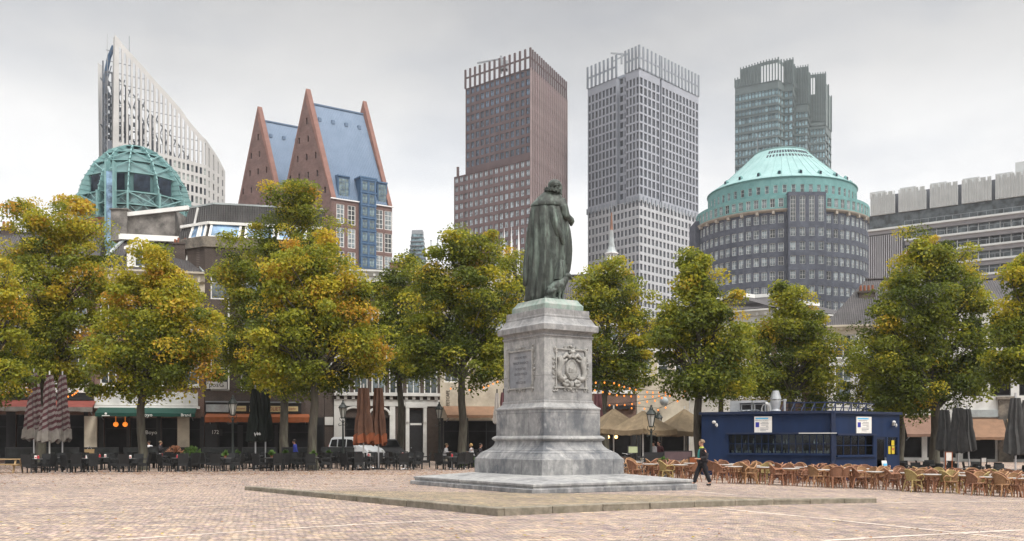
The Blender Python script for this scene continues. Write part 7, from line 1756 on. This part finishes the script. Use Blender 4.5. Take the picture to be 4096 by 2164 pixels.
# ------------------------------------------------------------------ white van
MT['vanw']=mat('white_car_paint',(.62,.64,.66),.25,.04,2,spec=.6); MT['tyre']=mat('tyre_rubber',(.02,.02,.02),.8,.2,8); MT['rlight']=mat('red_lens',(.35,.02,.02),.2,.1,3,spec=.6)
def van(label,x,y,z,rz,body='vanw',sc=1.):
    o=thing('parked_van',label,'van',(x,y,z),rz)
    prof=[(-2.0,.35),(-2.05,.75),(-1.98,1.2),(-1.78,1.72),(-1.6,1.82),(.25,1.82),(.55,1.74),(1.05,1.22),(1.75,1.02),(2.02,.82),(2.08,.5),(2.0,.32)]
    mb=MB(); rings=[]
    for yy,k in ((-.84,.0),(-.78,1.),(.78,1.),(.84,.0)):
        rings.append([(px_*(1 if k else .985),yy if z_<1.1 else yy*(1-.16*(z_-1.1)),z_*(1 if k else .985)+(0 if k else .012)) for px_,z_ in prof])
    mb.loft(rings); mb.build('body',body,o,smooth=30)
    for s in (-1,1):
        mb=MB()
        def sw(pts): mb.add([(a,s*(.848 if 1 else 0)*(1-.16*max(0,b-1.1))+s*.004,b) for a,b in pts],[tuple(range(len(pts)))])
        sw([(-.1,1.12),(.85,1.12),(.42,1.62),(-.1,1.66)]); sw([(-1.0,1.12),(-.2,1.12),(-.2,1.66),(-1.0,1.66)]); sw([(-1.8,1.14),(-1.1,1.12),(-1.1,1.66),(-1.68,1.62)])
        mb.build('side_window','g_shop',o)
        mb=MB(); mb.box(.75,.95,s*.86-.09,s*.86+.09,1.08,1.25); mb.build('mirror',body,o)
        mb=MB(); mb.box(-2.03,-1.93,s*.72-.08,s*.72+.08,.8,1.25); mb.build('tail_light','rlight',o); mb=MB(); mb.sphere((1.9,s*.62,.82),(.14,.14,.1),8,6); mb.build('headlight','lglass',o)
        for xx in (-1.3,1.3):
            w=MB(); w.T=Matrix.Translation((xx,s*.76,.31))@Matrix.Rotation(R(90),4,'X'); w.lathe([(.2,-.1),(.31,-.1),(.32,-.05),(.32,.05),(.31,.1),(.2,.1)],18); wh=w.build('wheel','tyre',o); w=MB(); w.T=Matrix.Translation((xx,s*.76,.31))@Matrix.Rotation(R(90),4,'X'); w.lathe([(0,-.09),(.2,-.09),(.2,.09),(0,.09)],14); w.build('rim','alu',wh)
    mb=MB(); mb.quad((.60,-.66,1.70),(1.04,-.74,1.25),(1.04,.74,1.25),(.60,.66,1.70)); ob=mb.build('windscreen','g_shop',o); ob.location=(.025,0,.02)
    mb=MB(); mb.box(-2.1,-1.98,-.8,.8,.35,.6); mb.build('bumper','steel',o); mb=MB(); mb.box(2.0,2.12,-.8,.8,.35,.6); mb.build('bumper','steel',o)
    return o
van('white delivery van parked behind the black chairs left of the brown parasols',PX(1425,69),69,.15,R(-38))
van('dark parked van half hidden behind the bent tree trunk',PX(1540,72),72,.0,R(-62),'blk')
# ------------------------------------------------------------------ bicycles, boards, screens
def bike(label,x,y,rz):
    o=thing('bicycle',label,'bicycle',(x,y,gz(x,y)),rz,'bicycles parked by the beige parasols')
    for xx in (-.52,.52):
        w=MB(); w.tube([(xx+.33*cos(i*pi/12),0,.35+.33*sin(i*pi/12)) for i in range(25)],.02,5,False)
        for i in range(6): w.bar((xx,0,.35),(xx+.32*cos(i*pi/3),0,.35+.32*sin(i*pi/3)),.008)
        w.build('wheel','tyre',o)
    mb=MB(); c=(-.05,0,.3)
    for a,b in (((-.52,0,.35),c),(c,(-.2,0,.85)),(c,(.38,0,.8)),((-.2,0,.78),(.38,0,.82)),((-.52,0,.35),(-.18,0,.75)),((.52,0,.35),(.36,0,.95))): mb.tube([a,b],.018,6)
    mb.build('frame','blk',o); mb=MB(); mb.tube([(.2,.28,1.08),(.34,.12,1.05),(.36,0,1.0),(.34,-.12,1.05),(.2,-.28,1.08)],.015,5); mb.build('handlebar','alu',o)
    mb=MB(); mb.sphere((-.24,0,.92),(.14,.08,.045),8,6); mb.build('saddle','blk',o); mb=MB(); mb.bar((-.75,0,.72),(-.3,0,.72),.12,.02); mb.build('carrier','steel',o)
for i,(px,D,r_,w) in enumerate(((2572,50.5,.5,'black bicycle beside the pale green board, nearer one'),(2592,52,.2,'black bicycle under the street lamp before the beige parasols'),(2505,53,1.2,'black bicycle half hidden behind the pedestal'))): bike(w,PX(px,D),D,r_)
MT['pgreen']=mat('pale_green_board',(.36,.40,.24),.7,.1,3); MT['pbrown']=mat('purple_brown_screen',(.085,.055,.06),.7,.2,2)
def stand(name,label,cat,px,D,y0,y1,w,m,fm='blk'):
    x=PX(px,D); z0=gz(x,D); o=thing(name,label,cat,(x,D,z0)); za,zb=PZ(y1,D)-z0,PZ(y0,D)-z0; W_=w/F*D
    mb=MB(); mb.box(-W_/2,W_/2,-.02,.02,za,zb); mb.build('panel',m,o); mb=MB()
    for s in (-1,1): mb.box(s*W_/2-.025,s*W_/2+.025,-.03,.03,0,zb+.02)
    mb.box(-W_/2-.02,W_/2+.02,-.028,.028,zb,zb+.04); mb.build('frame',fm,o); return o
stand('menu_board','pale green standing board beside the bicycles','board',2532,51,1786,1811,40,'pgreen')
stand('wind_screen','low purple brown wind screen before the beige parasols, right one','screen',2712,49.5,1806,1842,110,'pbrown'); stand('wind_screen','low dark wind screen before the beige parasols, left one','screen',2618,50.,1812,1850,80,'blk')
stand('menu_board','small white framed menu board among the grey parasols','board',3795,53.,1810,1842,26,'card','orange_c'); stand('menu_board','white card on a stand right of the grey parasols','board',3935,54,1832,1848,22,'card')
stand('wooden_crate_board','orange brown crate board beside the walking man','board',2772,47.5,1830,1850,32,'orange_c','dkwood')
x=PX(358,64); o=thing('sandwich_board','wooden sandwich board with rope before the white pillar','board',(x,64,0),.3); mb=MB(); mb.bar((0,-.3,0),(0,-.02,1.15),.6,.03); mb.build('panel','wood',o); mb=MB(); mb.bar((0,.3,0),(0,.02,1.15),.6,.03); mb.build('panel','blk',o); mb=MB(); mb.tube([(-.15,0,1.14),(0,0,1.35),(.15,0,1.14)],.02,5); mb.build('handle','steel',o)
# ------------------------------------------------------------------ people
MT['skin']=mat('skin',(.50,.27,.19),.5,.08,6); MT['hair_g']=mat('greying_hair',(.20,.14,.085),.7,.25,20); MT['hair_b']=mat('blond_hair',(.45,.29,.12),.7,.2,20); MT['hair_d']=mat('dark_hair',(.03,.02,.015),.7,.2,20)
MT['jacket']=mat('dark_charcoal_jacket',(.028,.025,.03),.8,.2,6); MT['trouser']=mat('black_trousers',(.012,.012,.016),.85,.2,6); MT['sweater']=mat('teal_sweater',(.03,.17,.16),.85,.15,8); MT['collar']=mat('lime_shirt_collar',(.40,.48,.08),.8,.1,8); MT['blue_j']=mat('bright_blue_jacket',(.03,.05,.30),.8,.2,6); MT['shoe']=mat('black_shoe_leather',(.012,.011,.011),.4,.2,6); MT['whitecl']=mat('white_shirt',(.60,.60,.62),.8,.1,6); MT['eye']=mat('dark_eye',(.02,.015,.012),.3,.1)
def skinned(name,V,E,m,parent,sub=2,root=0):
    me=bpy.data.meshes.new(name); me.from_pydata([v[0] for v in V],E,[]); me.materials.append(MT[m]); o=link(name,me,parent)
    o.modifiers.new('skin','SKIN').use_smooth_shade=True
    if not me.skin_vertices: return o
    for i,v in enumerate(V):
        r_=v[1]; me.skin_vertices[0].data[i].radius=(r_,r_) if isinstance(r_,(int,float)) else r_
    me.skin_vertices[0].data[root].use_root=True
    s=o.modifiers.new('sub','SUBSURF'); s.levels=sub; s.render_levels=sub; return o
def person(label,x,y,z,rz,J,jacket,trouser,hair,shirt=None,shoes='shoe',collar=None,group=None,sc=1.,hairlen=.0):
    """J: joints; the person faces local -X"""
    o=thing('person',label,'person',(x,y,z),rz,group); o.scale=(sc,)*3
    g=lambda k:Vector(J[k])
    V=[];E=[];ix={}
    def v(k,co,r_): ix[k]=len(V); V.append((tuple(co),r_)); return ix[k]
    v('hip',g('hip'),.10); v('chest',g('chest'),(.11,.10)); v('neckb',g('neck'),.06); v('neckt',g('neck').lerp(g('head'),.45),.055)
    h=g('head'); v('headl',h+Vector((-.012,0,-.045)),.072); v('headm',h+Vector((0,0,.025)),.092); v('headt',h+Vector((.012,0,.085)),.078)
    E+=[(0,1),(1,2),(2,3),(3,4),(4,5),(5,6)]
    v('nose',h+Vector((-.108,0,-.01)),.016); E.append((ix['headm'],ix['nose'])); v('chin',h+Vector((-.075,0,-.095)),.035); E.append((ix['headl'],ix['chin']))
    for s in (1,-1):
        t='L' if s>0 else 'R'; e=v('ear'+t,h+Vector((.012,.098*s,-.01)),.02); E.append((ix['headm'],e))
        a=v('sh'+t,g('sh'+t),.04); b=v('el'+t,g('el'+t),.036); c=v('wr'+t,g('wr'+t),.03); E+=[(1,a),(a,b),(b,c)]
        d=(g('hand'+t)-g('wr'+t)); dn=d.normalized(); p=v('pa'+t,g('wr'+t)+d*.5,(.042,.024)); E.append((c,p))
        k=v('kn'+t,g('kn'+t),.05); hp=v('hp'+t,g('hip')+Vector((0,.09*s,-.03)),.06); an=v('an'+t,g('an'+t),.034); to=v('to'+t,g('to'+t),.026); E+=[(0,hp),(hp,k),(k,an),(an,to)]
        w=dn.cross(Vector((0,0,1))); w=w.normalized() if w.length>.1 else Vector((1,0,0)); n=w.cross(dn); cur=g('curl'+t) if 'curl'+t in J else Vector((0,0,-.4))
        for i in range(4):
            b0=g('wr'+t)+d*.9+w*((i-1.5)*.021); l=(.085,.095,.09,.07)[i]; f1=b0+dn*l*.55; f2=f1+(dn+cur).normalized()*l*.5
            q0=v(f'f{t}{i}a',b0,.0105); q1=v(f'f{t}{i}b',f1,.0095); q2=v(f'f{t}{i}c',f2,.008); E+=[(p,q0),(q0,q1),(q1,q2)]
        th0=g('wr'+t)+d*.4+w*(-.04*s)+n*.01; th1=th0+dn*.045+w*(-.02*s); q0=v('t0'+t,th0,.013); q1=v('t1'+t,th1,.010); E+=[(p,q0),(q0,q1)]
    skinned('body',V,E,'skin',o)
    # clothes follow the same joints
    V=[];E=[]
    def u_(co,r_): V.append((tuple(co),r_)); return len(V)-1
    hp=g('hip'); ch=g('chest'); hem=hp+Vector(J.get('hem',(0.02,0,-.08))); a0=u_(hp.lerp(ch,.45),(.19,.17)); a1=u_(ch+Vector((0,0,.02)),(.225,.175)); a2=u_(g('neck')+Vector((.01,0,-.045)),.10); a3=u_(hp+Vector((.01,0,.03)),(.20,.18)); a4=u_(hem,(.205,.19)); E+=[(a0,a1),(a1,a2),(a0,a3),(a3,a4)]
    for t in 'LR':
        s=u_(g('sh'+t),.10); e=u_(g('el'+t),.082); m_=u_(g('el'+t).lerp(g('wr'+t),.55),.068); w=u_(g('el'+t).lerp(g('wr'+t),.93),.048); E+=[(a1,s),(s,e),(e,m_),(m_,w)]
    skinned('jacket',V,E,jacket,o)
    V=[];E=[]; c=u_(hp+Vector((0,0,.02)),(.15,.14))
    for s in (1,-1):
        t='L' if s>0 else 'R'; q0=u_(hp+Vector((0,.09*s,-.06)),.125); q1=u_(g('kn'+t),.10); q2=u_(g('kn'+t).lerp(g('an'+t),.5),.09); q3=u_(g('an'+t)+Vector((0,0,.0)),.08); E+=[(c,q0),(q0,q1),(q1,q2),(q2,q3)]
    skinned('trousers',V,E,trouser,o)
    for t in 'LR':
        V=[];a,b=g('an'+t),g('to'+t); d=(b-a); d.z=0; d=d.normalized()
        zz=min(a.z,b.z); skinned('shoe',[((a.x+d.x*-.045,a.y+d.y*-.045,b.z+.012),.05),((a.x+d.x*.07,a.y+d.y*.07,b.z+.01),.05),((b.x+d.x*.03,b.y+d.y*.03,b.z),.038)],[(0,1),(1,2)],shoes,o)
    mb=MB(); P=[]
    R_=.108
    for i in range(6):   # hair cap, open to the face
        t=i/5*1.75+.02; row=[]
        for k in range(17):
            a=-2.35+4.7*k/16; row.append((h.x+.02+R_*sin(t)*cos(a)*1.05,h.y+R_*.92*sin(t)*sin(a),h.z+.045+R_*.98*cos(t)-(hairlen*.5*max(0,i-3) )))
        P+=row
    mb.add(P,[(i*17+k,i*17+k+1,(i+1)*17+k+1,(i+1)*17+k) for i in range(5) for k in range(16)]); ho=mb.build('hair',hair,o,smooth=0); so_=ho.modifiers.new('s','SOLIDIFY'); so_.thickness=.02
    mb=MB()
    for s in (-1,1): mb.sphere(tuple(h+Vector((-.088,.036*s,.02))),(.012,.016,.012),6,5)
    mb.build('eyes','eye',o); mb=MB(); mb.sphere(tuple(h+Vector((-.087,0,-.058))),(.012,.03,.008),8,5); mb.build('mouth','redj',o)
    if shirt:
        V=[(tuple(hp.lerp(ch,.25)+Vector((-.135,0,0))),(.085,.05)),(tuple(ch+Vector((-.135,0,.0))),(.085,.06)),(tuple(g('neck')+Vector((-.05,0,-.05))),.06)]; skinned('sweater',V,[(0,1),(1,2)],shirt,o)
    if collar:
        mb=MB(); n_=g('neck')+Vector((-.012,0,.0)); mb.lathe([(.095,n_.z-.05),(.092,n_.z-.01),(.075,n_.z+.02),(.066,n_.z+.01)],14,c=(n_.x,n_.y)); mb.build('collar',collar,o,smooth=0)
    return o
walk=dict(hip=(.02,0,.96),chest=(.02,0,1.30),neck=(-.005,0,1.53),head=(-.03,0,1.68),shL=(.03,.19,1.42),shR=(.03,-.19,1.42),elL=(.07,.27,1.13),elR=(.10,-.27,1.14),wrL=(-.17,.12,1.07),wrR=(-.15,-.13,1.06),handL=(-.26,.02,1.08),handR=(-.25,-.04,1.07),knL=(-.16,.09,.54),anL=(-.30,.10,.10),toL=(-.46,.11,.045),knR=(.14,-.09,.52),anR=(.30,-.10,.13),toR=(.17,-.11,.04),hem=(.04,0,-.13),curlL=(.2,-.6,-.5),curlR=(.2,.6,-.5))
x=PX(2808,39.2); person('man in a dark jacket and teal sweater walking toward the pedestal','' or x,39.2,gz(x,39.2),R(12),walk,'jacket','trouser','hair_g','sweater',collar='collar',sc=1.01)
stand_=dict(hip=(0,0,.95),chest=(-.02,0,1.28),neck=(-.05,0,1.5),head=(-.09,0,1.63),shL=(0,.19,1.40),shR=(0,-.19,1.40),elL=(.03,.25,1.12),elR=(.03,-.25,1.12),wrL=(-.1,.25,.9),wrR=(-.1,-.25,.9),handL=(-.13,.24,.8),handR=(-.13,-.24,.8),knL=(-.08,.1,.5),anL=(-.05,.1,.09),toL=(-.2,.11,.03),knR=(.03,-.1,.5),anR=(.1,-.1,.09),toR=(-.05,-.11,.03))
x=PX(1181,64); person('person in a bright blue jacket walking behind the black chairs',x,64,0.0,R(15),stand_,'blue_j','trouser','hair_d')
sit=dict(hip=(.05,0,.52),chest=(.0,0,.87),neck=(-.03,0,1.09),head=(-.06,0,1.23),shL=(.0,.18,1.0),shR=(.0,-.18,1.0),elL=(-.03,.25,.74),elR=(-.03,-.25,.74),wrL=(-.25,.14,.80),wrR=(-.25,-.14,.80),handL=(-.34,.07,.81),handR=(-.34,-.07,.81),knL=(-.40,.11,.50),anL=(-.38,.11,.08),toL=(-.52,.12,.03),knR=(-.40,-.11,.50),anR=(-.36,-.11,.08),toR=(-.50,-.12,.03),hem=(0,0,-.03))
for lab,px,D,rz,j,hr_ in (('blond woman in pale clothes sitting right of the big tree trunk',1886,66,R(10),'whitecl','hair_b'),('person in dark clothes sitting beside the blond woman',1920,66.4,R(170),'jacket','hair_d'),('person in white shirt sitting at the restaurant window under the green awning',598,72,R(-30),'whitecl','hair_d'),('person in grey sitting under the green awning, right of the white shirt',640,72.3,R(190),'jacket','hair_g'),('person in a pale jacket sitting left of the big tree trunk',1784,66.5,R(180),'whitecl','hair_g')):
    x=PX(px,D); pz=.14 if D<70 else .3; person(lab,x,D,pz,rz,sit,j,'trouser',hr_,hairlen=.06 if hr_=='hair_b' else 0)
    use(DP,(x+.04*cos(rz),D+.04*sin(rz),pz-.0),rz+pi,'black wicker chair under the %s'%(lab.split(' sitting')[0]),'black wicker armchairs')
for lab,px,D,rz,j,hr_ in (('waiter in a white shirt standing under the middle beige parasol',2618,56.5,R(-20),'whitecl','hair_d'),('person in reddish clothes standing beside the waiter',2640,57.5,R(30),'maroon_c','hair_d')):
    x=PX(px,D); person(lab,x,D,gz(x,D),rz,stand_,j,'trouser',hr_)
# ------------------------------------------------------------------ fallen leaves
def litter(name,pts,cols,s0,s1,seed,label):
    rng=np.random.default_rng(seed); V=[];Fc=[];C=[]
    for i,(x,y) in enumerate(pts):
        s=rng.uniform(s0,s1); a=rng.uniform(0,6.28); t=rng.uniform(-.3,.5); o=len(V); z=G(x,y)+.02+max(0,0)
        if KL[0]<x<KR[0] and False: z+=.1
        dx,dy=cos(a)*s,sin(a)*s
        V+=[(x-dx,y-dy,z),(x-dy*.6,y+dx*.6,z+s*.25*t+.01),(x+dx,y+dy,z+s*t*.6),(x+dy*.6,y-dx*.6,z+.005)]; Fc.append((o,o+1,o+2,o+3)); c=cols[rng.integers(len(cols))]; C+=[(*(np.array(c)*rng.uniform(.7,1.2)),1)]*4
    me=bpy.data.meshes.new(name); me.from_pydata(V,[],Fc); at=me.color_attributes.new('tint','FLOAT_COLOR','POINT'); at.data.foreach_set('color',np.array(C,'f').ravel()); me.materials.append(MT['leaf']); o=link(name,me); tag(o,label,'leaves',None,'stuff')
rl=np.random.default_rng(5); P=[]
for i in range(5200):
    D=49+rl.random()**1.4*16; P.append((PX(rl.uniform(-150,2050),D),D))
for i in range(900):
    D=36+rl.random()*14; P.append((PX(rl.uniform(-100,1900),D),D))
litter('leaf_litter',P,[(.20,.07,.02),(.28,.10,.03),(.13,.06,.025),(.32,.17,.04)],.035,.075,1,'brown and orange fallen leaves under the left trees')
P=[gp(rl.uniform(0,4096),1990+170*rl.random()**.8) for i in range(150)]+[gp(*p) for p in ((215,1990),(410,2010),(475,2011),(775,2128),(1802,2040),(2625,2127),(3600,1998),(1000,2130))]
litter('scattered_leaves',P,[(.45,.36,.02),(.40,.16,.02),(.25,.09,.03),(.5,.42,.05)],.035,.06,2,'few yellow and orange leaves scattered over the paving')
# ------------------------------------------------------------------ damp autumn air
def haze(d):
    m=bpy.data.materials.new('air'); m.use_nodes=True; nt=m.node_tree; nt.nodes.clear(); out=nt.nodes.new('ShaderNodeOutputMaterial'); v=nt.nodes.new('ShaderNodeVolumePrincipled')
    v.inputs['Color'].default_value=(.92,.94,.97,1); v.inputs['Density'].default_value=d; v.inputs['Anisotropy'].default_value=.2; nt.links.new(v.outputs[0],out.inputs['Volume'])
    MT['air']=m; mb=MB(); mb.box(-420,420,-25,620,-4,178); tag(mb.build('haze','air'),'thin pale autumn haze over the whole square','haze',None,'stuff')
haze(.00016)
